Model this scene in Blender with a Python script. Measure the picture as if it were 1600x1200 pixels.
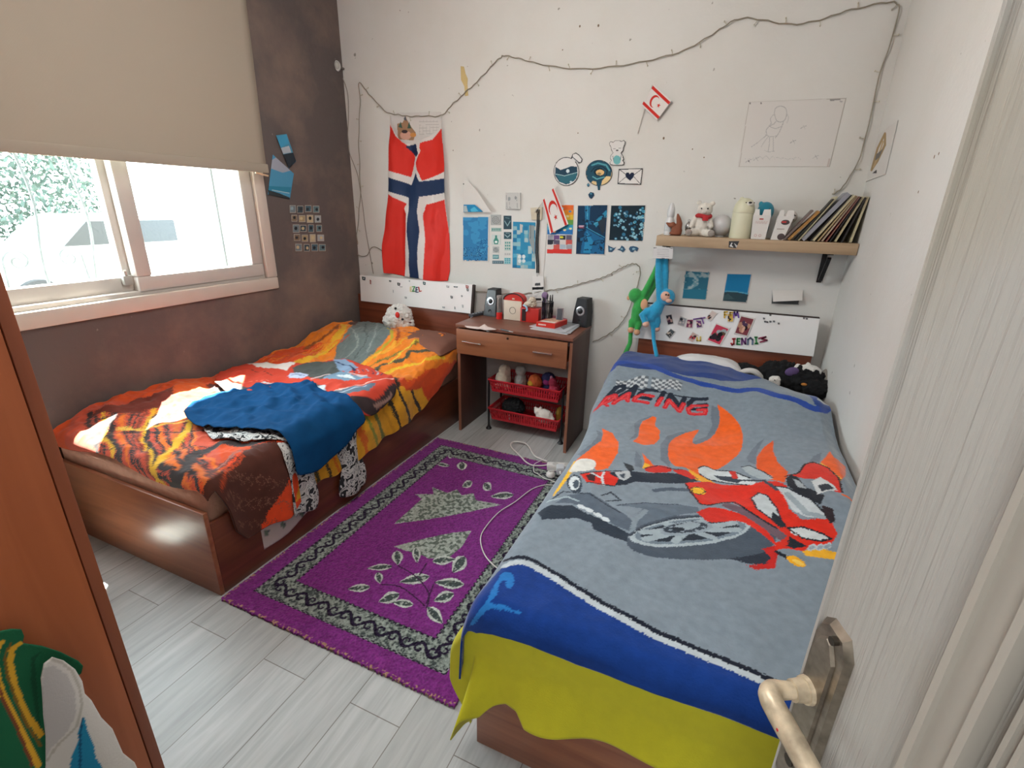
import bpy, bmesh, math, random
import numpy as np
from mathutils import Vector, Matrix, noise
from mathutils.geometry import delaunay_2d_cdt

random.seed(7)
sc = bpy.context.scene
for o in list(bpy.data.objects):
    bpy.data.objects.remove(o)
COL = sc.collection
PI = math.pi

# ---------------------------------------------------------------- camera
FPX = 764.66                       # focal length in pixels for a 1600 px wide frame
YAW, PITCH, ROLL = 0.410465976, 0.349785506, 0.0220766095
CAM = np.array([0.0, 0.0, 1.5])
def _rot():
    cy, sy = math.cos(YAW), math.sin(YAW); cp, sp = math.cos(PITCH), math.sin(PITCH)
    cr, sr = math.cos(ROLL), math.sin(ROLL)
    fwd = np.array([-sy*cp, cy*cp, -sp]); right = np.array([cy, sy, 0.0]); up = np.cross(right, fwd)
    return np.array([cr*right+sr*up, -(-sr*right+cr*up), fwd])
RM = _rot()
cd = bpy.data.cameras.new('camera'); cam = bpy.data.objects.new('camera', cd); COL.objects.link(cam)
cd.sensor_width = 36.0; cd.lens = FPX/1600*36.0; cd.clip_start = 0.02; cd.clip_end = 200
cam.matrix_world = Matrix(((RM[0][0], -RM[1][0], -RM[2][0], CAM[0]),
                           (RM[0][1], -RM[1][1], -RM[2][1], CAM[1]),
                           (RM[0][2], -RM[1][2], -RM[2][2], CAM[2]), (0, 0, 0, 1)))
sc.camera = cam

# ---------------------------------------------------------------- world, sun, daylight, exposure
sc.view_settings.view_transform = 'Standard'
sc.view_settings.look = 'None'
sc.view_settings.gamma = 1.0
sc.view_settings.use_curve_mapping = False
sc.view_settings.exposure = 0.20
w = bpy.data.worlds.new('sky'); sc.world = w; w.use_nodes = True
bg = w.node_tree.nodes['Background']
bg.inputs[0].default_value = (0.86, 0.95, 1.0, 1); bg.inputs[1].default_value = 17.0
sd = bpy.data.lights.new('sun', 'SUN'); sd.energy = 95.0; sd.color = (1.0, 0.94, 0.84); sd.angle = math.radians(0.6)
sun = bpy.data.objects.new('sun', sd); COL.objects.link(sun)
sun.rotation_euler = Vector((1.0, -1.0, -2.75)).to_track_quat('-Z', 'Y').to_euler(); sun.location = (-6, 6, 12)
def area(name, loc, direction, sx, sy, power, col=(1, 1, 1), portal=False):
    d = bpy.data.lights.new(name, 'AREA'); d.shape = 'RECTANGLE'; d.size = sx; d.size_y = sy
    d.energy = power; d.color = col
    if portal: d.cycles.is_portal = True
    o = bpy.data.objects.new(name, d); COL.objects.link(o); o.location = loc
    o.rotation_euler = Vector(direction).to_track_quat('-Z', 'Y').to_euler()
    return o
area('window_portal', (-2.95, 1.5, 1.40), (1, 0, 0), 1.5, 0.85, 1, portal=True)
area('hallway_fill_light', (-0.3, -1.15, 2.3), (0.0, 0.75, -0.55), 0.9, 0.6, 28, (0.97, 0.985, 1.0))  # added fill light behind the camera, brightens the near door and wardrobe
pd_ = bpy.data.lights.new('room_fill_light', 'POINT'); pd_.energy = 46; pd_.color = (1.0, 0.985, 0.965); pd_.shadow_soft_size = 0.22  # added fill light, unseen above the frame, lifts the room and upper walls
pl_ = bpy.data.objects.new('room_fill_light', pd_); COL.objects.link(pl_); pl_.location = (-1.0, 1.35, 2.42)

# ---------------------------------------------------------------- geometry of the room
XL, XR, YB, YF, ZC = -2.72, 0.545, 3.15, -0.30, 2.78

def ray(px, py):
    return RM.T @ np.array([(px-800)/FPX, (py-600)/FPX, 1.0])
def at(px, py, ax, v):
    i = 'xyz'.index(ax); d = ray(px, py)
    return CAM + d*((v-CAM[i])/d[i])
def proj(P):
    c = (np.asarray(P)-CAM) @ RM.T
    return np.stack([800+FPX*c[..., 0]/c[..., 2], 600+FPX*c[..., 1]/c[..., 2], c[..., 2]], -1)

# ---------------------------------------------------------------- colour and materials
def lin(v):
    v = np.asarray(v, float)
    return np.where(v <= 0.04045, v/12.92, ((v+0.055)/1.055)**2.4)
def hx(h):
    h = h.lstrip('#')
    return tuple(float(x) for x in lin([int(h[i:i+2], 16)/255 for i in (0, 2, 4)]))
MATS = {}
def nodes(name):
    m = bpy.data.materials.new(name); m.use_nodes = True
    nt = m.node_tree
    return m, nt, nt.nodes['Principled BSDF']
def add_bump(nt, b, scale, strength, dist=0.01, coord='Object', detail=4, stretch=None):
    tc = nt.nodes.new('ShaderNodeTexCoord'); n = nt.nodes.new('ShaderNodeTexNoise'); bp = nt.nodes.new('ShaderNodeBump')
    n.inputs['Scale'].default_value = scale; n.inputs['Detail'].default_value = detail
    if stretch:
        mp = nt.nodes.new('ShaderNodeMapping'); mp.inputs['Scale'].default_value = stretch
        nt.links.new(tc.outputs[coord], mp.inputs[0]); nt.links.new(mp.outputs[0], n.inputs['Vector'])
    else:
        nt.links.new(tc.outputs[coord], n.inputs['Vector'])
    bp.inputs['Strength'].default_value = strength; bp.inputs['Distance'].default_value = dist
    nt.links.new(n.outputs['Fac'], bp.inputs['Height']); nt.links.new(bp.outputs[0], b.inputs['Normal'])
def M(name, col='#ffffff', rough=0.6, metal=0.0, var=0.06, vscale=8.0, bump=None, sheen=0.0, spec=None, trans=0.0, coat=0.0):
    if name in MATS: return MATS[name]
    m, nt, b = nodes(name)
    c = np.array(hx(col))
    n = nt.nodes.new('ShaderNodeTexNoise'); n.inputs['Scale'].default_value = vscale; n.inputs['Detail'].default_value = 5
    tc = nt.nodes.new('ShaderNodeTexCoord'); nt.links.new(tc.outputs['Object'], n.inputs['Vector'])
    r = nt.nodes.new('ShaderNodeValToRGB')
    r.color_ramp.elements[0].position = 0.3; r.color_ramp.elements[1].position = 0.7
    r.color_ramp.elements[0].color = (*np.clip(c*(1-var), 0, 1), 1); r.color_ramp.elements[1].color = (*np.clip(c*(1+var), 0, 1), 1)
    nt.links.new(n.outputs['Fac'], r.inputs[0]); nt.links.new(r.outputs[0], b.inputs['Base Color'])
    b.inputs['Roughness'].default_value = rough; b.inputs['Metallic'].default_value = metal
    if sheen: b.inputs['Sheen Weight'].default_value = sheen
    if spec is not None: b.inputs['Specular IOR Level'].default_value = spec
    if trans: b.inputs['Transmission Weight'].default_value = trans
    if coat: b.inputs['Coat Weight'].default_value = coat; b.inputs['Coat Roughness'].default_value = 0.15
    if bump: add_bump(nt, b, bump[0], bump[1], bump[2] if len(bump) > 2 else 0.01)
    MATS[name] = m
    return m
def M_wood(name, c1, c2, axis='x', rough=0.4, scale=6.0, coat=0.0):
    if name in MATS: return MATS[name]
    m, nt, b = nodes(name)
    tc = nt.nodes.new('ShaderNodeTexCoord'); mp = nt.nodes.new('ShaderNodeMapping')
    s = [14, 14, 14]; s['xyz'.index(axis)] = 1.0
    mp.inputs['Scale'].default_value = s
    n = nt.nodes.new('ShaderNodeTexNoise'); n.inputs['Scale'].default_value = scale/4; n.inputs['Detail'].default_value = 7; n.inputs['Distortion'].default_value = 0.8
    r = nt.nodes.new('ShaderNodeValToRGB'); r.color_ramp.elements[0].position = 0.33; r.color_ramp.elements[1].position = 0.66
    r.color_ramp.elements[0].color = (*hx(c1), 1); r.color_ramp.elements[1].color = (*hx(c2), 1)
    nt.links.new(tc.outputs['Object'], mp.inputs[0]); nt.links.new(mp.outputs[0], n.inputs['Vector'])
    nt.links.new(n.outputs['Fac'], r.inputs[0]); nt.links.new(r.outputs[0], b.inputs['Base Color'])
    b.inputs['Roughness'].default_value = rough
    if coat: b.inputs['Coat Weight'].default_value = coat; b.inputs['Coat Roughness'].default_value = 0.2
    MATS[name] = m
    return m
def M_paint(name, rough=0.7, bump=None, sheen=0.0, mottled=0.0, mscale=60, spec=0.3):
    """material whose colour is the print stored on the cloth / paper mesh"""
    if name in MATS: return MATS[name]
    m, nt, b = nodes(name)
    a = nt.nodes.new('ShaderNodeAttribute'); a.attribute_name = 'print'
    src = a.outputs['Color']
    if mottled:
        tc = nt.nodes.new('ShaderNodeTexCoord'); n = nt.nodes.new('ShaderNodeTexNoise'); n.inputs['Scale'].default_value = mscale; n.inputs['Detail'].default_value = 6
        nt.links.new(tc.outputs['Object'], n.inputs['Vector'])
        mr = nt.nodes.new('ShaderNodeMapRange'); mr.inputs[3].default_value = 1-mottled; mr.inputs[4].default_value = 1+mottled
        mr.inputs[1].default_value = 0.3; mr.inputs[2].default_value = 0.7
        nt.links.new(n.outputs['Fac'], mr.inputs[0])
        mx = nt.nodes.new('ShaderNodeVectorMath'); mx.operation = 'SCALE'
        nt.links.new(src, mx.inputs[0]); nt.links.new(mr.outputs[0], mx.inputs['Scale']); src = mx.outputs[0]
    nt.links.new(src, b.inputs['Base Color'])
    b.inputs['Roughness'].default_value = rough; b.inputs['Specular IOR Level'].default_value = spec
    if sheen: b.inputs['Sheen Weight'].default_value = sheen; b.inputs['Sheen Roughness'].default_value = 0.4
    if bump: add_bump(nt, b, bump[0], bump[1], bump[2] if len(bump) > 2 else 0.01)
    MATS[name] = m
    return m

# ---------------------------------------------------------------- object making
WO = {}
def thing(name, label, cat, loc, group=None):
    o = bpy.data.objects.new(name, None); COL.objects.link(o)
    o.empty_display_size = 0.05
    o.location = loc; WO[o] = Vector(loc); o['label'] = label; o['category'] = cat
    if group: o['group'] = group
    return o
def tag(o, label, cat, group=None, kind=None):
    o['label'] = label; o['category'] = cat
    if group: o['group'] = group
    if kind: o['kind'] = kind
    return o
class B:
    def __init__(s): s.v = []; s.f = []; s.c = None
    def add(s, vs, fs):
        n = len(s.v); s.v += [tuple(map(float, p)) for p in vs]; s.f += [tuple(i+n for i in f) for f in fs]; return s
    def box(s, x0, y0, z0, x1, y1, z1, bev=0.0, seg=2):
        bm = bmesh.new(); bmesh.ops.create_cube(bm, size=1.0)
        for v in bm.verts:
            v.co = Vector(((x0+x1)/2+v.co.x*(x1-x0), (y0+y1)/2+v.co.y*(y1-y0), (z0+z1)/2+v.co.z*(z1-z0)))
        if bev: bmesh.ops.bevel(bm, geom=bm.edges[:], offset=bev, segments=seg, affect='EDGES', profile=0.5)
        return s.frombm(bm)
    def frombm(s, bm, mat=None):
        bm.verts.index_update()
        s.add([(mat @ v.co if mat else v.co) for v in bm.verts], [[v.index for v in f.verts] for f in bm.faces]); bm.free(); return s
    def obox(s, c, u, v, w_, bev=0.0):      # oriented box, centre, three half vectors
        bm = bmesh.new(); bmesh.ops.create_cube(bm, size=2.0)
        if bev:
            pass
        c, u, v, w_ = map(Vector, (c, u, v, w_))
        for q in bm.verts: q.co = c+u*q.co.x+v*q.co.y+w_*q.co.z
        if bev: bmesh.ops.bevel(bm, geom=bm.edges[:], offset=bev, segments=2, affect='EDGES')
        return s.frombm(bm)
    def ell(s, c, r, rot=None, seg=20, rings=12):
        bm = bmesh.new(); bmesh.ops.create_uvsphere(bm, u_segments=seg, v_segments=rings, radius=1.0)
        if not hasattr(r, '__len__'): r = (r, r, r)
        mt = Matrix.Translation(c) @ (rot.to_4x4() if rot else Matrix.Identity(4)) @ Matrix.Diagonal((*r, 1))
        return s.frombm(bm, mt)
    def tube(s, pts, r, seg=8, cap=True):
        pts = [Vector(p) for p in pts]; n = len(pts)
        rs = r if hasattr(r, '__len__') else [r]*n
        vs = []; fs = []
        t0 = (pts[1]-pts[0]).normalized()
        up = Vector((0, 0, 1)) if abs(t0.z) < 0.9 else Vector((0, 1, 0))
        nn = t0.cross(up).normalized()
        for i, p in enumerate(pts):
            t = (pts[min(i+1, n-1)]-pts[max(i-1, 0)]).normalized()
            nn = (nn-t*nn.dot(t)).normalized(); bb = t.cross(nn)
            for k in range(seg):
                a = 2*PI*k/seg; vs.append(p+(nn*math.cos(a)+bb*math.sin(a))*rs[i])
        for i in range(n-1):
            for k in range(seg):
                a = i*seg+k; b = i*seg+(k+1) % seg; fs.append((a, b, b+seg, a+seg))
        if cap:
            fs.append(tuple(range(seg))[::-1]); fs.append(tuple(range((n-1)*seg, n*seg)))
        return s.add(vs, fs)
    def cyl(s, p0, p1, r0, r1=None, seg=20):
        return s.tube([p0, p1], [r0, r1 if r1 is not None else r0], seg)
    def lathe(s, c, prof, seg=28, axis='z', rot=None):
        vs = []; fs = []
        for (r, h) in prof:
            for k in range(seg):
                a = 2*PI*k/seg; v = Vector((r*math.cos(a), r*math.sin(a), h))
                if axis == 'y': v = Vector((v.x, v.z, v.y))
                if axis == 'x': v = Vector((v.z, v.y, v.x))
                if rot: v = rot @ v
                vs.append(Vector(c)+v)
        for i in range(len(prof)-1):
            for k in range(seg):
                a = i*seg+k; b = i*seg+(k+1) % seg; fs.append((a, b, b+seg, a+seg))
        fs.append(tuple(range(seg))[::-1]); fs.append(tuple(range((len(prof)-1)*seg, len(prof)*seg)))
        return s.add(vs, fs)
    def prism(s, poly, dvec):               # poly: 3d points, extruded by dvec
        n = len(poly); d = Vector(dvec)
        vs = [Vector(p) for p in poly]+[Vector(p)+d for p in poly]
        fs = [tuple(range(n)), tuple(range(n, 2*n))[::-1]]+[(i, i+n, (i+1) % n+n, (i+1) % n) for i in range(n)]
        return s.add(vs, fs)
def part(name, b, mat, parent=None, smooth=True, colors=None, angle=40):
    me = bpy.data.meshes.new(name)
    V = np.array(b.v); mn, mx = V.min(0), V.max(0)
    org = Vector(((mn[0]+mx[0])/2, (mn[1]+mx[1])/2, mn[2]))
    V = V-np.array(org)
    me.from_pydata([tuple(p) for p in V], [], b.f)
    bm = bmesh.new(); bm.from_mesh(me); bmesh.ops.recalc_face_normals(bm, faces=bm.faces[:]); bm.to_mesh(me); bm.free()
    if mat: me.materials.append(mat)
    if smooth:
        me.polygons.foreach_set('use_smooth', [True]*len(me.polygons))
        try: me.set_sharp_from_angle(angle=math.radians(angle))
        except Exception: pass
    if colors is not None:
        a = me.color_attributes.new('print', 'FLOAT_COLOR', 'POINT')
        cc = np.ones((len(V), 4), np.float32); cc[:, :3] = colors; a.data.foreach_set('color', cc.ravel())
    o = bpy.data.objects.new(name, me); COL.objects.link(o)
    WO[o] = org
    if parent is not None:
        o.parent = parent; o.location = org-WO[parent]
    else:
        o.location = org
    return o
def solo(name, b, mat, label, cat, group=None, kind=None, **k):
    o = part(name, b, mat, None, **k); tag(o, label, cat, group, kind); return o
def struct(name, b, mat, parent=None, **k):
    o = part(name, b, mat, parent, **k)
    if parent is None: o['kind'] = 'structure'
    return o
def copy_thing(root, loc, label, group=None):
    r = root.copy(); COL.objects.link(r); r.location = loc; r['label'] = label
    if group: r['group'] = group
    WO[r] = Vector(loc)
    for ch in list(root.children):
        c = ch.copy(); COL.objects.link(c); c.parent = r; WO[c] = WO[r]+c.location
        for g in list(ch.children):
            d = g.copy(); COL.objects.link(d); d.parent = c
    return r
def blob(name, shapes, mat, parent=None, voxel=0.006, fuzz=0.0, fscale=60, **kw):
    """one continuous soft surface grown round a set of ellipsoids and tapered tubes"""
    b = B()
    for sh in shapes:
        if sh[0] == 'e': b.ell(sh[1], sh[2], sh[3] if len(sh) > 3 else None)
        else: b.tube(sh[1], sh[2], 12); b.ell(sh[1][0], sh[2][0] if hasattr(sh[2], '__len__') else sh[2], seg=12, rings=8); b.ell(sh[1][-1], sh[2][-1] if hasattr(sh[2], '__len__') else sh[2], seg=12, rings=8)
    me = bpy.data.meshes.new('t'); me.from_pydata(b.v, [], b.f)
    o = bpy.data.objects.new('t', me); COL.objects.link(o)
    md = o.modifiers.new('r', 'REMESH'); md.mode = 'VOXEL'; md.voxel_size = voxel
    s2 = o.modifiers.new('s', 'SMOOTH'); s2.iterations = 6; s2.factor = 0.5
    dg = bpy.context.evaluated_depsgraph_get(); ev = o.evaluated_get(dg); m2 = bpy.data.meshes.new_from_object(ev)
    bb = B(); vs = [v.co.copy() for v in m2.vertices]
    if fuzz:
        ns = [v.normal.copy() for v in m2.vertices]
        vs = [v+n*fuzz*(noise.noise(v*fscale)+0.6*noise.noise(v*fscale*2.3)) for v, n in zip(vs, ns)]
    bb.add(vs, [tuple(p.vertices) for p in m2.polygons])
    bpy.data.objects.remove(o); bpy.data.meshes.remove(m2); bpy.data.meshes.remove(me)
    return part(name, bb, mat, parent, angle=180)

# ---------------------------------------------------------------- printing patterns onto cloth and paper
class Paint:
    def __init__(s, base): s.base = np.array(hx(base)); s.ops = []; s.conv = lambda p: p; s.T = (0, 0, 1)
    def frame(s, ox, oy, sc_): s.T = (ox, oy, sc_); return s
    def _p(s, pts):
        ox, oy, k = s.T
        return np.array([s.conv((ox+x/k, oy+y/k)) for x, y in pts], float)
    def poly(s, pts, c): s.ops.append(('p', s._p(pts), np.array(hx(c)))); return s
    def line(s, pts, w_, c, closed=False):
        q = s._p(pts)
        if closed: q = np.vstack([q, q[:1]])
        s.ops.append(('l', q, np.array(hx(c)), w_)); return s
    def ell(s, cx, cy, rx, ry, c, rot=0, n=28):
        cr, sr = math.cos(rot), math.sin(rot)
        return s.poly([(cx+rx*math.cos(a)*cr-ry*math.sin(a)*sr, cy+rx*math.cos(a)*sr+ry*math.sin(a)*cr) for a in np.linspace(0, 2*PI, n, endpoint=False)], c)
    def fn(s, f): s.ops.append(('f', f)); return s
    def eval(s, P):
        P = np.asarray(P, float); C = np.tile(s.base, (len(P), 1))
        for op in s.ops:
            if op[0] == 'f': C = op[1](P, C); continue
            q = op[1]
            wd = op[3] if op[0] == 'l' else 0
            mn, mx = q.min(0)-wd, q.max(0)+wd
            idx = np.where((P[:, 0] >= mn[0]) & (P[:, 0] <= mx[0]) & (P[:, 1] >= mn[1]) & (P[:, 1] <= mx[1]))[0]
            if len(idx) == 0: continue
            X, Y = P[idx, 0], P[idx, 1]
            if op[0] == 'p':
                ins = np.zeros(len(idx), bool); n = len(q); j = n-1
                for i in range(n):
                    xi, yi = q[i]; xj, yj = q[j]
                    if yi != yj:
                        cnd = ((yi > Y) != (yj > Y)) & (X < (xj-xi)*(Y-yi)/(yj-yi)+xi)
                        ins ^= cnd
                    j = i
                C[idx[ins]] = op[2]
            else:
                hit = np.zeros(len(idx), bool)
                for a, b_ in zip(q[:-1], q[1:]):
                    d = b_-a; L2 = max(d@d, 1e-12)
                    t = np.clip(((X-a[0])*d[0]+(Y-a[1])*d[1])/L2, 0, 1)
                    hit |= (X-a[0]-t*d[0])**2+(Y-a[1]-t*d[1])**2 < (wd/2)**2
                C[idx[hit]] = op[2]
        return C
def smooth_line(pts, n=8):
    """Catmull-Rom through the points"""
    P = [np.array(p, float) for p in pts]; out = []
    for i in range(len(P)-1):
        p0 = P[max(i-1, 0)]; p1 = P[i]; p2 = P[i+1]; p3 = P[min(i+2, len(P)-1)]
        for k in range(n):
            t = k/n
            out.append(0.5*((2*p1)+(-p0+p2)*t+(2*p0-5*p1+4*p2-p3)*t*t+(-p0+3*p1-3*p2+p3)*t**3))
    out.append(P[-1]); return out
def sm(x, a=0.0, b=1.0):
    t = np.clip((np.asarray(x, float)-a)/(b-a), 0, 1); return t*t*(3-2*t)

class Surf:
    """a cloth surface S(s,t) -> (x,y,z) with the inverse of a photo sight line onto it"""
    def __init__(s, fn, s0, s1, t0, t1, n=260, m=420):
        s.fn = fn
        a, b = np.meshgrid(np.linspace(s0, s1, n), np.linspace(t0, t1, m), indexing='ij')
        s.st = np.stack([a.ravel(), b.ravel()], -1)
        s.pp = proj(fn(s.st[:, 0], s.st[:, 1]))
    def inv(s, p):
        d = (s.pp[:, 0]-p[0])**2+(s.pp[:, 1]-p[1])**2
        i = np.argmin(d); near = np.where(d < max(d[i]*1.5, 9.0))[0]
        i = near[np.argmin(s.pp[near, 2]+0.02*np.sqrt(d[near]))]
        q = s.st[i].copy()
        for _ in range(4):
            e = 1e-3
            A = proj(s.fn(np.array([q[0], q[0]+e, q[0]]), np.array([q[1], q[1], q[1]+e])))[:, :2]
            J = np.stack([(A[1]-A[0])/e, (A[2]-A[0])/e], -1); r = np.array(p)-A[0]
            if abs(np.linalg.det(J)) < 1e3: break
            st = np.linalg.solve(J, r); st = np.clip(st, -0.02, 0.02); q = q+st
        return q
def cloth_piece(name, outline_st, fn3, mat, parent=None, step=0.012, paint=None, thick=0.003, colors_fn=None):
    """a piece of cloth cut to an outline, laid on a surface"""
    O = np.array(outline_st, float); dense = []
    for a, b_ in zip(O, np.roll(O, -1, 0)):
        n = max(1, int(np.linalg.norm(b_-a)/step))
        for k in range(n): dense.append(a+(b_-a)*k/n)
    n0 = len(dense); mn, mx = O.min(0), O.max(0)
    gx, gy = np.meshgrid(np.arange(mn[0], mx[0], step), np.arange(mn[1], mx[1], step*0.9)); gx = gx+(np.arange(gx.shape[0]) % 2)[:, None]*step/2
    G = np.stack([gx.ravel(), gy.ravel()], -1)
    ins = np.zeros(len(G), bool); D = np.array(dense); j = n0-1
    md = np.full(len(G), 9.0)
    for i in range(n0):
        xi, yi = D[i]; xj, yj = D[j]
        if yi != yj: ins ^= ((yi > G[:, 1]) != (yj > G[:, 1])) & (G[:, 0] < (xj-xi)*(G[:, 1]-yi)/(yj-yi)+xi)
        md = np.minimum(md, (G[:, 0]-xi)**2+(G[:, 1]-yi)**2); j = i
    G = G[ins & (md > (step*0.5)**2)]
    allp = [Vector(p) for p in dense]+[Vector(p) for p in G]
    r = delaunay_2d_cdt(allp, [], [list(range(n0))], 1, 1e-6)
    st = np.array([tuple(v) for v in r[0]]); X = fn3(st[:, 0], st[:, 1])
    F = [tuple(f) for f in r[2]]
    nrm = np.zeros_like(X); Fa = np.array([f[:3] for f in F])
    fnr = np.cross(X[Fa[:, 1]]-X[Fa[:, 0]], X[Fa[:, 2]]-X[Fa[:, 0]])
    for k in range(3): np.add.at(nrm, Fa[:, k], fnr)
    nrm /= np.linalg.norm(nrm, axis=1)[:, None]+1e-12
    if ((CAM-X)*nrm).sum() < 0: nrm = -nrm
    n = len(X); V = np.vstack([X, X-nrm*thick])
    edge = {}
    for f in F:
        for a, b_ in zip(f, f[1:]+f[:1]):
            edge[(a, b_)] = 1
    side = [(a, b_, b_+n, a+n) for (a, b_) in edge if (b_, a) not in edge]
    b = B(); b.v = [tuple(p) for p in V]; b.f = F+[tuple(i+n for i in f[::-1]) for f in F]+side
    C = None
    if paint is not None:
        C = paint.eval(st) if not colors_fn else colors_fn(st)
        C = np.vstack([C, C])
    return part(name, b, mat, parent, colors=C, angle=180)
def grid_sheet(name, X, mat, parent=None, C=None, thick=0.0):
    """X: (n,m,3) array of points"""
    n, m = X.shape[:2]
    idx = np.arange(n*m).reshape(n, m)
    F = np.stack([idx[:-1, :-1], idx[1:, :-1], idx[1:, 1:], idx[:-1, 1:]], -1).reshape(-1, 4)
    V = X.reshape(-1, 3); b = B()
    if thick:
        du = np.gradient(X, axis=0); dv = np.gradient(X, axis=1); nr = np.cross(du, dv); nr /= np.linalg.norm(nr, axis=2)[..., None]+1e-12
        if ((CAM-X)*nr).sum() < 0: nr = -nr
        V2 = (X-nr*thick).reshape(-1, 3); N = n*m
        rim = list(idx[0, :])+list(idx[1:, -1])+list(idx[-1, -2::-1])+list(idx[-2:0:-1, 0])
        side = [(a, b_, b_+N, a+N) for a, b_ in zip(rim, rim[1:]+rim[:1])]
        b.v = np.vstack([V, V2]).tolist(); b.f = F.tolist()+(F[:, ::-1]+N).tolist()+[tuple(map(int, q)) for q in side]
        if C is not None: C = np.vstack([C, C])
    else:
        b.v = V.tolist(); b.f = F.tolist()
    return part(name, b, mat, parent, colors=C, angle=180)
def print_sheet(name, quad, ax, v, paint, label=None, cat=None, group=None, parent=None, T=(0, 0, 1), res=0.003, mat=None, curl=0.0, thick=0.0012, jitter=0.0):
    """a flat printed sheet (poster, photo, sticker) standing on a wall; quad TL,TR,BR,BL in crop coordinates; the print uses the same coordinates"""
    ox, oy, k = T
    q = [np.array(p, float) for p in quad]; W = [at(ox+p[0]/k, oy+p[1]/k, ax, v) for p in q]
    nu = max(3, int(np.linalg.norm(W[1]-W[0])/res)+1); nv = max(3, int(np.linalg.norm(W[3]-W[0])/res)+1)
    u, t = np.meshgrid(np.linspace(0, 1, nu), np.linspace(0, 1, nv), indexing='ij')
    def bil(c): return ((1-u)*(1-t))[..., None]*c[0]+(u*(1-t))[..., None]*c[1]+(u*t)[..., None]*c[2]+((1-u)*t)[..., None]*c[3]
    X = bil(W); uv = bil(q).reshape(-1, 2)
    i = 'xyz'.index(ax); sg = -1 if v > CAM[i] else 1
    X[..., i] += sg*curl*(4*(u-0.5)**2*0.5+0.5*t**2)
    C = paint.eval(uv)
    o = grid_sheet(name, X, mat or M_paint('printed_paper', 0.75, mottled=0.0), parent, C, thick)
    if label: tag(o, label, cat, group)
    return o

# ================================================================ THE ROOM
def floor_material():
    m, nt, b = nodes('grey_laminate')
    tc = nt.nodes.new('ShaderNodeTexCoord'); mp = nt.nodes.new('ShaderNodeMapping'); mp.inputs['Rotation'].default_value = (0, 0, math.radians(90))
    br = nt.nodes.new('ShaderNodeTexBrick'); br.inputs['Scale'].default_value = 1.0
    br.inputs['Brick Width'].default_value = 1.2; br.inputs['Row Height'].default_value = 0.19; br.inputs['Mortar Size'].default_value = 0.0016
    br.inputs['Color1'].default_value = (*hx('#b2b4b3'), 1); br.inputs['Color2'].default_value = (*hx('#a2a4a2'), 1); br.inputs['Mortar'].default_value = (*hx('#77726c'), 1)
    br.offset = 0.37
    nt.links.new(tc.outputs['Object'], mp.inputs[0]); nt.links.new(mp.outputs[0], br.inputs['Vector'])
    m2 = nt.nodes.new('ShaderNodeMapping'); m2.inputs['Scale'].default_value = (16, 1.2, 1)
    n = nt.nodes.new('ShaderNodeTexNoise'); n.inputs['Scale'].default_value = 2.2; n.inputs['Detail'].default_value = 8; n.inputs['Distortion'].default_value = 1.2
    nt.links.new(tc.outputs['Object'], m2.inputs[0]); nt.links.new(m2.outputs[0], n.inputs['Vector'])
    mr = nt.nodes.new('ShaderNodeMapRange'); mr.inputs[1].default_value = 0.3; mr.inputs[2].default_value = 0.7; mr.inputs[3].default_value = 0.80; mr.inputs[4].default_value = 1.10
    nt.links.new(n.outputs['Fac'], mr.inputs[0])
    s = nt.nodes.new('ShaderNodeVectorMath'); s.operation = 'SCALE'
    nt.links.new(br.outputs['Color'], s.inputs[0]); nt.links.new(mr.outputs[0], s.inputs['Scale']); nt.links.new(s.outputs[0], b.inputs['Base Color'])
    b.inputs['Roughness'].default_value = 0.38
    return m
def scuffed_wall(name, col, dirt, col2=None, amt=0.5, rough=0.85, scale=1.3, lo=0.45, hi=0.75):
    """painted plaster with cloudy dirt and fine trowel texture"""
    m, nt, b = nodes(name)
    tc = nt.nodes.new('ShaderNodeTexCoord'); n = nt.nodes.new('ShaderNodeTexNoise'); n.inputs['Scale'].default_value = scale; n.inputs['Detail'].default_value = 9; n.inputs['Roughness'].default_value = 0.62
    nt.links.new(tc.outputs['Object'], n.inputs['Vector'])
    mr = nt.nodes.new('ShaderNodeMapRange'); mr.inputs[1].default_value = lo; mr.inputs[2].default_value = hi; mr.inputs[4].default_value = amt
    nt.links.new(n.outputs['Fac'], mr.inputs[0])
    mx = nt.nodes.new('ShaderNodeMix'); mx.data_type = 'RGBA'; mx.inputs[6].default_value = (*hx(col), 1); mx.inputs[7].default_value = (*hx(dirt), 1)
    nt.links.new(mr.outputs[0], mx.inputs[0]); out = mx.outputs[2]
    # small dark specks
    n2 = nt.nodes.new('ShaderNodeTexNoise'); n2.inputs['Scale'].default_value = 26; n2.inputs['Detail'].default_value = 2
    nt.links.new(tc.outputs['Object'], n2.inputs['Vector'])
    m3 = nt.nodes.new('ShaderNodeMapRange'); m3.inputs[1].default_value = 0.76; m3.inputs[2].default_value = 0.80; m3.inputs[4].default_value = 0.7
    nt.links.new(n2.outputs['Fac'], m3.inputs[0])
    mx2 = nt.nodes.new('ShaderNodeMix'); mx2.data_type = 'RGBA'; mx2.inputs[7].default_value = (*hx(col2 or '#6a6258'), 1)
    nt.links.new(m3.outputs[0], mx2.inputs[0]); nt.links.new(out, mx2.inputs[6]); nt.links.new(mx2.outputs[2], b.inputs['Base Color'])
    b.inputs['Roughness'].default_value = rough; b.inputs['Specular IOR Level'].default_value = 0.25
    add_bump(nt, b, 45, 0.12, 0.01)
    return m
white_wall = scuffed_wall('white_plaster', '#d4d3cf', '#c8c3b9', amt=0.5)
dark_wall = scuffed_wall('dark_grey_plaster', '#615856', '#8d786c', col2='#8e8680', amt=0.8, scale=1.7, lo=0.46, hi=0.72)
WT = 0.2
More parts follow.
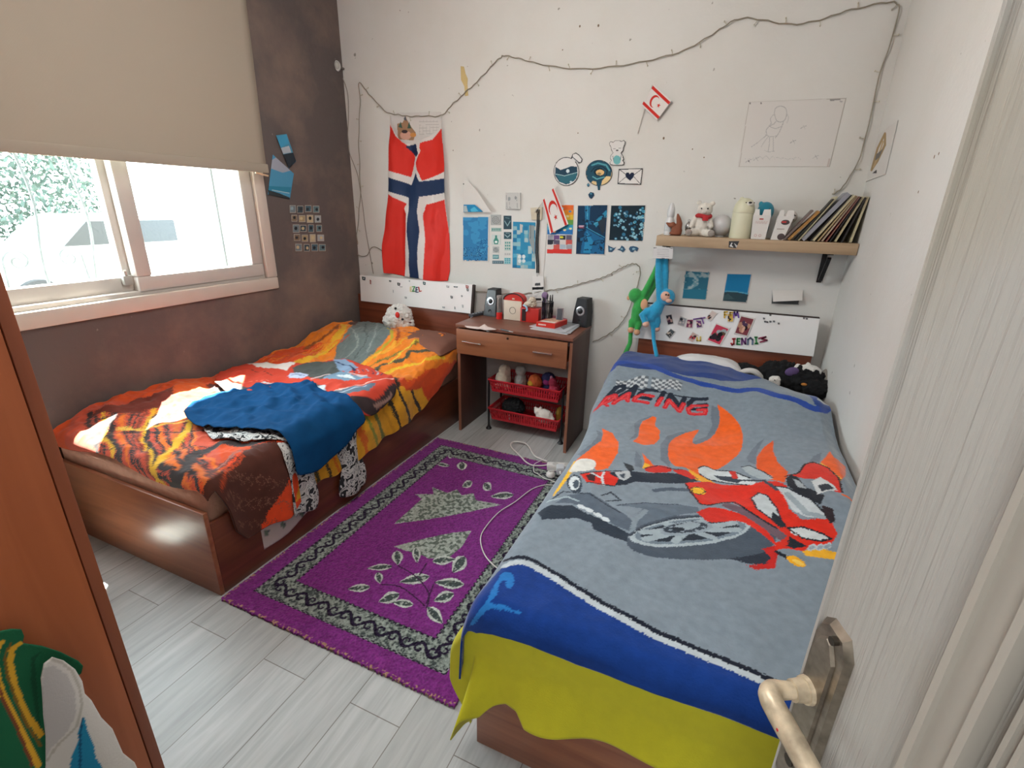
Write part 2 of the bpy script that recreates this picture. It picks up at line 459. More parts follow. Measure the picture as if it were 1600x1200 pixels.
struct('floor', B().box(XL-WT, YF-1.4, -0.1, XR+WT, YB+WT, 0.0), floor_material(), smooth=False)
struct('ceiling', B().box(XL-WT, YF-1.4, ZC, XR+WT, YB+WT, ZC+0.12), M('ceiling_paint', '#dedad4', 0.9, var=0.02), smooth=False)
struct('wall_back', B().box(XL-WT, YB, 0, XR+WT, YB+WT, ZC), white_wall, smooth=False)
struct('wall_right', B().box(XR, YF-1.4, 0, XR+WT, YB, ZC), white_wall, smooth=False)
# dark wall with the window opening
WY0, WY1, WZ0, WZ1 = 0.72, 2.275, 1.03, 2.20
wl = B()
wl.box(XL-WT, YF-1.4, 0, XL, WY0, ZC); wl.box(XL-WT, WY1, 0, XL, YB, ZC)
wl.box(XL-WT, WY0, 0, XL, WY1, WZ0); wl.box(XL-WT, WY0, WZ1, XL, WY1, ZC)
struct('wall_left', wl, dark_wall, smooth=False)
# wall behind the camera with its doorway, and the hallway beyond
DX0, DX1 = -0.36, 0.50
wf = B().box(XL, YF-0.12, 0, DX0, YF, ZC).box(DX0, YF-0.12, 2.1, XR, YF, ZC)
struct('wall_front', wf, white_wall, smooth=False)
struct('wall_hallway', B().box(XL-WT, YF-1.5, 0, XR+WT, YF-1.4, ZC), white_wall, smooth=False)

# ---- window_1
pvc = M('window_pvc', '#c9bdb2', 0.45, var=0.03)
pvc2 = M('window_pvc_sash', '#c4bdb6', 0.4, var=0.02)
wroot = bpy.data.objects.new('window_1', None); COL.objects.link(wroot); wroot.location = (XL, (WY0+WY1)/2, WZ0); WO[wroot] = Vector(wroot.location); wroot['kind'] = 'structure'
def rect_frame(b, x0, x1, y0, y1, z0, z1, wd, bev=0.004):
    b.box(x0, y0, z0, x1, y1, z0+wd, bev).box(x0, y0, z1-wd, x1, y1, z1, bev).box(x0, y0, z0+wd, x1, y0+wd, z1-wd, bev).box(x0, y1-wd, z0+wd, x1, y1, z1-wd, bev)
    return b
fr = B(); rect_frame(fr, XL-0.015, XL+0.018, WY0-0.07, WY1+0.07, 0.957, WZ1+0.06, 0.075, 0.008)
part('window_frame', fr, pvc, wroot)
jb = B()
rect_frame(jb, XL-0.19, XL-0.012, WY0, WY1, WZ0, WZ1, 0.022, 0.003)
part('window_track', jb, pvc2, wroot)
sr = B(); rect_frame(sr, XL-0.055, XL-0.002, 1.515, 2.262, 1.048, WZ1-0.02, 0.075, 0.008)
sash_r = part('right_sash', sr, pvc2, wroot); 
sl = B(); rect_frame(sl, XL-0.115, XL-0.062, WY0+0.02, 1.56, 1.048, WZ1-0.02, 0.075, 0.008)
sash_l = part('left_sash', sl, pvc2, wroot)
def glass_mat():
    m = bpy.data.materials.new('window_glass'); m.use_nodes = True; nt = m.node_tree; nt.nodes.clear()
    out = nt.nodes.new('ShaderNodeOutputMaterial'); t = nt.nodes.new('ShaderNodeBsdfTransparent'); g = nt.nodes.new('ShaderNodeBsdfGlossy')
    g.inputs['Roughness'].default_value = 0.02; t.inputs[0].default_value = (0.93, 0.97, 0.97, 1)
    lw = nt.nodes.new('ShaderNodeLayerWeight'); lw.inputs[0].default_value = 0.5; mx = nt.nodes.new('ShaderNodeMixShader')
    f = nt.nodes.new('ShaderNodeMath'); f.operation = 'POWER'; f.inputs[1].default_value = 4.0; nt.links.new(lw.outputs['Facing'], f.inputs[0])
    f2 = nt.nodes.new('ShaderNodeMath'); f2.operation = 'MULTIPLY_ADD'; f2.inputs[1].default_value = 0.4; f2.inputs[2].default_value = 0.02; nt.links.new(f.outputs[0], f2.inputs[0])
    nt.links.new(f2.outputs[0], mx.inputs[0]); nt.links.new(t.outputs[0], mx.inputs[1]); nt.links.new(g.outputs[0], mx.inputs[2]); nt.links.new(mx.outputs[0], out.inputs[0])
    return m
gm = glass_mat()
part('glass_pane', B().box(XL-0.031, 1.585, 1.118, XL-0.027, 2.192, WZ1-0.09), gm, sash_r, smooth=False)
part('glass_pane', B().box(XL-0.091, WY0+0.09, 1.118, XL-0.087, 1.49, WZ1-0.09), gm, sash_l, smooth=False)
la = B().box(XL-0.06, 1.47, 1.085, XL-0.035, 1.515, 1.13, 0.004).cyl((XL-0.045, 1.49, 1.13), (XL-0.02, 1.475, 1.16), 0.008, 0.006, 10)
part('window_latch', la, M('latch_white', '#b9b4ac', 0.35, metal=0.3), wroot)

# ---- roller blind
xb = XL+0.10
e0 = at(383, 0, 'x', xb); e1 = at(418, 266, 'x', xb); zb0 = 1.655
bl = thing('roller_blind', 'beige fabric roller blind pulled half way down over the window', 'blind', (xb, 1.4, zb0))
def blind_mat():
    m, nt, b = nodes('blind_fabric')
    b.inputs['Base Color'].default_value = (*hx('#aca192'), 1); b.inputs['Roughness'].default_value = 0.9; b.inputs['Specular IOR Level'].default_value = 0.1
    tr = nt.nodes.new('ShaderNodeBsdfTranslucent'); tr.inputs[0].default_value = (*hx('#a8957a'), 1)
    mx = nt.nodes.new('ShaderNodeMixShader'); mx.inputs[0].default_value = 0.10
    out = nt.nodes['Material Output']
    nt.links.new(b.outputs[0], mx.inputs[1]); nt.links.new(tr.outputs[0], mx.inputs[2]); nt.links.new(mx.outputs[0], out.inputs[0])
    tc = nt.nodes.new('ShaderNodeTexCoord'); w1 = nt.nodes.new('ShaderNodeTexWave'); w1.inputs['Scale'].default_value = 120; w1.bands_direction = 'Z'; w1.inputs['Distortion'].default_value = 1.5
    nt.links.new(tc.outputs['Object'], w1.inputs['Vector']); bp = nt.nodes.new('ShaderNodeBump'); bp.inputs['Strength'].default_value = 0.15; bp.inputs['Distance'].default_value = 0.004
    nt.links.new(w1.outputs['Fac'], bp.inputs['Height']); nt.links.new(bp.outputs[0], b.inputs['Normal'])
    return m
bmz = blind_mat(); ny, nz = 40, 60
Y, Zg = np.meshgrid(np.linspace(0, 1, ny), np.linspace(0, 1, nz), indexing='ij')
zt = 2.68
yr = e1[1]+(e0[1]-e1[1])*(zt-zb0)*Zg/max(e0[2]-e1[2], 0.1)
y0b = 0.45
Xb = np.stack([xb+0.006*np.sin(Y*5+Zg*3), y0b+(yr-y0b)*Y, zb0+(zt-zb0)*Zg], -1)
grid_sheet('blind_fabric', Xb, bmz, bl, None, 0.0015)
part('hem_bar', B().box(xb-0.006, y0b-0.01, zb0-0.004, xb+0.007, e1[1]+0.004, zb0+0.045, 0.005), bmz, bl)
part('roller_tube', B().cyl((xb, y0b-0.03, zt+0.01), (xb, e1[1]+0.06, zt+0.01), 0.022), pvc, bl)
part('bottom_rod', B().cyl((xb+0.004, e1[1]-0.09, zb0-0.006), (xb+0.012, e1[1]-0.012, zb0-0.020), 0.005, seg=10), M('rod_plastic', '#c9a98c', 0.4), bl)

# ---- door_1, opened against the right wall
P0 = np.array([0.126, 0.445, 0.0]); DD = np.array([0.4552, -0.8904, 0.0]); DN = np.array([-0.8904, -0.4552, 0.0])
def dpt(u, z, off): return Vector(P0+DD*u+DN*off+np.array([0, 0, z]))
def door_material():
    m, nt, b = nodes('ribbed_white_door')
    b.inputs['Base Color'].default_value = (*hx('#cbc6be'), 1); b.inputs['Roughness'].default_value = 0.55
    tc = nt.nodes.new('ShaderNodeTexCoord'); mp = nt.nodes.new('ShaderNodeMapping'); mp.inputs['Rotation'].default_value = (0, 0, math.radians(62.9)); 
    m2 = nt.nodes.new('ShaderNodeMapping'); m2.inputs['Scale'].default_value = (210, 1, 5)
    nt.links.new(tc.outputs['Object'], mp.inputs[0]); nt.links.new(mp.outputs[0], m2.inputs[0])
    n = nt.nodes.new('ShaderNodeTexNoise'); n.inputs['Scale'].default_value = 1.0; n.inputs['Detail'].default_value = 3; n.inputs['Distortion'].default_value = 0.6
    nt.links.new(m2.outputs[0], n.inputs['Vector'])
    bp = nt.nodes.new('ShaderNodeBump'); bp.inputs['Strength'].default_value = 0.6; bp.inputs['Distance'].default_value = 0.004
    nt.links.new(n.outputs['Fac'], bp.inputs['Height']); nt.links.new(bp.outputs[0], b.inputs['Normal'])
    n3 = nt.nodes.new('ShaderNodeTexNoise'); n3.inputs['Scale'].default_value = 4; nt.links.new(tc.outputs['Object'], n3.inputs['Vector'])
    r = nt.nodes.new('ShaderNodeValToRGB'); r.color_ramp.elements[0].color = (*hx('#a09a8e'), 1); r.color_ramp.elements[1].color = (*hx('#a5a29c'), 1)
    r.color_ramp.elements[0].position = 0.35; r.color_ramp.elements[1].position = 0.5
    nt.links.new(n3.outputs['Fac'], r.inputs[0]); nt.links.new(r.outputs[0], b.inputs['Base Color'])
    return m
dm = door_material()
droot = bpy.data.objects.new('door_1', None); COL.objects.link(droot); droot.location = dpt(0.8, 0, -0.02); WO[droot] = Vector(droot.location); droot['kind'] = 'structure'
def dbox(b, u0, u1, z0, z1, o0, o1, bev=0.0):
    c = dpt((u0+u1)/2, (z0+z1)/2, (o0+o1)/2)
    return b.obox(c, DD*(u1-u0)/2, DN*(o1-o0)/2, (0, 0, (z1-z0)/2), bev)
part('door_leaf', dbox(B(), 0, 0.80, 0.012, 2.05, -0.04, 0.0, 0.003), dm, droot)
for (za, zc) in ((0.95, 1.90), (0.22, 0.80)):
    mo = B()
    for (u0, u1, z0, z1) in ((0.116, 0.146, za, zc), (0.66, 0.69, za, zc), (0.116, 0.69, zc-0.03, zc), (0.116, 0.69, za, za+0.03)):
        dbox(mo, u0, u1, z0, z1, -0.002, 0.011, 0.005)
    i0, i1 = 0.010, 0.020
    for (u0, u1, z0, z1) in ((0.146+i0, 0.146+i1, za+0.04, zc-0.04), (0.65-i0, 0.65, za+0.04, zc-0.04)):
        dbox(mo, u0, u1, z0, z1, -0.002, 0.006, 0.003)
    part('panel_moulding', mo, M('door_moulding', '#a29c92', 0.5, var=0.03), droot)
brass = M('worn_nickel', '#8f8578', 0.32, metal=0.85, var=0.35, vscale=55, bump=(120, 0.15, 0.002))
paintw = M('chipped_lever', '#c0b096', 0.38, metal=0.25, var=0.45, vscale=40, bump=(90, 0.3, 0.002))
bp_ = B(); z0p, z1p, u0p, u1p = 0.935, 1.160, 0.003, 0.047
def plate(b, u0, u1, z0, z1, o0, o1, ins):
    pts = [(u0, z0+0.012), (u0+0.010, z0), (u1-0.010, z0), (u1, z0+0.012), (u1, z1-0.020), (u1-0.009, z1-0.003), (u0+0.014, z1), (u0+0.004, z1-0.008), (u0, z1-0.02)]
    cu, cz = (u0+u1)/2, (z0+z1)/2
    a = [dpt(u, z, o0) for u, z in pts]; c = [dpt(cu+(u-cu)*(1-ins), cz+(z-cz)*(1-ins*0.3), o1) for u, z in pts]; n = len(pts)
    b.add(a+c, [tuple(range(n)), tuple(range(n, 2*n))]+[(i, (i+1) % n, (i+1) % n+n, i+n) for i in range(n)]); return b
plate(bp_, u0p, u1p, z0p, z1p, 0.0, 0.006, 0.16); plate(bp_, u0p+0.006, u1p-0.010, z0p+0.012, z1p-0.014, 0.005, 0.009, 0.12)
hp = part('door_handle', bp_, brass, droot, angle=25)
part('screw', B().cyl(dpt(0.030, 1.148, 0.006), dpt(0.030, 1.148, 0.011), 0.004, seg=12), M('screw_dark', '#4b453d', 0.4, metal=0.8), hp)
part('keyhole', B().cyl(dpt(0.024, 0.985, 0.006), dpt(0.024, 0.985, 0.0105), 0.006, seg=12), M('screw_dark'), hp)
part('rose', B().cyl(dpt(0.020, 1.076, 0.006), dpt(0.020, 1.076, 0.013), 0.0135, 0.0125, 20).cyl(dpt(0.020, 1.076, 0.012), dpt(0.020, 1.076, 0.024), 0.011, 0.010, 20), paintw, hp)
lv = [dpt(0.020, 1.076, 0.018), dpt(0.020, 1.077, 0.034), dpt(0.022, 1.080, 0.045), dpt(0.030, 1.083, 0.053), dpt(0.045, 1.084, 0.055), dpt(0.068, 1.080, 0.053), dpt(0.092, 1.074, 0.050), dpt(0.112, 1.069, 0.048), dpt(0.128, 1.066, 0.046)]
lv = [Vector(p) for p in smooth_line(lv, 5)]
part('lever', B().tube(lv, [0.0075+0.0025*math.sin(PI*min(1, i/len(lv)*1.0)) for i in range(len(lv))], 14), paintw, hp, angle=80)
part('red_paint_mark', B().ell(dpt(0.060, 1.083, 0.062), 0.0022, seg=8, rings=6), M('nail_polish_red', '#b5222b', 0.3), hp)

# ---- wardrobe at the left, its side towards the doorway
ww = M_wood('cherry_veneer', '#a9592f', '#b96539', 'z', 0.5)
ww2 = M_wood('cherry_edge', '#84432a', '#965031', 'z', 0.5)
wd = thing('wardrobe', 'reddish-brown wooden wardrobe at the left edge, side panel seen close up', 'wardrobe', (-1.45, 0.05, 0))
part('side_panel', B().box(-1.018, YF+0.01, 0, -1.0, 0.350, 2.1, 0.001), ww, wd)
part('side_panel', B().box(-1.9, YF+0.01, 0, -1.882, 0.350, 2.1, 0.001), ww, wd)
part('top_panel', B().box(-1.882, YF+0.01, 2.08, -1.018, 0.350, 2.1, 0.001), ww, wd)
part('back_panel', B().box(-1.882, YF+0.01, 0.04, -1.018, YF+0.018, 2.08), ww, wd)
part('plinth', B().box(-1.882, 0.31, 0, -1.018, 0.328, 0.07), ww2, wd)
d1 = part('door', B().box(-1.449, 0.352, 0.07, -1.0, 0.372, 2.1, 0.002), ww2, wd)
d2 = part('door', B().box(-1.9, 0.352, 0.07, -1.451, 0.372, 2.1, 0.002), ww2, wd)
for dx, dp in ((-1.48, d2), (-1.42, d1)):
    part('door_knob', B().cyl((dx, 0.372, 1.05), (dx, 0.39, 1.05), 0.006).ell((dx, 0.396, 1.05), 0.012), M('knob_metal', '#9a9a98', 0.3, metal=0.9), dp)
hook = B().tube([(-1.0, 0.20, 0.80), (-0.99, 0.20, 0.785), (-0.978, 0.20, 0.785), (-0.975, 0.20, 0.80)], 0.005, 8)
part('coat_hook', hook, M('knob_metal'), wd)

# ---- clothes hanging from the hook: green football shirt and a white shirt
def hang(s, t, dep, amp, ph, kx):
    x = -0.992+dep+amp*np.sin(s*kx+ph+2.5*t)*sm(1.0-t, 0.08, 0.4)+0.02*sm(1.0-t, 0.1, 0.6)
    return np.stack([x, s, t], -1)
def crop_at(ox, oy, k, x):      # crop coordinates -> (y,z) on a plane x
    def f(p):
        P = at(ox+p[0]/k, oy+p[1]/k, 'x', x); return (P[1], P[2])
    return f
cv = crop_at(0, 960, 5.0, -0.93)
gt = thing('football_shirt', 'green football shirt with yellow stripes hanging on the wardrobe side', 'shirt', (-0.96, 0.2, 0.55))
pt = Paint('#14603f'); pt.conv = lambda p: cv(p)
pt.conv = crop_at(0, 960, 5.0, -0.93); pt.frame(0, 0, 1)
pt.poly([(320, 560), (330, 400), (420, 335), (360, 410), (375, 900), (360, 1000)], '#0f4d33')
pt.line([(90, 285), (50, 340), (40, 450), (60, 600), (130, 780), (220, 960), (330, 1200)], 0.0085, '#d9a52e')
pt.line([(240, 288), (175, 330), (160, 440), (190, 620), (260, 820), (370, 980)], 0.0085, '#d9a52e')
pt.line([(50, 300), (22, 400), (30, 520), (90, 720), (170, 900), (280, 1200)], 0.004, '#7a3f26')
pt.line([(165, 290), (118, 380), (130, 520), (190, 720), (260, 900), (360, 1060)], 0.0035, '#7a5a20')
out = [(-260, 260), (-100, 205), (60, 195), (180, 172), (255, 175), (275, 225), (262, 282), (420, 305), (560, 350), (690, 415), (722, 450), (710, 510), (650, 560), (560, 560), (500, 640), (470, 760), (460, 960), (450, 1240), (300, 1400), (-260, 1400)]
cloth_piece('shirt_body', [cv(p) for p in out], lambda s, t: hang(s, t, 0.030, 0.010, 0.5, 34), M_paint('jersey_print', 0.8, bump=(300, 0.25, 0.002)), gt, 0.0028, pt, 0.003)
pw = Paint('#cfcac6'); pw.conv = crop_at(0, 960, 5.0, -0.93)
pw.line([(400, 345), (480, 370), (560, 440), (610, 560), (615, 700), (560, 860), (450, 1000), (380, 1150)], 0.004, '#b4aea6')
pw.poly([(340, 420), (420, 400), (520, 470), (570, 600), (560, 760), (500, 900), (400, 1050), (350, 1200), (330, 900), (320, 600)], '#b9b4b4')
pw.poly([(625, 770), (600, 820), (570, 890), (575, 960), (545, 1060), (530, 1160), (530, 1300), (770, 1300), (740, 1140), (700, 1080), (690, 1000), (660, 920), (640, 860)], '#1a7fa6')
pw.line([(610, 790), (590, 900), (590, 1000), (600, 1240)], 0.003, '#0c4d72')
out2 = [(322, 500), (350, 390), (420, 338), (500, 362), (590, 430), (640, 520), (650, 610), (700, 660), (770, 790), (860, 880), (930, 1060), (1030, 1140), (1100, 1300), (1120, 1450), (350, 1450), (372, 1200), (360, 960), (335, 780)]
ts = thing('white_shirt', 'white shirt with a blue leaf print hanging over the green football shirt', 'shirt', (-0.94, 0.25, 0.4))
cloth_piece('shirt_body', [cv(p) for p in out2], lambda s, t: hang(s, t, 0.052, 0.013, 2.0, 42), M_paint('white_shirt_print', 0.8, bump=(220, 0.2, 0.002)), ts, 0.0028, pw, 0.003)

# ================================================================ OUTSIDE THE WINDOW
struct('ground_outside', B().box(-22, -8, -0.48, XL-WT, 14, -0.28), M('pale_paving', '#77736c', 0.9, var=0.12), smooth=False)
# neighbouring white garden wall seen through the right pane
nb = thing('garden_wall', 'white rendered garden wall outside the right-hand pane', 'wall', (-5.0, 4.6, -0.28))
part('wall_slab', B().box(-5.2, 3.35, -0.28, -5.0, 7.5, 1.9, 0.01), M('garden_render', '#c2c0ba', 0.9, var=0.03), nb, smooth=False)
part('coping', B().box(-5.25, 3.30, 1.9, -4.95, 7.55, 1.96, 0.01), M('coping_stone', '#c9c6bf', 0.8), nb)
part('pillar', B().box(-5.28, 4.25, -0.28, -4.98, 4.55, 2.05, 0.01), M('pillar_grey', '#6f7a7c', 0.8), nb)
# car
car = thing('parked_car', 'white car parked outside beyond the left window pane', 'car', (-10.2, 5.1, -0.28))
cw = M('car_white', '#a9adad', 0.3, var=0.01, coat=0.5)
b = B()
prof = [(-1.9, 0.35), (-1.95, 0.75), (-1.75, 0.95), (-0.95, 1.02), (-0.45, 1.48), (0.95, 1.50), (1.45, 1.05), (1.92, 0.98), (2.0, 0.55), (1.95, 0.33)]
b.prism([(-10.9, 5.1+y, -0.28+z) for y, z in prof], (1.5, 0, 0))
bm = bmesh.new(); me = bpy.data.meshes.new('t'); me.from_pydata(b.v, [], b.f); bm.from_mesh(me); bmesh.ops.recalc_face_normals(bm, faces=bm.faces[:]); bmesh.ops.bevel(bm, geom=bm.edges[:], offset=0.06, segments=3, affect='EDGES'); b2 = B().frombm(bm)
part('car_body', b2, cw, car)
gl = M('car_glass', '#10161a', 0.25, var=0.02)
for (ya, yb_, sl1, sl2) in ((-0.80, -0.05, 0.38, 0.0), (0.05, 1.25, 0.0, -0.32)):
    g = B().prism([(-9.385, 5.1+ya, 0.77), (-9.385, 5.1+yb_, 0.77), (-9.385, 5.1+yb_+sl2, 1.13), (-9.385, 5.1+ya+sl1, 1.13)], (0.012, 0, 0)); part('car_window', g, gl, car)
for yy in (-1.25, 1.3):
    for xx in (-10.85, -9.45):
        wl_ = part('wheel', B().lathe((xx+0.04, 5.1+yy, 0.02), [(0.30, -0.09), (0.31, -0.05), (0.31, 0.05), (0.30, 0.09)], 28, 'x'), M('tyre', '#2a2a2b', 0.8), car)
        part('hubcap', B().lathe((xx+0.10, 5.1+yy, 0.02), [(0.19, 0.0), (0.18, 0.04), (0.05, 0.05)], 20, 'x'), M('hub', '#b8babc', 0.3, metal=0.6), wl_)
# trees
def leaf_mat(name, c):
    return M(name, c, 0.7, var=0.25, vscale=3)
def tree(name, label, c, r, h, seed, col, n=2600):
    rd = random.Random(seed); root = thing(name, label, 'tree', (c[0], c[1], -0.28))
    tr = B().tube(smooth_line([(c[0], c[1], -0.28), (c[0]+0.1, c[1], 0.6), (c[0], c[1]+0.15, c[2])], 5), [0.16-0.008*i for i in range(11)], 10)
    for k in range(6):
        a = k*1.05; tr.tube([(c[0], c[1]+0.1, c[2]-0.3), (c[0]+r*0.4*math.cos(a), c[1]+r*0.4*math.sin(a), c[2]+0.3), (c[0]+r*0.7*math.cos(a), c[1]+r*0.7*math.sin(a), c[2]+0.6)], [0.07, 0.05, 0.02], 7)
    part('trunk', tr, M('bark', '#5d5044', 0.9, var=0.2), root)
    vs = []; fs = []
    for i in range(n):
        while True:
            p = Vector((rd.uniform(-1, 1), rd.uniform(-1, 1), rd.uniform(-1, 1)))
            if 0.35 < p.length < 1: break
        q = Vector((c[0]+p.x*r, c[1]+p.y*r, c[2]+p.z*h)) + Vector((0.25*math.sin(i), 0.3*math.cos(i*1.7), 0.2*math.sin(i*2.3)))
        s = rd.uniform(0.035, 0.08); u = Vector((rd.gauss(0, 1), rd.gauss(0, 1), rd.gauss(0, 1))).normalized(); v = u.orthogonal().normalized()*0.5; n0 = len(vs)
        vs += [q-u*s, q+v*s, q+u*s, q-v*s]; fs.append((n0, n0+1, n0+2, n0+3))
    part('foliage', B().add(vs, fs), leaf_mat('leaves_'+name+str(seed), col), root, smooth=False)
tree('broadleaf_tree', 'broad green tree standing behind the parked white car', (-13.5, 4.6, 2.1), 2.6, 2.3, 3, '#36463e', 11000)
tree('broadleaf_tree', 'green tree left of the parked white car', (-13.6, -0.6, 1.6), 1.9, 2.0, 4, '#3a4b42', 8000)
# wrought iron window grille
gi = thing('window_grille', 'wrought iron grille with wavy bars and scrolls outside the window', 'grille', (XL-0.45, 1.5, 1.0))
gmz = M('grille_paint', '#6a7375', 0.5, var=0.04)
for k in range(6):
    y = 0.72+k*0.21
    pts = [(XL-0.42, y+0.018*math.sin(i*0.9+k), 0.95+i*0.10) for i in range(13)]
    part('wavy_bar', B().tube(smooth_line(pts, 4), 0.007, 8), gmz, gi)
part('grille_rail', B().box(XL-0.43, 0.65, 0.935, XL-0.41, 2.33, 0.955).box(XL-0.43, 0.65, 2.15, XL-0.41, 2.33, 2.17).box(XL-0.43, 0.65, 0.935, XL-0.415, 0.665, 2.17).box(XL-0.43, 2.315, 0.935, XL-0.415, 2.33, 2.17), gmz, gi)
for yy in (0.65, 2.315):
    for zz in (0.94, 2.14):
        part('grille_bracket', B().box(XL-0.42, yy, zz, XL-WT+0.01, yy+0.015, zz+0.015), gmz, gi)
for k in range(4):
    y = 0.82+k*0.21; sg = 1 if k % 2 else -1
    pts = []
    for i in range(26):
        a = i*0.36; rr = 0.055*(1-i/30); pts.append((XL-0.42, y+sg*rr*math.cos(a), 1.20+rr*math.sin(a)))
    part('scroll', B().tube([(XL-0.42, y+sg*0.07, 0.955)]+pts, 0.005, 6), gmz, gi)
# low flowering hedge in front of the car
hd = B(); rd = random.Random(5); 
for i in range(2600):
    q = Vector((-6.6+rd.uniform(-0.35, 0.35), rd.uniform(-0.5, 5.2), -0.28+rd.uniform(0.03, 0.62)+0.08*math.sin(i))); s = rd.uniform(0.04, 0.08); u = Vector((rd.gauss(0, 1), rd.gauss(0, 1), rd.gauss(0, 1))).normalized(); v = u.orthogonal().normalized()*0.6
    hd.add([q-u*s, q+v*s, q+u*s, q-v*s], [(0, 1, 2, 3)])
solo('flower_hedge', hd, leaf_mat('hedge_leaves', '#5a6352'), 'low leafy hedge in front of the parked white car', 'hedge', smooth=False)

# ================================================================ SURFACES OF THE TWO BEDS
def vnoise(a, b_, sd=0.0):
    """smooth value noise for arrays"""
    a = np.asarray(a, float)+sd*17.3; b_ = np.asarray(b_, float)+sd*7.1
    def h(i, j):
        v = np.sin(i*127.1+j*311.7+sd)*43758.5453; return v-np.floor(v)
    i = np.floor(a); j = np.floor(b_); f = a-i; g = b_-j; f = f*f*(3-2*f); g = g*g*(3-2*g)
    return ((h(i, j)*(1-f)+h(i+1, j)*f)*(1-g)+(h(i, j+1)*(1-f)+h(i+1, j+1)*f)*g)*2-1
def wrinkle(a, b_, sd=0.0):
    """directional creases"""
    w1 = vnoise(a*5+b_*2, b_*5-a*2, sd); w2 = vnoise(a*11, b_*11, sd+1); w3 = vnoise(a*24, b_*24, sd+2)
    return 0.6*(1-np.abs(w1)*2)+0.3*(1-np.abs(w2)*2)+0.12*w3
def fold_over(v, e, r, flare=0.0):
    """arc-length coordinate v decreasing past an edge e: returns (position, drop)"""
    v = np.asarray(v, float); a = np.clip((e+r-v)/r, 0, PI/2)
    pos = np.where(v >= e+r, v, e+r-r*np.sin(a)); down = np.where(v >= e+r, 0.0, r*(1-np.cos(a)))
    rest = np.clip(e+r-v-r*PI/2, 0, None)
    return pos-flare*rest, down+rest
# right bed: blanket top
def H_R(x, y):
    z = 0.545+0.125*sm(y, 2.15, 2.8)*(1-0.25*sm(x, 0.2, 0.5))+0.075*sm(x, 0.05, 0.42)*sm(y, 1.2, 1.8)*(1-sm(y, 2.5, 2.75))
    return z-0.03*sm(x, 0.46, 0.52)
def S_R(s, t, off=0.0, wr=1.0):
    s = np.asarray(s, float); t = np.asarray(t, float)
    x, dx = fold_over(s, -0.485, 0.05, 0.05); y, dy = fold_over(t, 0.864, 0.045, 0.06)
    z = H_R(x, y)-dx-dy
    f = wr*(0.006*wrinkle(s*1.1, t*0.8, 3)+0.016*vnoise(s*8+t*1.5, t*2.2, 9)*sm(y, 1.8, 2.4))
    x = x-0.060*sm(y, 1.85, 2.45)*np.clip((0.5-x)/0.98, 0, 1)
    hang = sm(dx, 0.02, 0.12); hy = sm(dy, 0.02, 0.10)
    x = x-hang*0.018*(1+np.sin(t*17+1.5*np.sin(t*5)))*0.6-off*sm(dx, 0, 0.04); y = y-hy*0.010*(1+np.sin(s*19+2))-off*sm(dy, 0, 0.04)
    z = z+f*(1-hang)*(1-hy)+off
    return np.stack([x, y, z], -1)
SR = Surf(lambda s, t: S_R(s, t, 0.0, 0.0), -0.75, 0.54, 0.62, 3.05)
# left bed: duvet top
def H_L(x, y):
    z = 0.505+0.05*sm(-x, 2.35, 2.65)*sm(y, 1.0, 1.2)*(1-sm(y, 1.5, 1.8))+0.035*sm(-x, 2.3, 2.65)*sm(y, 2.0, 2.3)
    z = z+0.13*sm(y, 2.35, 2.72)*(0.8+0.2*np.cos((x+2.2)*4))
    return z
def S_L(s, t, off=0.0, wr=1.0):
    s = np.asarray(s, float); t = np.asarray(t, float)
    xr, dx = fold_over(-s, 1.662, 0.055, 0.0); x = -xr; y, dy = fold_over(t, 0.985, 0.045, 0.0)
    z = H_L(x, y)-dx-dy
    hang = sm(dx, 0.02, 0.15)
    f = wr*(0.010*wrinkle(s*1.3+t*0.4, t*1.1, 5)+0.012*vnoise(s*4+t*3, t*5-s*2, 2)*sm(y, 2.2, 2.6)+0.005*wrinkle(s*2.5, t*2.5, 11))
    x = x+hang*(0.012*(1+np.sin(t*15+np.sin(t*6)))*np.minimum(wr+0.3, 1))+off*sm(dx, 0, 0.04)
    z = z+f*(1-hang)*(1-sm(dy, 0, 0.03))+off*(1-sm(dx, 0.0, 0.05))
    return np.stack([x, y-off*sm(dy, 0, 0.03), z], -1)
SL = Surf(lambda s, t: S_L(s, t, 0.0, 0.0), -2.71, -1.10, 0.85, 3.05)

# ================================================================ BEDS
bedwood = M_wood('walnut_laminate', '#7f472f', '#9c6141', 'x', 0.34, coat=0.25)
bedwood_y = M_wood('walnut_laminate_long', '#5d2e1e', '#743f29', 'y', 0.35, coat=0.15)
headwood = M_wood('walnut_headboard', '#68311d', '#80432b', 'x', 0.35)
darkboard = M('board_core', '#2d1d17', 0.6)
white_lac = M('white_headboard_lacquer', '#ececeb', 0.28, var=0.01, coat=0.2)
sheet_peach = M('peach_sheet', '#c79b86', 0.9, var=0.08, vscale=30, bump=(40, 0.4, 0.01))

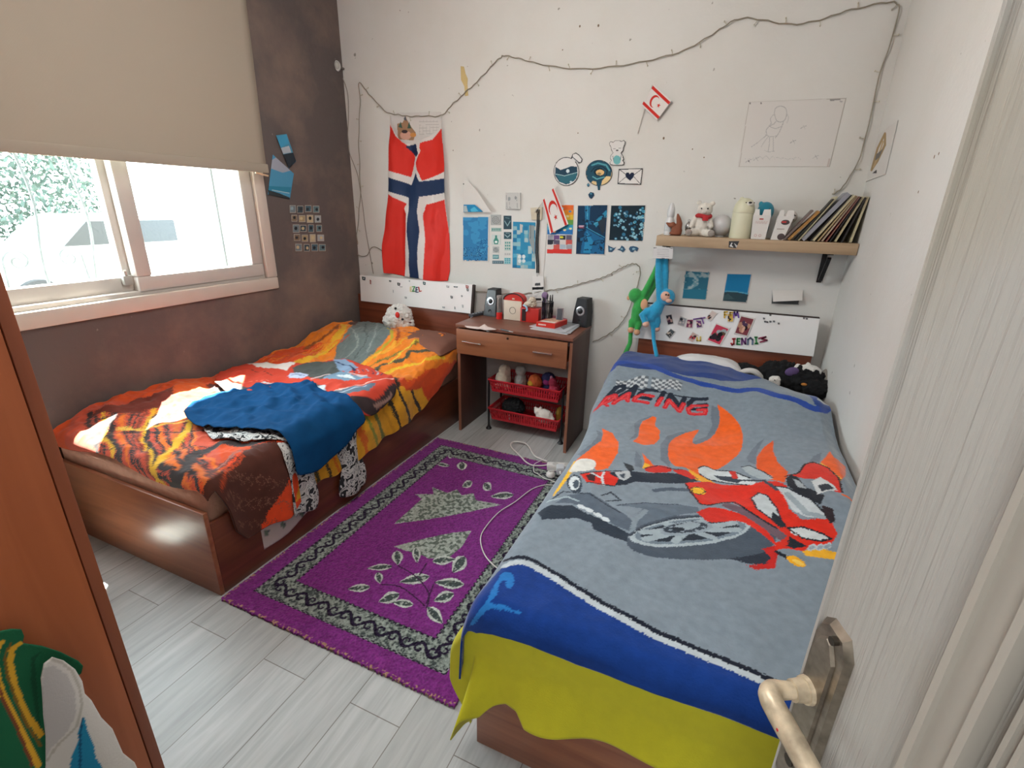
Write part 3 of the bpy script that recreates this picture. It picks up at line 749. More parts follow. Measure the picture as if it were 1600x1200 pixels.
def bed(label, x0, x1, yfoot, name='single_bed'):
    r = thing(name, label, 'bed', ((x0+x1)/2, (yfoot+3.1)/2, 0))
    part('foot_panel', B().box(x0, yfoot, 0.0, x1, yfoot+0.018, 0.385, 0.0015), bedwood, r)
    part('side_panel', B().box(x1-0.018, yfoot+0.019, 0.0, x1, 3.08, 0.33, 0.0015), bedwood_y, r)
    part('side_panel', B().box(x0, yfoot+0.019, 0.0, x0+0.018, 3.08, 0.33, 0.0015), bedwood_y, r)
    part('slat_base', B().box(x0+0.02, yfoot+0.02, 0.20, x1-0.02, 3.07, 0.22), darkboard, r)
    part('headboard', B().box(x0, 3.085, 0.0, x1-0.022, 3.105, 0.815, 0.0015), headwood, r)
    return r
bedL = bed('wooden single bed under the window with glossy brown foot panel', -2.70, -1.672, 0.961)
bedR = bed('brown wooden single bed by the right wall, mostly hidden by blankets', -0.475, 0.505, 0.887)
def slab(quad, y, th=0.022, root=None):
    P = [at(px, py, 'y', y) for px, py in quad]
    b = B().prism(P, (0, th, 0))
    return part('white_headboard_board', b, white_lac, root, smooth=False)
hbL = slab([(562, 430), (738, 445), (735, 490), (564, 470)], 3.062, root=bedL)
hbR = slab([(994, 473), (1281, 498), (1271, 557), (985, 527)], 3.062, root=bedR)
part('board_edge', B().prism([at(738, 445, 'y', 3.062), at(741, 446, 'y', 3.062), at(738, 490, 'y', 3.062), at(735, 490, 'y', 3.062)], (0, 0.024, 0)), darkboard, bedL, smooth=False)
part('board_edge', B().prism([at(994, 471.5, 'y', 3.062), at(1281, 496.5, 'y', 3.062), at(1281, 498, 'y', 3.062), at(994, 473, 'y', 3.062)], (0, 0.024, 0)), darkboard, bedR, smooth=False)
YS = 3.0585
def blockglyph(name, strokes, T, col, parent, w_=0.006, y=YS, th=0.004):
    """a foam / painted letter made of thick strokes (crop coordinates)"""
    ox, oy, k = T; b = B()
    for st in strokes:
        P = [at(ox+x/k, oy+yy/k, 'y', y) for x, yy in st]
        for a, c in zip(P[:-1], P[1:]):
            a = Vector(a); c = Vector(c); d = (c-a)
            if d.length < 1e-5: continue
            u = d.normalized(); n = u.cross(Vector((0, 1, 0))).normalized()
            b.obox((a+c)/2, d/2+u*w_*0.4, n*w_/2, (0, th/2, 0))
    return part(name, b, M('letter_'+col.strip('#'), col, 0.5, var=0.03), parent, smooth=False)
TL_ = (540, 420, 7.273)
blockglyph('letter', [[(752, 205), (735, 207), (735, 255), (752, 255)], [(735, 230), (750, 230)]], TL_, '#e8d79a', hbL, 0.005)
blockglyph('letter', [[(762, 203), (785, 203), (762, 255), (788, 255)]], TL_, '#2f9a4c', hbL)
blockglyph('letter', [[(822, 212), (800, 212), (800, 265), (824, 265)], [(800, 238), (816, 238)]], TL_, '#22486f', hbL)
blockglyph('letter', [[(830, 208), (840, 258), (860, 252)]], TL_, '#c23a3a', hbL)
sk = Paint('#5f6468')
for i, (x, y, wdt, h) in enumerate([(205, 110, 42, 45), (282, 150, 16, 55), (505, 140, 26, 22), (603, 175, 34, 38), (630, 205, 30, 8), (725, 140, 16, 18), (893, 165, 32, 40), (540, 255, 8, 36), (683, 328, 26, 26), (1160, 203, 34, 28), (1250, 206, 50, 14), (1380, 205, 34, 40), (1385, 240, 24, 34), (1203, 322, 26, 34), (1320, 310, 18, 22), (1112, 438, 30, 20), (1240, 445, 8, 34), (1330, 425, 18, 38)]):
    col = ['#2f4247', '#a05048', '#3b4a4e', '#3b3f42', '#6c7276', '#9aa0a3', '#264d52', '#a9adb0', '#9a9ea1', '#a6aaad'][i % 10]
    p = Paint(col); p.poly([(x-wdt*0.2, y-h*0.1), (x+wdt*0.2, y-h*0.2), (x+wdt*0.1, y+h*0.25)], '#dfe2e2')
    print_sheet('sticker', [(x-wdt/2, y-h/2), (x+wdt/2, y-h*0.3), (x+wdt*0.4, y+h/2), (x-wdt*0.35, y+h*0.35)], 'y', YS, p, parent=hbL, T=TL_, res=0.002)
TR_ = (1020, 470, 5.714)
def photo(quad, c, T, seed, name='photo_card', parent=None, y=YS, border='#d9d6d2', label=None, cat=None, group=None):
    rd = random.Random(seed); q = np.array(quad, float); p = Paint(border)
    cen = q.mean(0); inn = cen+(q-cen)*0.86
    p.poly([tuple(v) for v in inn], c[0])
    def uv(u, v): return tuple((1-u)*(1-v)*inn[0]+u*(1-v)*inn[1]+u*v*inn[2]+(1-u)*v*inn[3])
    n = len(c)
    for k in range(3*(n-1)):
        u, v = rd.uniform(0.1, 0.8), rd.uniform(0.25, 0.85); a, b_ = rd.uniform(0.10, 0.25), rd.uniform(0.10, 0.22); col = c[1+k % (n-1)]
        p.poly([uv(min(1, max(0, u+a*math.cos(th))), min(1, max(0, v+b_*math.sin(th)))) for th in np.linspace(0, 2*PI, 9, endpoint=False)], col)
    return print_sheet(name, quad, 'y', y, p, label, cat, group, parent, T, 0.0022)
pal = ['#2c2a30', '#d9b8a8', '#7d2f49', '#1b1a20']
for i, (q, c) in enumerate([
    ([(112, 130), (170, 118), (188, 205), (133, 218)], ['#31323c', '#c7a59a', '#5b3950']),
    ([(245, 135), (308, 160), (280, 230), (218, 210)], ['#9a9ea3', '#2b2b30', '#d0c9c4']),
    ([(305, 165), (365, 165), (355, 245), (292, 240)], ['#7a2b52', '#22202a', '#cda7a0']),
    ([(380, 170), (435, 175), (445, 235), (390, 245)], ['#6d3f78', '#25222c', '#d5b3a9']),
    ([(528, 85), (580, 110), (515, 185), (468, 155)], ['#d3c3bb', '#211f22', '#a86f64']),
    ([(160, 245), (205, 275), (150, 342), (107, 298)], ['#4d5458', '#24262a', '#bfae9f']),
    ([(355, 275), (408, 305), (355, 372), (308, 345)], ['#c9aca4', '#2a2226', '#b5404c']),
    ([(565, 195), (690, 245), (600, 405), (477, 355)], ['#c23a53', '#2a2028', '#9ea8ab', '#5c4a35', '#141216']),
    ([(665, 112), (730, 130), (718, 190), (665, 190)], ['#d7b45a', '#5b2b30', '#2b1f22']),
    ([(785, 125), (915, 155), (845, 325), (722, 295)], ['#7e3b45', '#24161a', '#d9ab95', '#4f3a57', '#b98a72'])]):
    photo(q, c, TR_, 20+i, parent=hbR)
for st, c in [([[(640, 150), (640, 100), (665, 98)], [(640, 125), (658, 124)]], '#d8b23c'), ([[(690, 145), (690, 105), (712, 104)], [(690, 125), (708, 125)]], '#c79f3a'),
              ([[(722, 150), (728, 100), (742, 130), (755, 98), (766, 148)]], '#6c4aa0'), ([[(395, 330), (395, 355), (425, 355), (425, 322)]], '#dcc15a'), ([[(365, 165), (395, 160), (430, 155), (465, 150)]], '#7d5a9a'), ([[(440, 160), (452, 200)]], '#7d5a9a')]:
    blockglyph('letter', st, TR_, c, hbR, 0.008)
blockglyph('letter', [[(712, 340), (735, 338)], [(725, 340), (722, 385), (708, 394), (700, 380)]], TR_, '#b9323a', hbR, 0.0085)
blockglyph('letter', [[(778, 338), (755, 338), (752, 388), (778, 390)], [(754, 362), (772, 362)]], TR_, '#2d8a4f', hbR, 0.0085)
blockglyph('letter', [[(795, 390), (795, 336), (826, 385), (828, 335)]], TR_, '#6b3a74', hbR, 0.0085)
blockglyph('letter', [[(848, 390), (850, 345), (872, 330), (890, 345), (890, 388)]], TR_, '#5d6f8a', hbR, 0.0085)
blockglyph('letter', [[(912, 325), (930, 325)], [(921, 327), (925, 380)], [(915, 382), (935, 380)]], TR_, '#2f8a4c', hbR, 0.0085)
blockglyph('letter', [[(950, 335), (1008, 322), (975, 340), (1018, 352), (960, 368)]], TR_, '#8c3450', hbR, 0.0085)
for x, y in [(993, 158), (1003, 185), (1022, 190), (1050, 186), (1082, 184), (1125, 203), (1050, 128), (1350, 156), (1375, 160)]:
    print_sheet('sticker', [(x-9, y-8), (x+9, y-6), (x+8, y+8), (x-8, y+7)], 'y', YS, Paint('#3c3d40').poly([(x-3, y-3), (x+3, y-2), (x, y+4)], '#c9cacb'), parent=hbR, T=TR_, res=0.0015)

# mattresses
def mattress(label, x0, x1, y0, y1, z0, z1, mat, bev=0.05):
    return solo('mattress', B().box(x0, y0, z0, x1, y1, z1, bev, 4), mat, label, 'mattress')
mattress('mattress in a peach fitted sheet on the bed under the window', -2.672, -1.705, 0.984, 3.06, 0.235, 0.478, sheet_peach)
mattress('mattress on the bed by the right wall under the grey racing blanket', -0.45, 0.48, 0.91, 3.06, 0.235, 0.515, M('white_ticking', '#c9c4bc', 0.9))

# ---- right bed: yellow sheet
def S_Y(s, t):
    s = np.asarray(s, float); t = np.asarray(t, float)
    x, dx = fold_over(s, -0.478, 0.04, 0.05); y, dy = fold_over(t, 0.876, 0.035, 0.0)
    z = H_R(x, np.maximum(y, 0.9))*0+0.532-dx-dy
    hy = sm(dy, 0.15, 0.40); hx_ = sm(dx, 0.02, 0.2)
    crn = np.exp(-((s+0.52)/0.07)**2)
    y = y+0.004-hy*(0.030*(1+np.sin(s*21+0.8))+0.14*crn+0.03)
    x = x-hx_*0.035*(1+np.sin(t*16))
    return np.stack([x, y, z], -1)
ymat = M('lime_yellow_sheet', '#c2bc1e', 0.85, var=0.05, vscale=25, bump=(250, 0.15, 0.002), sheen=0.1)
SY = Surf(S_Y, -0.75, 0.52, 0.35, 1.3)
hem = [SY.inv(p) for p in [(694, 1146), (720, 1128), (737, 1124), (748, 1122), (770, 1104), (790, 1100), (806, 1112), (818, 1140), (832, 1148), (870, 1156), (1000, 1188), (1090, 1215), (1180, 1245)]]
hs = [-0.75, -0.60]+[h[0] for h in hem if h[0] > -0.6]+[0.50]; ht = [0.72, 0.62]+[h[1] for h in hem if h[0] > -0.6]+[hem[-1][1]]
o_ = np.argsort(hs); hs = np.array(hs)[o_]; ht = np.array(ht)[o_]
sg_ = np.linspace(-0.74, 0.497, 260); tg = np.linspace(0, 1, 110)
Sg, Tg = np.meshgrid(sg_, tg, indexing='ij'); TT = np.interp(Sg, hs, ht)
grid_sheet_obj = grid_sheet('bed_sheet', S_Y(Sg, TT+(1.25-TT)*Tg), ymat, None, None, 0.002)
tag(grid_sheet_obj, 'lime yellow bed sheet hanging over the foot of the right bed', 'bed sheet')

# ---- right bed: racing blanket
pb = Paint('#7c8994'); pb.conv = lambda p: SR.inv(p); pb.frame(860, 520, 3.0)
G1, G2, OR, RD, BK, WH, NV = '#5f6b7a', '#3c4856', '#e8601c', '#cf2a18', '#1d222b', '#c2cbd0', '#143f92'
def cloth_tone(P, C):
    n = vnoise(P[:, 0]*3, P[:, 1]*3, 4)*0.5+0.5
    return C
# head stripes
head_lo = [(250, 150), (300, 127), (400, 120), (500, 143), (600, 178), (700, 203), (800, 222), (900, 217), (985, 224)]
pb.poly(head_lo+[(985, 205), (700, 205), (250, 149)], '#17387e')
hl_ = [pb.conv((860+x/3.0, 520+y/3.0)) for x, y in head_lo]
pb.ops.append(('p', np.array([(-0.80, hl_[0][1]-0.02), *[tuple(q) for q in hl_], (hl_[-1][0]+0.05, 3.2), (-0.80, 3.2)]), np.array(hx('#17387e'))))
pb.line(smooth_line([(235, 186), (290, 148), (340, 138), (400, 137), (480, 160), (560, 197), (650, 218), (740, 248), (860, 274), (960, 264), (1060, 292), (1160, 312), (1240, 348), (1340, 342)]), 0.044, '#1a4299')
pb.poly([(1075, 236), (1180, 236), (1290, 290), (1330, 330), (1290, 362), (1240, 330), (1170, 268)], '#1b3f88')
pb.poly([(1250, 310), (1270, 292), (1310, 300), (1330, 325), (1280, 330)], '#a9b3b8')
# chequered flags
for q in ([(310, 218), (462, 205), (450, 268), (305, 255)], [(478, 208), (618, 240), (608, 282), (470, 262)]):
    q = np.array(q, float)
    for i in range(9):
        for j in range(5):
            def g(u, v): return tuple((1-u)*(1-v)*q[0]+u*(1-v)*q[1]+u*v*q[2]+(1-u)*v*q[3]+np.array([0, 9*math.sin(u*6)]))
            pb.poly([g(i/9, j/5), g((i+1)/9, j/5), g((i+1)/9, (j+1)/5), g(i/9, (j+1)/5)], '#bcc2c6' if (i+j) % 2 else '#5c636b')
# RACING
glyph = {'R': [[(0, 1), (0.1, 0), (0.7, 0), (0.9, 0.25), (0.7, 0.5), (0.05, 0.5)], [(0.4, 0.5), (0.85, 1)]], 'A': [[(0, 1), (0.45, 0), (0.9, 1)], [(0.2, 0.65), (0.75, 0.65)]],
         'C': [[(0.9, 0.08), (0.2, 0.02), (0, 0.5), (0.1, 0.98), (0.85, 0.95)]], 'I': [[(0.5, 0), (0.3, 1)]], 'N': [[(0, 1), (0.1, 0), (0.75, 1), (0.9, 0)]],
         'G': [[(0.95, 0.08), (0.25, 0.02), (0, 0.5), (0.1, 0.98), (0.8, 0.95), (0.88, 0.55), (0.5, 0.55)]]}
top = smooth_line([(300, 262), (375, 248), (450, 268), (540, 292), (640, 312), (740, 318)], 12); bot = smooth_line([(205, 372), (300, 330), (400, 318), (520, 348), (630, 378), (745, 388)], 12)
def word_pt(u, v):
    i = u*(len(top)-1); k = min(int(i), len(top)-2); f = i-k
    a = np.array(top[k])*(1-f)+np.array(top[k+1])*f; b_ = np.array(bot[k])*(1-f)+np.array(bot[k+1])*f
    return tuple(a*(1-v)+b_*v)
def word(v0, v1, wdt, col):
    x = 0.0
    for ch, wl_ in zip('RACING', (0.19, 0.18, 0.17, 0.09, 0.19, 0.18)):
        for st in glyph[ch]:
            pts = []
            for a, c in zip(st[:-1], st[1:]):
                for k in range(4): pts.append((a[0]+(c[0]-a[0])*k/4, a[1]+(c[1]-a[1])*k/4))
            pts.append(st[-1])
            pb.line([word_pt(x+px*wl_*0.86, v0+(v1-v0)*py) for px, py in pts], wdt, col)
        x += wl_
word(-0.08, 0.70, 0.024, '#1a2333'); word(0.40, 1.02, 0.022, '#c4202a'); word(0.45, 0.98, 0.006, '#d8484a')
pb.line([(330, 262), (380, 254), (460, 276), (600, 300), (735, 312)], 0.010, '#1a2333')
# flames with their grey echoes
pb.poly([(215, 460), (240, 470), (250, 500), (235, 530), (150, 590), (125, 580), (190, 530), (222, 490)], '#69737f')
pb.poly([(240, 450), (290, 475), (318, 520), (315, 570), (270, 640), (215, 655), (200, 620), (130, 605), (100, 625), (150, 580), (200, 540), (238, 512), (246, 480)], OR)
pb.poly([(480, 390), (430, 415), (415, 450), (410, 490), (365, 512), (395, 480), (392, 430), (420, 403)], '#69737f')
pb.poly([(482, 392), (496, 402), (490, 440), (513, 465), (510, 500), (485, 525), (440, 532), (400, 520), (385, 517), (412, 490), (416, 450), (432, 415)], OR)
pb.poly([(560, 640), (515, 600), (513, 530), (545, 490), (600, 470), (692, 458), (650, 480), (590, 500), (560, 540), (560, 600)], '#69737f')
pb.poly([(755, 350), (785, 365), (795, 420), (770, 485), (720, 520), (668, 530), (665, 515), (730, 490), (758, 440), (750, 390)], '#69737f')
pb.poly(smooth_line([(780, 345), (840, 390), (885, 445), (900, 500), (890, 560), (850, 600), (790, 640), (735, 650), (760, 705), (725, 700), (690, 672), (640, 642), (580, 630), (553, 590), (555, 530), (590, 490), (650, 468), (696, 457), (668, 500), (674, 527), (720, 517), (768, 480), (792, 420), (780, 345)], 4), OR)
pb.poly([(1002, 505), (985, 530), (965, 570), (960, 625), (925, 612), (918, 590), (945, 550), (975, 520)], '#69737f')
pb.poly([(1045, 510), (1042, 560), (1062, 610), (1112, 660), (1095, 712), (1010, 692), (965, 640), (965, 590), (1000, 540)], '#dc5518')
pb.poly([(1270, 563), (1262, 610), (1215, 608), (1232, 580)], '#69737f')
pb.poly([(1310, 558), (1325, 590), (1382, 630), (1382, 680), (1362, 702), (1300, 650), (1265, 610), (1290, 585)], OR)
pb.poly([(1268, 612), (1300, 640), (1362, 690), (1355, 712), (1290, 660), (1262, 630)], '#e8a52a')
pb.poly([(400, 560), (425, 590), (430, 640), (395, 635), (392, 600)], '#69737f')
pb.poly([(430, 570), (470, 610), (485, 630), (430, 642), (440, 610)], OR); pb.poly([(430, 642), (440, 615), (490, 632)], '#e8b02a')
pb.poly([(640, 642), (700, 672), (770, 706), (740, 712), (670, 690)], '#e8a52a')
# street line and helmet shape at left
pb.poly([(20, 750), (80, 660), (110, 610), (130, 612), (100, 660), (45, 735), (10, 775)], '#e6b22c')
pb.poly(smooth_line([(88, 655), (120, 610), (165, 597), (205, 605), (212, 628), (190, 652), (150, 656), (88, 660)], 4), '#d8d8d2')
# left fork, headlamp
pb.poly([(75, 690), (110, 668), (140, 680), (150, 720), (140, 750), (105, 750), (80, 725)], '#2f3a48')
pb.ell(112, 708, 26, 32, '#cfd8dc'); pb.ell(120, 712, 14, 20, '#44515e')
pb.poly([(138, 668), (260, 655), (310, 665), (320, 700), (300, 718), (220, 717), (170, 708)], RD)
pb.poly([(165, 675), (215, 668), (205, 705), (180, 700)], '#3a1a1e'); pb.line([(190, 665), (240, 690), (250, 716)], 0.010, WH); pb.line([(250, 660), (240, 690)], 0.008, WH); pb.line([(138, 668), (260, 655), (330, 655)], 0.006, BK); pb.line([(170, 708), (300, 720)], 0.006, BK)
pb.poly([(270, 665), (320, 655), (440, 662), (560, 660), (650, 678), (695, 700), (640, 713), (500, 708), (400, 702), (350, 716), (300, 718), (320, 690)], '#232b38')
pb.poly([(300, 662), (368, 655), (376, 680), (345, 700), (322, 690)], '#aeb4b8'); pb.poly([(320, 672), (350, 668), (345, 690)], '#3a4654')
pb.poly([(343, 612), (385, 630), (392, 652), (370, 662), (352, 638)], '#20272f')
pb.poly(smooth_line([(440, 640), (470, 628), (520, 628), (565, 640), (560, 655), (500, 660), (450, 655), (440, 640)], 3), '#c8281c'); pb.line([(440, 640), (500, 628), (565, 642), (640, 655), (690, 690)], 0.005, BK)
pb.poly([(570, 648), (640, 652), (685, 685), (660, 692), (600, 668)], '#c8281c')
# frame, swing arm
pb.poly([(310, 812), (450, 800), (600, 812), (690, 828), (700, 850), (600, 862), (540, 890), (430, 925), (372, 950), (385, 890), (430, 830)], '#5c6977')
pb.poly([(20, 800), (90, 760), (180, 755), (260, 795), (340, 855), (385, 890), (380, 940), (300, 910), (200, 850), (100, 800)], '#55616f')
pb.poly([(-60, 850), (0, 812), (100, 810), (170, 850), (260, 890), (372, 950), (362, 990), (290, 965), (200, 925), (190, 895), (120, 870), (-40, 880)], '#28323f')
pb.line([(0, 790), (60, 745), (180, 760), (330, 850)], 0.006, '#2b3440'); pb.line([(-20, 800), (80, 770), (130, 790)], 0.008, '#9fb0b8')
for x, y in ((145, 818), (182, 836), (222, 860), (258, 881)): pb.ell(x, y, 22, 9, '#c3cdd2', 0.4)
pb.line([(240, 765), (285, 748), (330, 786), (262, 790)], 0.007, '#2b3440'); pb.line([(490, 742), (560, 736), (650, 745)], 0.020, '#4a5665')
pb.line([(380, 945), (395, 890), (445, 840)], 0.018, '#7e8c96'); pb.line([(310, 812), (450, 800), (600, 812)], 0.006, '#3c4856')
# shadow under the wheel
pb.poly([(760, 1060), (1000, 1020), (1060, 1050), (1050, 1095), (930, 1085), (850, 1068)], '#2b323e')
# wheel: tyre, rim, spokes, hub
pb.poly(smooth_line([(358, 985), (372, 950), (440, 905), (560, 870), (700, 862), (860, 872), (990, 905), (1050, 960), (1040, 1010), (960, 1045), (800, 1066), (640, 1074), (500, 1062), (400, 1035), (358, 1005), (358, 985)], 4), '#47525f')
def ring(cx, cy, rx, ry, rot, col): pb.ell(cx, cy, rx, ry, col, rot, 44)
ring(650, 942, 284, 66, -0.10, '#a3b0b7'); ring(655, 938, 262, 56, -0.10, '#6d7c88'); ring(655, 936, 232, 46, -0.10, '#232c37')
for k in range(8):
    a = k*PI/4+0.3; ca, sa = math.cos(a), math.sin(a)
    pb.line([(645+60*ca, 930+14*sa-6*ca), (652+236*ca, 936+46*sa-22*ca)], 0.024, '#9aa8b0')
ring(635, 925, 125, 32, -0.12, '#8c9aa4'); ring(632, 922, 105, 24, -0.12, '#2f3945'); ring(640, 915, 62, 17, -0.15, '#93a1aa'); ring(600, 930, 30, 9, 0, '#1d2530')
for k in range(7): pb.ell(635+80*math.cos(k*0.9), 922+17*math.sin(k*0.9)-6*math.cos(k*0.9), 8, 4, '#8c9aa4')
pb.line([(372, 960), (440, 915), (560, 880), (700, 868)], 0.006, '#2b3440')
# fairing
pb.poly([(630, 712), (740, 700), (800, 715), (920, 722), (1000, 702), (1060, 705), (1110, 728), (1092, 760), (1120, 830), (1180, 880), (1312, 882), (1342, 960), (1312, 1000), (1230, 1012), (1180, 1028), (1110, 1020), (1050, 1030), (1052, 1000), (1100, 968), (1060, 920), (980, 880), (900, 832), (850, 800), (800, 803), (740, 818), (700, 812), (660, 760)], RD)
pb.poly([(820, 800), (900, 830), (970, 870), (1050, 915), (1110, 960), (1080, 985), (1020, 950), (960, 905), (880, 850), (800, 820)], '#6a5560')
pb.poly(smooth_line([(682, 850), (740, 828), (820, 835), (900, 860), (960, 900), (1020, 950), (1060, 1010), (1000, 962), (900, 892), (820, 888), (745, 893), (712, 872), (682, 850)], 3), '#cc2a1c')
pb.poly([(990, 1020), (1050, 1008), (1062, 1050), (1052, 1108), (960, 1112), (920, 1092), (1012, 1085), (1032, 1060)], '#b82420')
pb.line([(800, 803), (860, 800), (910, 835), (985, 880), (1060, 925)], 0.007, BK); pb.poly([(1120, 960), (1200, 1005), (1140, 1018), (1105, 1010)], BK)
pb.poly([(940, 782), (975, 758), (1012, 770), (1062, 830), (1075, 870), (1045, 887), (965, 830)], '#b7c0c4'); pb.line([(940, 782), (975, 758), (1012, 770), (1062, 830), (1078, 872), (1045, 887), (965, 832)], 0.006, '#40303a', True)
pb.poly([(1050, 728), (1112, 735), (1220, 788), (1282, 850), (1305, 882), (1200, 870), (1130, 832), (1092, 770)], '#b9c2c6'); pb.line([(1050, 728), (1112, 735), (1220, 788), (1282, 850), (1308, 885)], 0.007, BK); pb.line([(1110, 760), (1200, 850), (1280, 872)], 0.02, '#93a0a8')
pb.poly([(1108, 920), (1180, 914), (1270, 948), (1312, 975), (1270, 982), (1180, 966), (1130, 946)], '#c3c9cb'); pb.line([(1108, 920), (1180, 914), (1270, 948), (1312, 975), (1270, 983), (1180, 967), (1108, 920)], 0.007, BK)
pb.poly([(1040, 845), (1075, 870), (1110, 912), (1075, 920), (1035, 885)], '#20262f'); pb.line([(630, 712), (660, 760), (700, 812), (740, 818), (800, 806)], 0.006, '#3a1a1a')
pb.ell(692, 748, 36, 18, '#eab424', 0.2); pb.line([(660, 736), (692, 730), (728, 750), (700, 767), (665, 758)], 0.004, BK, True)
pb.line([(1055, 1035), (1110, 1065)], 0.012, BK); pb.ell(1150, 1080, 48, 20, '#e9a81e', 0.42); pb.ell(1160, 1085, 30, 10, '#f0c75a', 0.42)
pb.poly([(1180, 1026), (1262, 1018), (1358, 1045), (1352, 1076), (1280, 1064), (1190, 1050)], '#e2a82c')
for x, y in ((1225, 1012), (1262, 1012), (1296, 1008)): pb.ell(x, y, 22, 14, '#aeb8bd', -0.5); pb.ell(x, y, 15, 8, '#8b98a3', -0.5)
# windscreen mirrors and arms
pb.poly(smooth_line([(692, 640), (720, 628), (780, 648), (850, 655), (930, 690), (960, 712), (920, 722), (800, 703), (740, 690), (700, 665), (692, 640)], 3), '#c3cbce'); pb.line(smooth_line([(692, 640), (720, 628), (780, 648), (850, 655), (930, 690)], 3), 0.007, BK); pb.line([(700, 665), (740, 690), (800, 703), (920, 722)], 0.007, BK)
pb.poly([(760, 670), (840, 680), (900, 700), (880, 712), (800, 695)], '#313b48'); pb.poly([(835, 655), (865, 655), (880, 690), (855, 690)], '#c02a20')
pb.poly(smooth_line([(893, 635), (930, 630), (1000, 658), (1045, 690), (990, 692), (930, 672), (893, 635)], 3), '#9fabb1'); pb.line([(893, 635), (930, 630), (1000, 658), (1040, 688)], 0.005, BK); pb.line([(900, 700), (1000, 700), (1060, 745)], 0.012, '#39434f')
# helmet
pb.poly([(1102, 690), (1140, 668), (1200, 735), (1285, 768), (1262, 812), (1180, 772), (1110, 725)], '#20242c')
pb.poly(smooth_line([(1100, 682), (1160, 665), (1190, 622), (1232, 610), (1300, 640), (1350, 690), (1366, 755), (1320, 742), (1285, 720), (1230, 690), (1180, 690), (1120, 672), (1100, 682)], 3), RD)
pb.poly([(1222, 700), (1262, 680), (1330, 722), (1345, 745), (1295, 748), (1250, 765)], '#c7ccce'); pb.poly([(1250, 720), (1300, 712), (1330, 735), (1270, 750)], '#2a303a'); pb.poly([(1130, 690), (1165, 700), (1200, 740), (1160, 730)], '#9aa3a8')
pb.line([(1100, 682), (1160, 665), (1190, 622), (1232, 610), (1300, 640), (1350, 690), (1366, 755)], 0.007, '#32181a')
pb.poly([(1266, 812), (1320, 830), (1338, 890), (1310, 905), (1285, 862)], '#2a1e24'); pb.poly([(1300, 770), (1375, 775), (1400, 850), (1350, 990), (1335, 900), (1325, 830)], '#7d8a96')
pb.line([(1370, 765), (1425, 812)], 0.010, '#d9622a')
# foot stripes
pb.frame(680, 820, 2.424)
bl_line = smooth_line([(262, 142), (300, 128), (345, 128), (400, 155), (500, 220), (600, 283), (730, 355), (850, 415), (980, 470), (1100, 522), (1200, 565), (1330, 622)], 4)
pb.poly([(x, y+16) for x, y in bl_line]+[(1400, 900), (0, 900), (-60, 600), (150, 300)], '#15387f')
pb.ops.append(('p', np.array([(-0.80, 0.5), (-0.49, 0.5), (-0.49, 1.06), (-0.80, 1.06)]), np.array(hx('#15387f'))))
pb.line([(x-2, y+20) for x, y in bl_line], 0.020, '#b3bdc3'); pb.line(bl_line, 0.014, '#151b2a')
pb.poly(smooth_line([(250, 190), (285, 185), (300, 215), (285, 245), (265, 235), (270, 215), (245, 225), (235, 270), (210, 300), (260, 310), (330, 340), (260, 330), (200, 325), (150, 380), (140, 370), (190, 300), (215, 250), (250, 190)], 3), '#2872b8')
ns_, nt_ = 420, 640
s_ = np.linspace(-0.70, 0.518, ns_); Sg, Tu = np.meshgrid(s_, np.linspace(0, 1, nt_), indexing='ij')
hemR = [SR.inv(p) for p in [(725, 1000), (745, 990), (770, 992), (800, 1000), (830, 1010), (900, 1038), (1000, 1075), (1100, 1110), (1180, 1140), (1225, 1158)]]
tf = np.interp(Sg, [-0.75]+[h[0] for h in hemR]+[0.52], [hemR[0][1]]+[h[1] for h in hemR]+[hemR[-1][1]])
te = np.interp(Sg, [-0.7, 0.0, 0.08, hl_[-1][0], 0.40, 0.52], [2.97, 2.97, 2.95, hl_[-1][1]+0.012, hl_[-1][1]-0.05, hl_[-1][1]-0.16])
Tg = tf+(te-tf)*Tu; Sf = Sg.ravel(); Tf = Tg.ravel()
Cb = pb.eval(np.stack([Sf, Tf], -1)+0.0012*np.random.default_rng(3).standard_normal((len(Sf), 2)))
bk = grid_sheet('fleece_blanket', S_R(Sg, Tg, 0.004), M_paint('fleece_print', 0.95, bump=(180, 0.35, 0.003), sheen=0.35, mottled=0.10, mscale=38, spec=0.1), None, Cb, 0.006)
tag(bk, 'grey and blue fleece blanket printed with a red racing motorcycle and flames', 'blanket')

# ---- left bed: duvet
pd = Paint('#cf4f22'); pd.conv = lambda p: SL.inv(p); pd.frame(80, 460, 2.353)
DK, YL, SA, BRN, TE = '#3a3333', '#d9a92c', '#c4523a', '#4f2a20', '#6c7472'
def streak(pts, w_, c): pd.line(smooth_line(pts, 5), w_, c)
# foot stripes running across the bed
rd = random.Random(11)
pd.poly([(100, 430), (620, 380), (600, 740), (150, 650)], SA)
fam = []
for k in range(17):
    f = k/16
    a = (150+470*f, 440-60*f); m1 = (150+380*f, 520+10*f); m2 = (175+400*f, 600+20*f); e = (230+420*f, 672+75*f)
    cjt = rd.choice([DK, '#7d3a2c', '#c9682f', DK, YL, '#e0722a']); streak([a, (m1[0]+rd.uniform(-8, 8), m1[1]), (m2[0]+rd.uniform(-8, 8), m2[1]), e], rd.uniform(0.010, 0.024), cjt)
for k in range(3):
    y = 455+k*62; streak([(170+k*8, y+20), (260+k*12, y-5), (380+k*12, y+5), (520+k*9, y-12), (700, y-20)], rd.uniform(0.006, 0.014), rd.choice([DK, '#d8832c', '#7d3a2c', DK]))
streak([(660, 365), (560, 430), (500, 510), (430, 590), (400, 650), (405, 700)], 0.030, YL)
streak([(640, 440), (520, 470), (380, 500), (250, 500)], 0.022, '#d8b04a')
streak([(880, 520), (760, 560), (640, 560), (540, 600), (470, 690)], 0.045, DK)
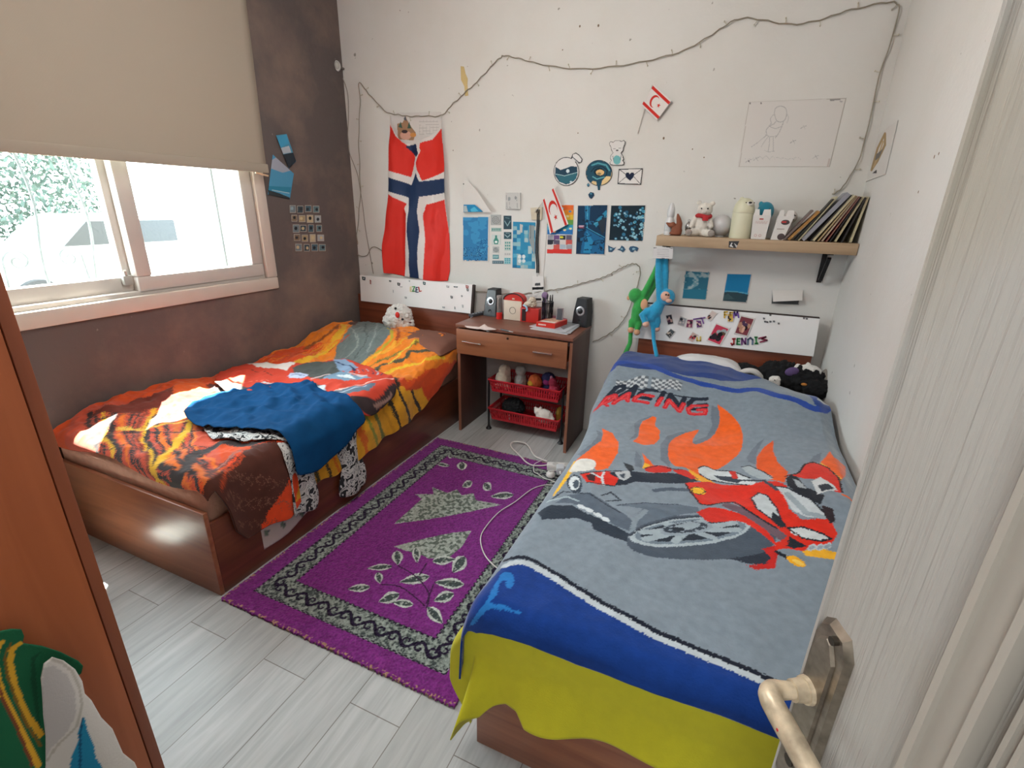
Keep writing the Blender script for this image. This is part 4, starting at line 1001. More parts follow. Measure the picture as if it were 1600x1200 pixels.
streak([(760, 600), (650, 620), (560, 680)], 0.03, '#5a3a34'); streak([(840, 560), (700, 590), (600, 650)], 0.012, '#a8665a')
pd.poly([(170, 440), (300, 395), (450, 350), (640, 330), (640, 385), (460, 410), (300, 440), (150, 460)], '#6d2f24')
pd.poly([(455, 335), (540, 315), (590, 345), (600, 378), (520, 365), (460, 385)], '#d45a26'); pd.poly([(590, 330), (640, 370), (700, 380), (620, 400)], DK)
# near corner: brown tyre track and orange triangle
pd.poly([(560, 760), (600, 690), (660, 620), (760, 565), (840, 545), (900, 560), (1000, 700), (990, 980), (560, 980)], '#e0481a')
pd.poly([(575, 700), (650, 640), (750, 570), (840, 548), (868, 640), (820, 760), (765, 870), (740, 960), (560, 960), (560, 760)], BRN)
for k in range(7):
    x = 640+k*34; streak([(x-70+k*3, 700+20*k*0.2), (x-20, 660+12*k*0.3), (x+16, 700)], 0.003, '#7d5344'); streak([(x-30, 780), (x, 750), (x+30, 790)], 0.003, '#7d5344'); streak([(x-20, 860), (x+5, 835), (x+30, 870)], 0.003, '#704638')
pd.line([(600, 740), (640, 660), (720, 600)], 0.010, '#b8441f')
# drape under the shirts: yellow and dark bars
pd.poly([(880, 500), (1115, 430), (1270, 340), (1500, 190), (1520, 400), (1130, 640), (1050, 720), (880, 760)], '#d89a22')
for x0, y0, w_, c in [(930, 650, 0.03, '#c8601e'), (965, 640, 0.022, '#4b4526'), (1005, 615, 0.018, '#3a3226'), (1035, 600, 0.014, '#cf6a20'), (1130, 510, 0.030, '#cf6420'), (1165, 500, 0.022, '#8a8a30'), (1195, 480, 0.030, '#6d7038'), (1225, 440, 0.016, '#c98c20'), (1250, 430, 0.022, '#3a3428'), (1290, 400, 0.024, '#352c26'), (1330, 370, 0.024, '#352c26'), (1362, 345, 0.012, '#c9501e')]:
    streak([(x0-50, y0-150), (x0-22, y0-60), (x0, y0), (x0+22, y0+60), (x0+20, y0+140)], w_, c)
pd.poly([(1330, 290), (1490, 190), (1520, 330), (1400, 420), (1360, 340)], '#c9441c'); pd.poly([(1270, 320), (1400, 280), (1500, 200), (1490, 250), (1400, 330), (1300, 350)], '#cc4a1e')
# upper bed: orange, yellow, the grey-green flame patch
pd.poly([(770, 250), (900, 190), (1080, 90), (1300, 60), (1500, 150), (1490, 240), (1300, 320), (1200, 300), (1050, 265), (880, 280)], '#dd7a20')
pd.poly([(770, 252), (900, 195), (1000, 190), (960, 240), (880, 275)], '#cf4a1e')
streak([(890, 262), (980, 232), (1050, 170), (1080, 110)], 0.05, '#d8a52a'); streak([(930, 200), (1010, 160), (1060, 110)], 0.03, '#8a4a1f'); streak([(960, 215), (1035, 165), (1070, 115)], 0.012, '#d06a20')
pd.poly(smooth_line([(1040, 255), (1050, 200), (1085, 150), (1110, 110), (1150, 90), (1220, 95), (1252, 125), (1235, 165), (1200, 200), (1185, 235), (1130, 262), (1070, 275), (1040, 255)], 3), '#66706e')
streak([(1100, 120), (1130, 180), (1090, 240)], 0.012, '#87908a'); streak([(1160, 110), (1160, 170), (1120, 240)], 0.010, '#4a5352'); streak([(1200, 110), (1190, 160), (1165, 220)], 0.009, '#88908c')
streak([(1240, 130), (1250, 170), (1215, 200), (1190, 240)], 0.025, '#a9982f'); streak([(1255, 120), (1280, 150), (1260, 190)], 0.02, '#a04a1c')
streak([(1110, 105), (1135, 84), (1200, 78), (1250, 96)], 0.05, '#4d3630'); streak([(1265, 110), (1330, 112), (1400, 120), (1440, 150)], 0.05, '#c5401a')
streak([(1110, 300), (1180, 290), (1230, 262), (1300, 250), (1330, 220), (1400, 205), (1460, 190)], 0.032, '#4b4a38'); streak([(1150, 275), (1240, 240), (1300, 215), (1360, 180)], 0.014, '#6d6a34')
streak([(1120, 320), (1200, 300), (1290, 275), (1350, 255), (1440, 225)], 0.026, '#dbb02c'); streak([(1240, 260), (1290, 225), (1350, 180), (1400, 160)], 0.016, '#d8b43a'); streak([(1200, 235), (1260, 205), (1310, 160)], 0.02, '#e09a2a')
streak([(1100, 280), (1160, 250), (1240, 205), (1260, 190)], 0.03, '#e09b2c'); streak([(1330, 150), (1400, 140), (1450, 165)], 0.022, '#7a3222'); streak([(1380, 165), (1430, 170), (1480, 190)], 0.02, '#c84a1e'); streak([(1000, 250), (1120, 262)], 0.02, '#d8862a')
for k in range(9):
    x = 780+k*30; streak([(x, 262-k*6), (x+40, 240-k*7), (x+80, 232-k*9)], 0.008, rd.choice(['#e07a26', '#b8401c', '#d9952a']))
ns_, nt_ = 460, 560
hemL = [SL.inv(p) for p in [(330, 772), (352, 800), (368, 832), (386, 840), (403, 828), (450, 805), (488, 757), (526, 740), (564, 711), (650, 647), (683, 604), (712, 565)]]
hemL = sorted([(h[1], h[0]) for h in hemL]); ty = [0.90]+[h[0] for h in hemL]+[2.82, 2.95]; sy = [hemL[0][1]-0.02]+[h[1] for h in hemL]+[-1.62, -1.70]
Su, Tg = np.meshgrid(np.linspace(0, 1, ns_), np.linspace(0, 1, nt_), indexing='ij')
t0 = 0.955; Tg = t0+(2.90-t0)*Tg
se = np.interp(Tg, ty, sy)+0.006*np.sin(Tg*40); s0 = -2.705+0.02*sm(Tg, 2.5, 2.9)
Sg = s0+(se-s0)*Su
Tg2 = Tg-0.02*np.sin(Sg*9)*(1-sm(Tg, 0.95, 1.2))-0.0*Sg
rng_ = np.random.default_rng(5)
def dv_warp(P):     # the print wanders with the bunched cloth
    return P+0.016*np.stack([vnoise(P[:, 0]*12, P[:, 1]*12, 3), vnoise(P[:, 0]*12, P[:, 1]*12, 8)], -1)+0.006*np.stack([vnoise(P[:, 0]*45, P[:, 1]*45, 4), vnoise(P[:, 0]*45, P[:, 1]*45, 9)], -1)+0.0035*rng_.standard_normal(P.shape)
Cd = pd.eval(dv_warp(np.stack([Sg.ravel(), Tg.ravel()], -1)))
dvt = grid_sheet('duvet', S_L(Sg, Tg2, 0.006, 1.6), M_paint('duvet_print', 0.85, bump=(260, 0.2, 0.002), sheen=0.15, mottled=0.10, mscale=22), None, Cd, 0.010)
tag(dvt, 'crumpled orange, yellow and dark patterned duvet on the bed under the window', 'duvet')

def on_left(name, crop_pts, paint, mat, off, label=None, cat=None, parent=None, step=0.010, wr=1.6, thick=0.003, T=(80, 460, 2.353), extra=None, sm_n=3):
    ox, oy, k = T
    pts = smooth_line(list(crop_pts)+[crop_pts[0]], sm_n)[:-1]
    st = [SL.inv((ox+x/k, oy+y/k)) for x, y in pts]
    def f(s, t):
        X = S_L(s, t, off, wr)
        if extra is not None: X = X+extra(s, t)
        return X
    o = cloth_piece(name, st, f, mat, parent, step, paint, thick)
    if label: tag(o, label, cat)
    return o
# white flowered under-sheet showing below the duvet hem
ps = Paint('#c9bdb8'); ps.conv = lambda p: SL.inv(p); ps.frame(80, 460, 2.353)
for x, y in ((750, 900), (765, 925), (745, 930), (800, 880), (860, 850), (985, 705), (930, 810)): ps.ell(x, y, 9, 12, '#6f7f70'); ps.ell(x+7, y-6, 4, 5, '#4b5660')
on_left('bed_sheet', [(640, 740), (700, 800), (728, 885), (735, 925), (752, 960), (800, 935), (880, 880), (960, 790), (1040, 735), (1028, 690), (900, 640), (800, 640)], ps, M_paint('flowered_sheet', 0.9), -0.012, 'white flowered bed sheet hanging below the duvet on the left bed', 'bed sheet', wr=0.0)
# printed red pyjama top
pr = Paint('#c2402c'); pr.conv = lambda p: SL.inv(p); pr.frame(80, 460, 2.353)
pr.poly([(720, 272), (900, 270), (870, 300), (760, 290)], '#d8cfc8'); pr.poly([(890, 290), (960, 262), (1060, 268), (1090, 300), (1000, 330), (900, 325)], '#4a4f4c')
pr.poly([(1040, 262), (1085, 258), (1130, 290), (1090, 310), (1060, 300)], '#7c93ad'); pr.line([(1050, 270), (1100, 285), (1120, 300)], 0.012, '#1e2f52')
for k in range(7): pr.line([(1110+k*17, 296), (1118+k*17, 306), (1112+k*17, 318)], 0.005, '#1f2f4c' if k % 2 == 0 else '#9fb2c4')
pr.ell(910, 318, 38, 13, '#aeb9d2'); pr.line([(880, 318), (910, 312), (935, 322)], 0.006, '#3c4a6a'); pr.line([(900, 310), (925, 325)], 0.006, '#3c4a6a')
pr.line([(960, 330), (1060, 312), (1110, 310), (1160, 322)], 0.014, '#c9b0ae'); pr.poly([(1000, 330), (1060, 305), (1120, 315), (1180, 328), (1090, 335)], '#6f8ba0'); pr.poly([(1050, 318), (1100, 315), (1120, 325), (1060, 328)], '#cbd6da')
pr.poly([(860, 345), (960, 345), (1010, 360), (1000, 390), (960, 380)], '#4c4a50'); pr.ell(985, 372, 26, 14, '#9fb0bd'); pr.ell(1000, 365, 12, 8, '#c3d0d6')
pr.line([(1010, 388), (1100, 362), (1220, 335), (1260, 328)], 0.010, '#e2c2b8'); pr.poly([(1020, 385), (1110, 362), (1200, 350), (1170, 375), (1080, 390)], '#5a6c7c'); pr.line([(1060, 380), (1160, 360)], 0.008, '#a8b8c8')
pr.poly([(1100, 400), (1180, 400), (1262, 340), (1262, 372), (1165, 445), (1095, 430)], '#33282a'); pr.poly([(1170, 410), (1240, 372), (1235, 385), (1180, 420)], '#8f6f66')
pr.line([(735, 295), (760, 305), (790, 308), (815, 322)], 0.005, '#5a2a22'); pr.poly([(590, 340), (640, 335), (740, 365), (700, 385), (640, 375)], '#4b4a48'); pr.line([(640, 350), (760, 340), (880, 350)], 0.005, '#d8715c'); pr.line([(780, 352), (860, 348)], 0.016, '#b9c0c2')
on_left('pyjama_shirt', [(605, 345), (622, 312), (720, 275), (880, 272), (1040, 262), (1100, 260), (1200, 298), (1262, 326), (1245, 378), (1162, 442), (1108, 430), (1085, 395), (1000, 395), (900, 395), (800, 385), (700, 392), (640, 372)], pr, M_paint('pyjama_print', 0.85, bump=(240, 0.2, 0.002)), 0.030, 'red printed pyjama top lying crumpled behind the blue T-shirt', 'pyjamas', wr=1.4)
# pyjama trousers under the shirt
def camo(name):
    m, nt, b = nodes(name)
    tc = nt.nodes.new('ShaderNodeTexCoord'); n = nt.nodes.new('ShaderNodeTexNoise'); n.inputs['Scale'].default_value = 26; n.inputs['Detail'].default_value = 1.5; n.inputs['Distortion'].default_value = 1.2
    r = nt.nodes.new('ShaderNodeValToRGB'); r.color_ramp.interpolation = 'CONSTANT'
    r.color_ramp.elements[0].color = (*hx('#26282b'), 1); r.color_ramp.elements[1].position = 0.44; r.color_ramp.elements[1].color = (*hx('#c9c9c6'), 1)
    e = r.color_ramp.elements.new(0.54); e.color = (*hx('#6f7376'), 1); e = r.color_ramp.elements.new(0.58); e.color = (*hx('#c9c9c6'), 1); e = r.color_ramp.elements.new(0.66); e.color = (*hx('#2a2c30'), 1)
    nt.links.new(tc.outputs['Object'], n.inputs['Vector']); nt.links.new(n.outputs['Fac'], r.inputs[0]); nt.links.new(r.outputs[0], b.inputs['Base Color']); b.inputs['Roughness'].default_value = 0.9
    return m
cm = camo('black_white_print')
tr_ = thing('pyjama_trousers', 'black, white and grey patterned pyjama trousers, legs hanging from under the blue T-shirt', 'trousers', (-1.7, 1.5, 0.3))
bulge = lambda s, t: np.stack([0.012*np.sin(t*45)*sm(s, -1.62, -1.5), 0*s, 0*s], -1)
on_left('trouser_leg', [(830, 560), (940, 560), (950, 640), (975, 720), (970, 765), (935, 790), (905, 800), (880, 812), (872, 760), (868, 690)], None, cm, 0.022, parent=tr_, wr=0.3, extra=bulge)
on_left('trouser_leg', [(1030, 480), (1105, 470), (1112, 545), (1140, 620), (1144, 690), (1110, 720), (1072, 745), (1050, 728), (1062, 640), (1040, 570)], None, cm, 0.022, parent=tr_, wr=0.3, extra=bulge)
on_left('waistband', [(562, 505), (600, 548), (690, 556), (780, 552), (845, 556), (880, 560), (860, 480), (700, 470)], None, cm, 0.020, parent=tr_, wr=1.6)
# blue t-shirt
pbs = Paint('#14567f'); pbs.conv = lambda p: SL.inv(p)
folds = lambda s, t: np.stack([0*s, 0*s, (0.0055*np.sin((s*0.35+t)*62+7*vnoise(s*4, t*4, 1))*(0.5+0.8*vnoise(s*3, t*5, 5))+0.010*(1-2*np.abs(vnoise(s*9+t*4, t*14-s*3, 6)))+0.004*vnoise(s*40, t*25, 8))*(1-sm(s, -1.72, -1.62))], -1)
on_left('t_shirt', [(493, 462), (520, 430), (600, 400), (680, 378), (760, 362), (860, 352), (955, 345), (985, 372), (1060, 388), (1095, 405), (1130, 455), (1095, 495), (1060, 548), (1000, 602), (955, 640), (905, 652), (872, 650), (865, 600), (842, 545), (740, 535), (690, 518), (640, 528), (560, 512), (510, 492)], pbs, M('blue_cotton', '#063f6b', 0.9, var=0.12, vscale=14, bump=(300, 0.15, 0.002), spec=0.15), 0.042, 'crumpled dark blue T-shirt draped over the edge of the left bed', 'T-shirt', extra=folds, wr=1.2)

# pillow and plush at the head of the left bed
def pillow(name, c, r, mat, label, rot=0.0, parent=None):
    n = 40; U, V = np.meshgrid(np.linspace(-1, 1, n), np.linspace(-1, 1, n), indexing='ij')
    prof = np.maximum(1-np.abs(U)**3.2, 0)**0.5*np.maximum(1-np.abs(V)**3.2, 0)**0.5
    hgt = prof+0.05*wrinkle(U*0.8, V*0.8, 3)*prof
    b = B(); vs = []; idx = lambda i, j, s: s*n*n+i*n+j
    cx, sx = math.cos(rot), math.sin(rot)
    for sgn in (1, -1):
        for i in range(n):
            for j in range(n):
                x, y = U[i, j]*r[0], V[i, j]*r[1]; vs.append((c[0]+x*cx-y*sx, c[1]+x*sx+y*cx, c[2]+sgn*hgt[i, j]*r[2]))
    fs = []
    for i in range(n-1):
        for j in range(n-1):
            fs.append((idx(i, j, 0), idx(i+1, j, 0), idx(i+1, j+1, 0), idx(i, j+1, 0))); fs.append((idx(i, j, 1), idx(i, j+1, 1), idx(i+1, j+1, 1), idx(i+1, j, 1)))
    b.add(vs, fs); return solo(name, b, mat, label, 'pillow', angle=180)
pillow('pillow', (-1.93, 2.83, 0.565), (0.27, 0.20, 0.075), M('brown_pillowcase', '#7a4f40', 0.9, var=0.08), 'brown pillow at the head of the left bed behind the duvet')
pillow('pillow', (-0.05, 2.985, 0.610), (0.20, 0.065, 0.085), M('white_pillowcase', '#d2d2d2', 0.9), 'white pillow at the head of the right bed behind the blue blanket edge')
fur_w = M('white_fur', '#d9d6d0', 0.95, var=0.06, vscale=60, sheen=0.4, bump=(90, 0.8, 0.01))
pl = thing('plush_toy', 'white fuzzy plush head with a red nose by the left headboard', 'plush toy', (-2.20, 2.93, 0.66))
c0 = at(624, 495, 'y', 2.93)
blob('plush_head', [('e', c0, (0.105, 0.085, 0.095)), ('e', c0+np.array([-0.05, -0.01, -0.03]), (0.08, 0.07, 0.06)), ('e', c0+np.array([0.055, 0.0, -0.05]), (0.06, 0.06, 0.06))], fur_w, pl, 0.006, 0.010, 55)
part('nose', B().ell(at(621, 492, 'y', 2.845), (0.017, 0.012, 0.022)), M('red_felt', '#c8281e', 0.6), pl)
part('eye', B().ell(at(618, 482, 'y', 2.853), 0.009), M('black_bead', '#15151a', 0.2), pl)
part('eye', B().ell(at(629, 499, 'y', 2.845), 0.009), M('black_bead'), pl)
part('mouth', B().ell(at(641, 504, 'y', 2.86), (0.012, 0.007, 0.006)), M('dark_felt', '#4a1f22', 0.7), pl)

# ================================================================ RUG
RX0, RX1, RY0, RY1 = -1.652, -0.585, 0.945, 2.545
nu, nv = 400, 600
U, V = np.meshgrid(np.linspace(RX0, RX1, nu), np.linspace(RY0, RY1, nv), indexing='ij')
pg = Paint('#7a2f7c'); pg.conv = lambda p: tuple(at(p[0], p[1], 'z', 0.012)[:2]) if p[1] > 300 else p
P = np.stack([U.ravel(), V.ravel()], -1)
e = np.minimum(np.minimum(P[:, 0]-RX0, RX1-P[:, 0]), np.minimum(P[:, 1]-RY0, RY1-P[:, 1]))
C = np.tile(np.array(hx('#742d74')), (len(P), 1))
mot = vnoise(P[:, 0]*90, P[:, 1]*90, 1)*0.5+vnoise(P[:, 0]*190, P[:, 1]*190, 2)*0.5+0.12*np.random.default_rng(2).standard_normal(len(P))
grey = np.array(hx('#7c847d'))[None]*(1+0.35*mot[:, None]); grey[mot < -0.16] = hx('#474f4e')
band = (e > 0.085) & (e < 0.195)
C[band] = grey[band]
bl_ = ((e > 0.082) & (e < 0.092)) | ((e > 0.187) & (e < 0.200))
chk = ((np.floor(P[:, 0]/0.012)+np.floor(P[:, 1]/0.012)) % 2 == 0)
C[bl_ & chk] = hx('#2a2030')
pv = Paint('#000000')
def vine(x0, y0, x1, y1, n):
    L = math.hypot(x1-x0, y1-y0); d = np.array([x1-x0, y1-y0])/L; nn = np.array([-d[1], d[0]]); step = L/n
    o = np.array([x0, y0])
    wv = [o+d*(i*L/(n*10))+nn*0.022*math.sin(i*PI/5) for i in range(n*10+1)]
    pv.line(wv, 0.012, '#1c1226')
    for k in range(n*2):
        c = o+d*(k+0.5)*step/2; sg = 1 if k % 2 == 0 else -1; pts = []
        c = c-nn*sg*0.004
        for i in range(16):
            a = i*0.42; r = 0.026*(1-i/20.0); pts.append(c+(d*math.cos(a)+nn*math.sin(a)*sg)*r)
        pv.line(pts, 0.0085, '#241a30')
m_ = 0.14
vine(RX0+m_, RY0+m_, RX1-m_, RY0+m_, 7); vine(RX0+m_, RY1-m_, RX1-m_, RY1-m_, 7); vine(RX0+m_, RY0+m_, RX0+m_, RY1-m_, 12); vine(RX1-m_, RY0+m_, RX1-m_, RY1-m_, 12)
Cv = pv.eval(P); hit = Cv.sum(1) > 1e-9; C[hit & (e > 0.088) & (e < 0.192)] = Cv[hit & (e > 0.088) & (e < 0.192)]
# leaves of the middle field (crop coordinates 340,660 scale 2.727)
lf = Paint('#000000'); lf.conv = lambda p: tuple(at(p[0], p[1], 'z', 0.012)[:2]); lf.frame(340, 660, 2.727)
lv_ = Paint('#000000'); lv_.conv = lf.conv; lv_.frame(340, 660, 2.727)
la_ = Paint('#000000'); la_.conv = lf.conv; la_.frame(340, 660, 2.727)
def leaf(x0, y0, x1, y1, wd, inner=True):
    d = np.array([x1-x0, y1-y0], float); L = np.linalg.norm(d); d /= L; n = np.array([-d[1], d[0]])
    def outl(k): 
        up = [np.array([x0, y0])+d*L*t+n*wd*k*math.sin(PI*t**0.8) for t in np.linspace(0.02, 1, 14)]
        dn = [np.array([x0, y0])+d*L*t-n*wd*k*math.sin(PI*t**0.8) for t in np.linspace(1, 0.02, 14)]
        return [tuple(q) for q in up+dn]
    lf.poly(outl(1.0), '#ffffff'); la_.poly(outl(1.0), '#ffffff'); lv_.poly(outl(0.55), '#ffffff')
for a in [(765, 545, 768, 608, 24), (745, 612, 632, 622, 14), (845, 530, 850, 598, 18), (915, 590, 1015, 582, 20), (1055, 570, 1000, 640, 30), (682, 638, 692, 686, 18), (905, 655, 772, 680, 22), (650, 700, 552, 710, 18), (1052, 690, 922, 680, 24), (775, 730, 685, 765, 24), (1008, 728, 918, 760, 24), (835, 775, 740, 765, 18), (895, 785, 960, 858, 26),
          (1085, 252, 1040, 275, 16), (1135, 258, 1165, 290, 20), (1262, 308, 1160, 315, 16), (1040, 168, 1042, 205, 22), (1110, 155, 1050, 145, 10), (1000, 150, 980, 130, 10), (990, 185, 920, 172, 8)]:
    leaf(*a)
tri1 = [(752, 432), (870, 325), (840, 305), (920, 305), (915, 275), (980, 300), (1020, 285), (1040, 310), (1090, 300), (1100, 330), (1210, 350), (1120, 370), (1000, 395), (880, 415)]
tri2 = [(752, 528), (840, 505), (900, 490), (1000, 470), (1082, 460), (1040, 530), (985, 575), (900, 580), (860, 560), (800, 545)]
lf.poly(tri1, '#ffffff'); lf.poly(tri2, '#ffffff')
Ca_ = la_.eval(P).sum(1) > 1; Cl = lf.eval(P).sum(1) > 1; Ci = lv_.eval(P).sum(1) > 1; ms = np.abs(mot)
lite = np.array(hx('#98a097')); gg = np.tile(lite, (len(P), 1)); gg[(vnoise(P[:, 0]*90, P[:, 1]*90, 7) > 0.15)] = hx('#5d675f'); gg[~Ci & Ca_] = hx('#b4bab2'); gg[Ci & (vnoise(P[:, 0]*130, P[:, 1]*130, 5) > -0.35)] = hx('#3f4847')
C[Cl & (e > 0.2)] = gg[Cl & (e > 0.2)]
st = Paint('#000000'); st.conv = lf.conv; st.frame(340, 660, 2.727)
for q in ([(770, 610), (850, 660), (900, 730), (890, 790)], [(700, 690), (780, 700), (860, 760), (880, 780)], [(890, 600), (860, 650)], [(920, 690), (890, 770)]): st.line(smooth_line(q, 4), 0.006, '#3a1f3c')
Cs = st.eval(P); h2 = Cs.sum(1) > 1e-9; C[h2] = Cs[h2]
C = C*(1+0.36*mot[:, None])
edge_c = (e < 0.012) & ((vnoise(P[:, 0]*160, P[:, 1]*160, 9) > 0.3)); C[edge_c] = hx('#a5826a')
X = np.stack([U, V, 0.011+0.0022*vnoise(U*200, V*200, 4)], -1)
rg = grid_sheet('rug', X, M_paint('rug_pile', 0.95, bump=(420, 0.5, 0.004), sheen=0.2, mottled=0.16, mscale=150, spec=0.05), None, C, 0.0095)
tag(rg, 'purple rug with grey scroll border and leaf pattern between the beds', 'rug')

# ================================================================ DESK
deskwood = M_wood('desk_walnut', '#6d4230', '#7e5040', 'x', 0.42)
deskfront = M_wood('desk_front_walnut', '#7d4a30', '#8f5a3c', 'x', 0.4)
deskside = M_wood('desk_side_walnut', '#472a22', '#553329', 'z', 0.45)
chrome = M('chrome', '#d8d8da', 0.18, metal=1.0, var=0.02)
dk = thing('desk', 'small brown wooden desk with one drawer between the two beds', 'desk', (-1.19, 2.93, 0))
DXL, DXR, DY0, DY1, DZ = -1.590, -0.800, 2.72, 3.135, 0.768
part('desk_top', B().box(DXL-0.006, DY0, DZ-0.020, DXR+0.004, DY1, DZ, 0.001), deskwood, dk)
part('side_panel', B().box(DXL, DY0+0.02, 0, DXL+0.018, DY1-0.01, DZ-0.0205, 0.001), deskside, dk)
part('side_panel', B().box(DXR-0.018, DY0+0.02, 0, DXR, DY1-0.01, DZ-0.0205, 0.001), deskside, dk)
part('side_edge', B().box(DXL, DY0+0.012, 0, DXL+0.018, DY0+0.0195, 0.57), M('edge_band', '#8a5a44', 0.5), dk, smooth=False)
part('side_edge', B().box(DXR-0.018, DY0+0.012, 0, DXR, DY0+0.0195, 0.735), M('edge_band'), dk, smooth=False)
dr = part('drawer', B().box(DXL+0.002, DY0-0.004, 0.572, DXR-0.028, DY0+0.014, 0.738, 0.0015).box(DXL+0.04, DY0+0.015, 0.60, DXR-0.04, DY1-0.05, 0.612), deskfront, dk)
for (pa, pb2) in (((722, 533.5), (750, 538.5)), ((833, 550), (862, 554))):
    a = at(*pa, 'y', DY0-0.022); c = at(*pb2, 'y', DY0-0.022)
    hb = B().tube([(a[0]+0.008, DY0-0.004, a[2]), a, c, (c[0]-0.008, DY0-0.004, c[2])], 0.0055, 8)
    part('handle', hb, chrome, dr)
a = at(793, 529, 'y', DY0-0.005); part('lock', B().cyl((a[0], DY0-0.0035, a[2]), (a[0], DY0-0.008, a[2]), 0.007, seg=16), M('lock_metal', '#51433a', 0.3, metal=0.8), dr)
T5 = (700, 420, 4.287)
def c5(x, y, ax, v): return at(700+x/4.287, 420+y/4.287, ax, v)
# papers stuck in the drawer gap
pp = thing('torn_paper', 'scraps of white paper poking out of the desk drawer at left', 'paper', tuple(c5(230, 400, 'y', DY0)))
for q in ([(110, 383), (200, 392), (255, 398), (200, 405), (130, 395)], [(195, 398), (240, 372), (262, 390), (320, 408), (250, 412)]):
    part('paper_scrap', B().prism([c5(x, y, 'y', DY0-0.008-0.002*i) for i, (x, y) in enumerate(q)], (0, 0.010, 0.001)), M('pinkish_paper', '#cdbcb4', 0.8), pp, smooth=False)
def on_desk(x, y): P = c5(x, y, 'z', DZ); return np.array([P[0], min(P[1], DY1-0.02), DZ])
def zpx(x, y, yy): return c5(x, y, 'y', yy)
# speakers
blk = M('speaker_black', '#17181a', 0.55, var=0.05); blk2 = M('speaker_face', '#2a2b2e', 0.25)
def speaker(base, h, wd, lean, rz, label):
    t = thing('desktop_speaker', label, 'speaker', tuple(base), 'pair of desk speakers')
    R = Matrix.Rotation(rz, 3, 'Z')
    def L(x, y, z): return Vector(base)+R @ Vector((x, y+lean*z, z))
    ww_ = wd/2; d = 0.075
    b = B(); poly = [(-ww_*1.08, 0), (ww_*1.08, 0), (ww_, h*0.5), (ww_*0.72, h), (-ww_*0.72, h), (-ww_, h*0.5)]
    b.prism([L(x, 0, z) for x, z in poly], R @ Vector((0, d, 0))); part('cabinet', b, blk, t, smooth=False)
    f = B(); f.prism([L(x*0.9, -0.003, h*0.04+z*0.92) for x, z in poly], R @ Vector((0, 0.0029, 0))); pf = part('front_plate', f, blk2, t, smooth=False)
    cz = h*0.56; nrm = (R @ Vector((0, -1, lean))).normalized(); rq = Vector((0, 0, 1)).rotation_difference(nrm).to_matrix()
    part('driver_ring', B().lathe(L(0, -0.003, cz), [(wd*0.30, 0), (wd*0.31, 0.004), (wd*0.25, 0.005), (wd*0.24, 0.002)], 28, rot=rq), M('silver_ring', '#b9bcc0', 0.25, metal=0.7), pf)
    part('driver_cone', B().lathe(L(0, -0.0032, cz), [(wd*0.235, 0.001), (wd*0.11, 0.003), (wd*0.10, 0.006), (0.002, 0.008)], 24, rot=rq), M('cone_black', '#131315', 0.4), pf)
    part('bass_port', B().lathe(L(0, -0.003, h*0.20), [(wd*0.12, 0), (wd*0.12, 0.002), (wd*0.07, 0.0005)], 20, rot=rq), M('cone_black'), pf)
    return t
b1 = on_desk(278, 287); b1[1] = 3.03; b1[0] = zpx(278, 280, 3.03)[0]
h1 = zpx(305, 103, 3.03)[2]-zpx(278, 280, 3.03)[2]
speaker(b1, h1, 0.092, 0.18, -0.05, 'black desk speaker at the left end of the desk beside the left bed')
b2 = np.array([zpx(878, 330, 3.02)[0], 3.03, DZ]); speaker(b2, h1*0.98, 0.098, 0.10, -0.18, 'black desk speaker at the right end of the desk')
# remote control
a = on_desk(150, 322); c = on_desk(250, 300); d = Vector(c-a); t = thing('remote_control', 'dark grey remote control lying at the left of the desk top', 'remote control', tuple((a+c)/2))
n = Vector((-d.y, d.x, 0)).normalized()
part('remote_body', B().obox((Vector(a)+Vector(c))/2+Vector((0, 0, 0.009)), d/2, n*0.022, (0, 0, 0.008), 0.004), M('remote_grey', '#4a4d52', 0.4), t)
for k in range(4): part('button', B().cyl(Vector(a)+d*(0.2+0.18*k)+Vector((0, 0, 0.016)), Vector(a)+d*(0.2+0.18*k)+Vector((0, 0, 0.0195)), 0.006, seg=10), M('button_grey', '#a7acb2', 0.4), t)
part('pencil_stub', B().tube([Vector(a)+Vector((0.02, -0.03, 0.004)), Vector(c)+Vector((-0.03, -0.025, 0.004))], 0.003, 6), M('button_grey'), t)
# red and clear container
c = np.array([zpx(343, 290, 2.99)[0], 2.99, DZ]); wdt = 0.020
ht_ = zpx(343, 175, 2.99)[2]-DZ
t = thing('pencil_tube', 'clear plastic tube with a red bottom next to the left speaker', 'container', tuple(c))
clear = M('clear_plastic', '#b8b4b0', 0.15, var=0.02, trans=0.75)
part('tube_base', B().lathe(c, [(0.020, 0.0), (0.0205, 0.002), (0.020, 0.045), (0.017, 0.047)], 20), M('red_plastic', '#c22420', 0.35), t)
part('clear_tube', B().lathe(c+[0, 0, 0.0475], [(0.0175, 0.0), (0.0175, ht_-0.07), (0.0155, ht_-0.068)], 20), clear, t)
part('cap', B().lathe(c+[0, 0, ht_-0.0195], [(0.0185, 0), (0.0185, 0.014), (0.015, 0.017)], 20), M('grey_cap', '#8b8682', 0.4), t)
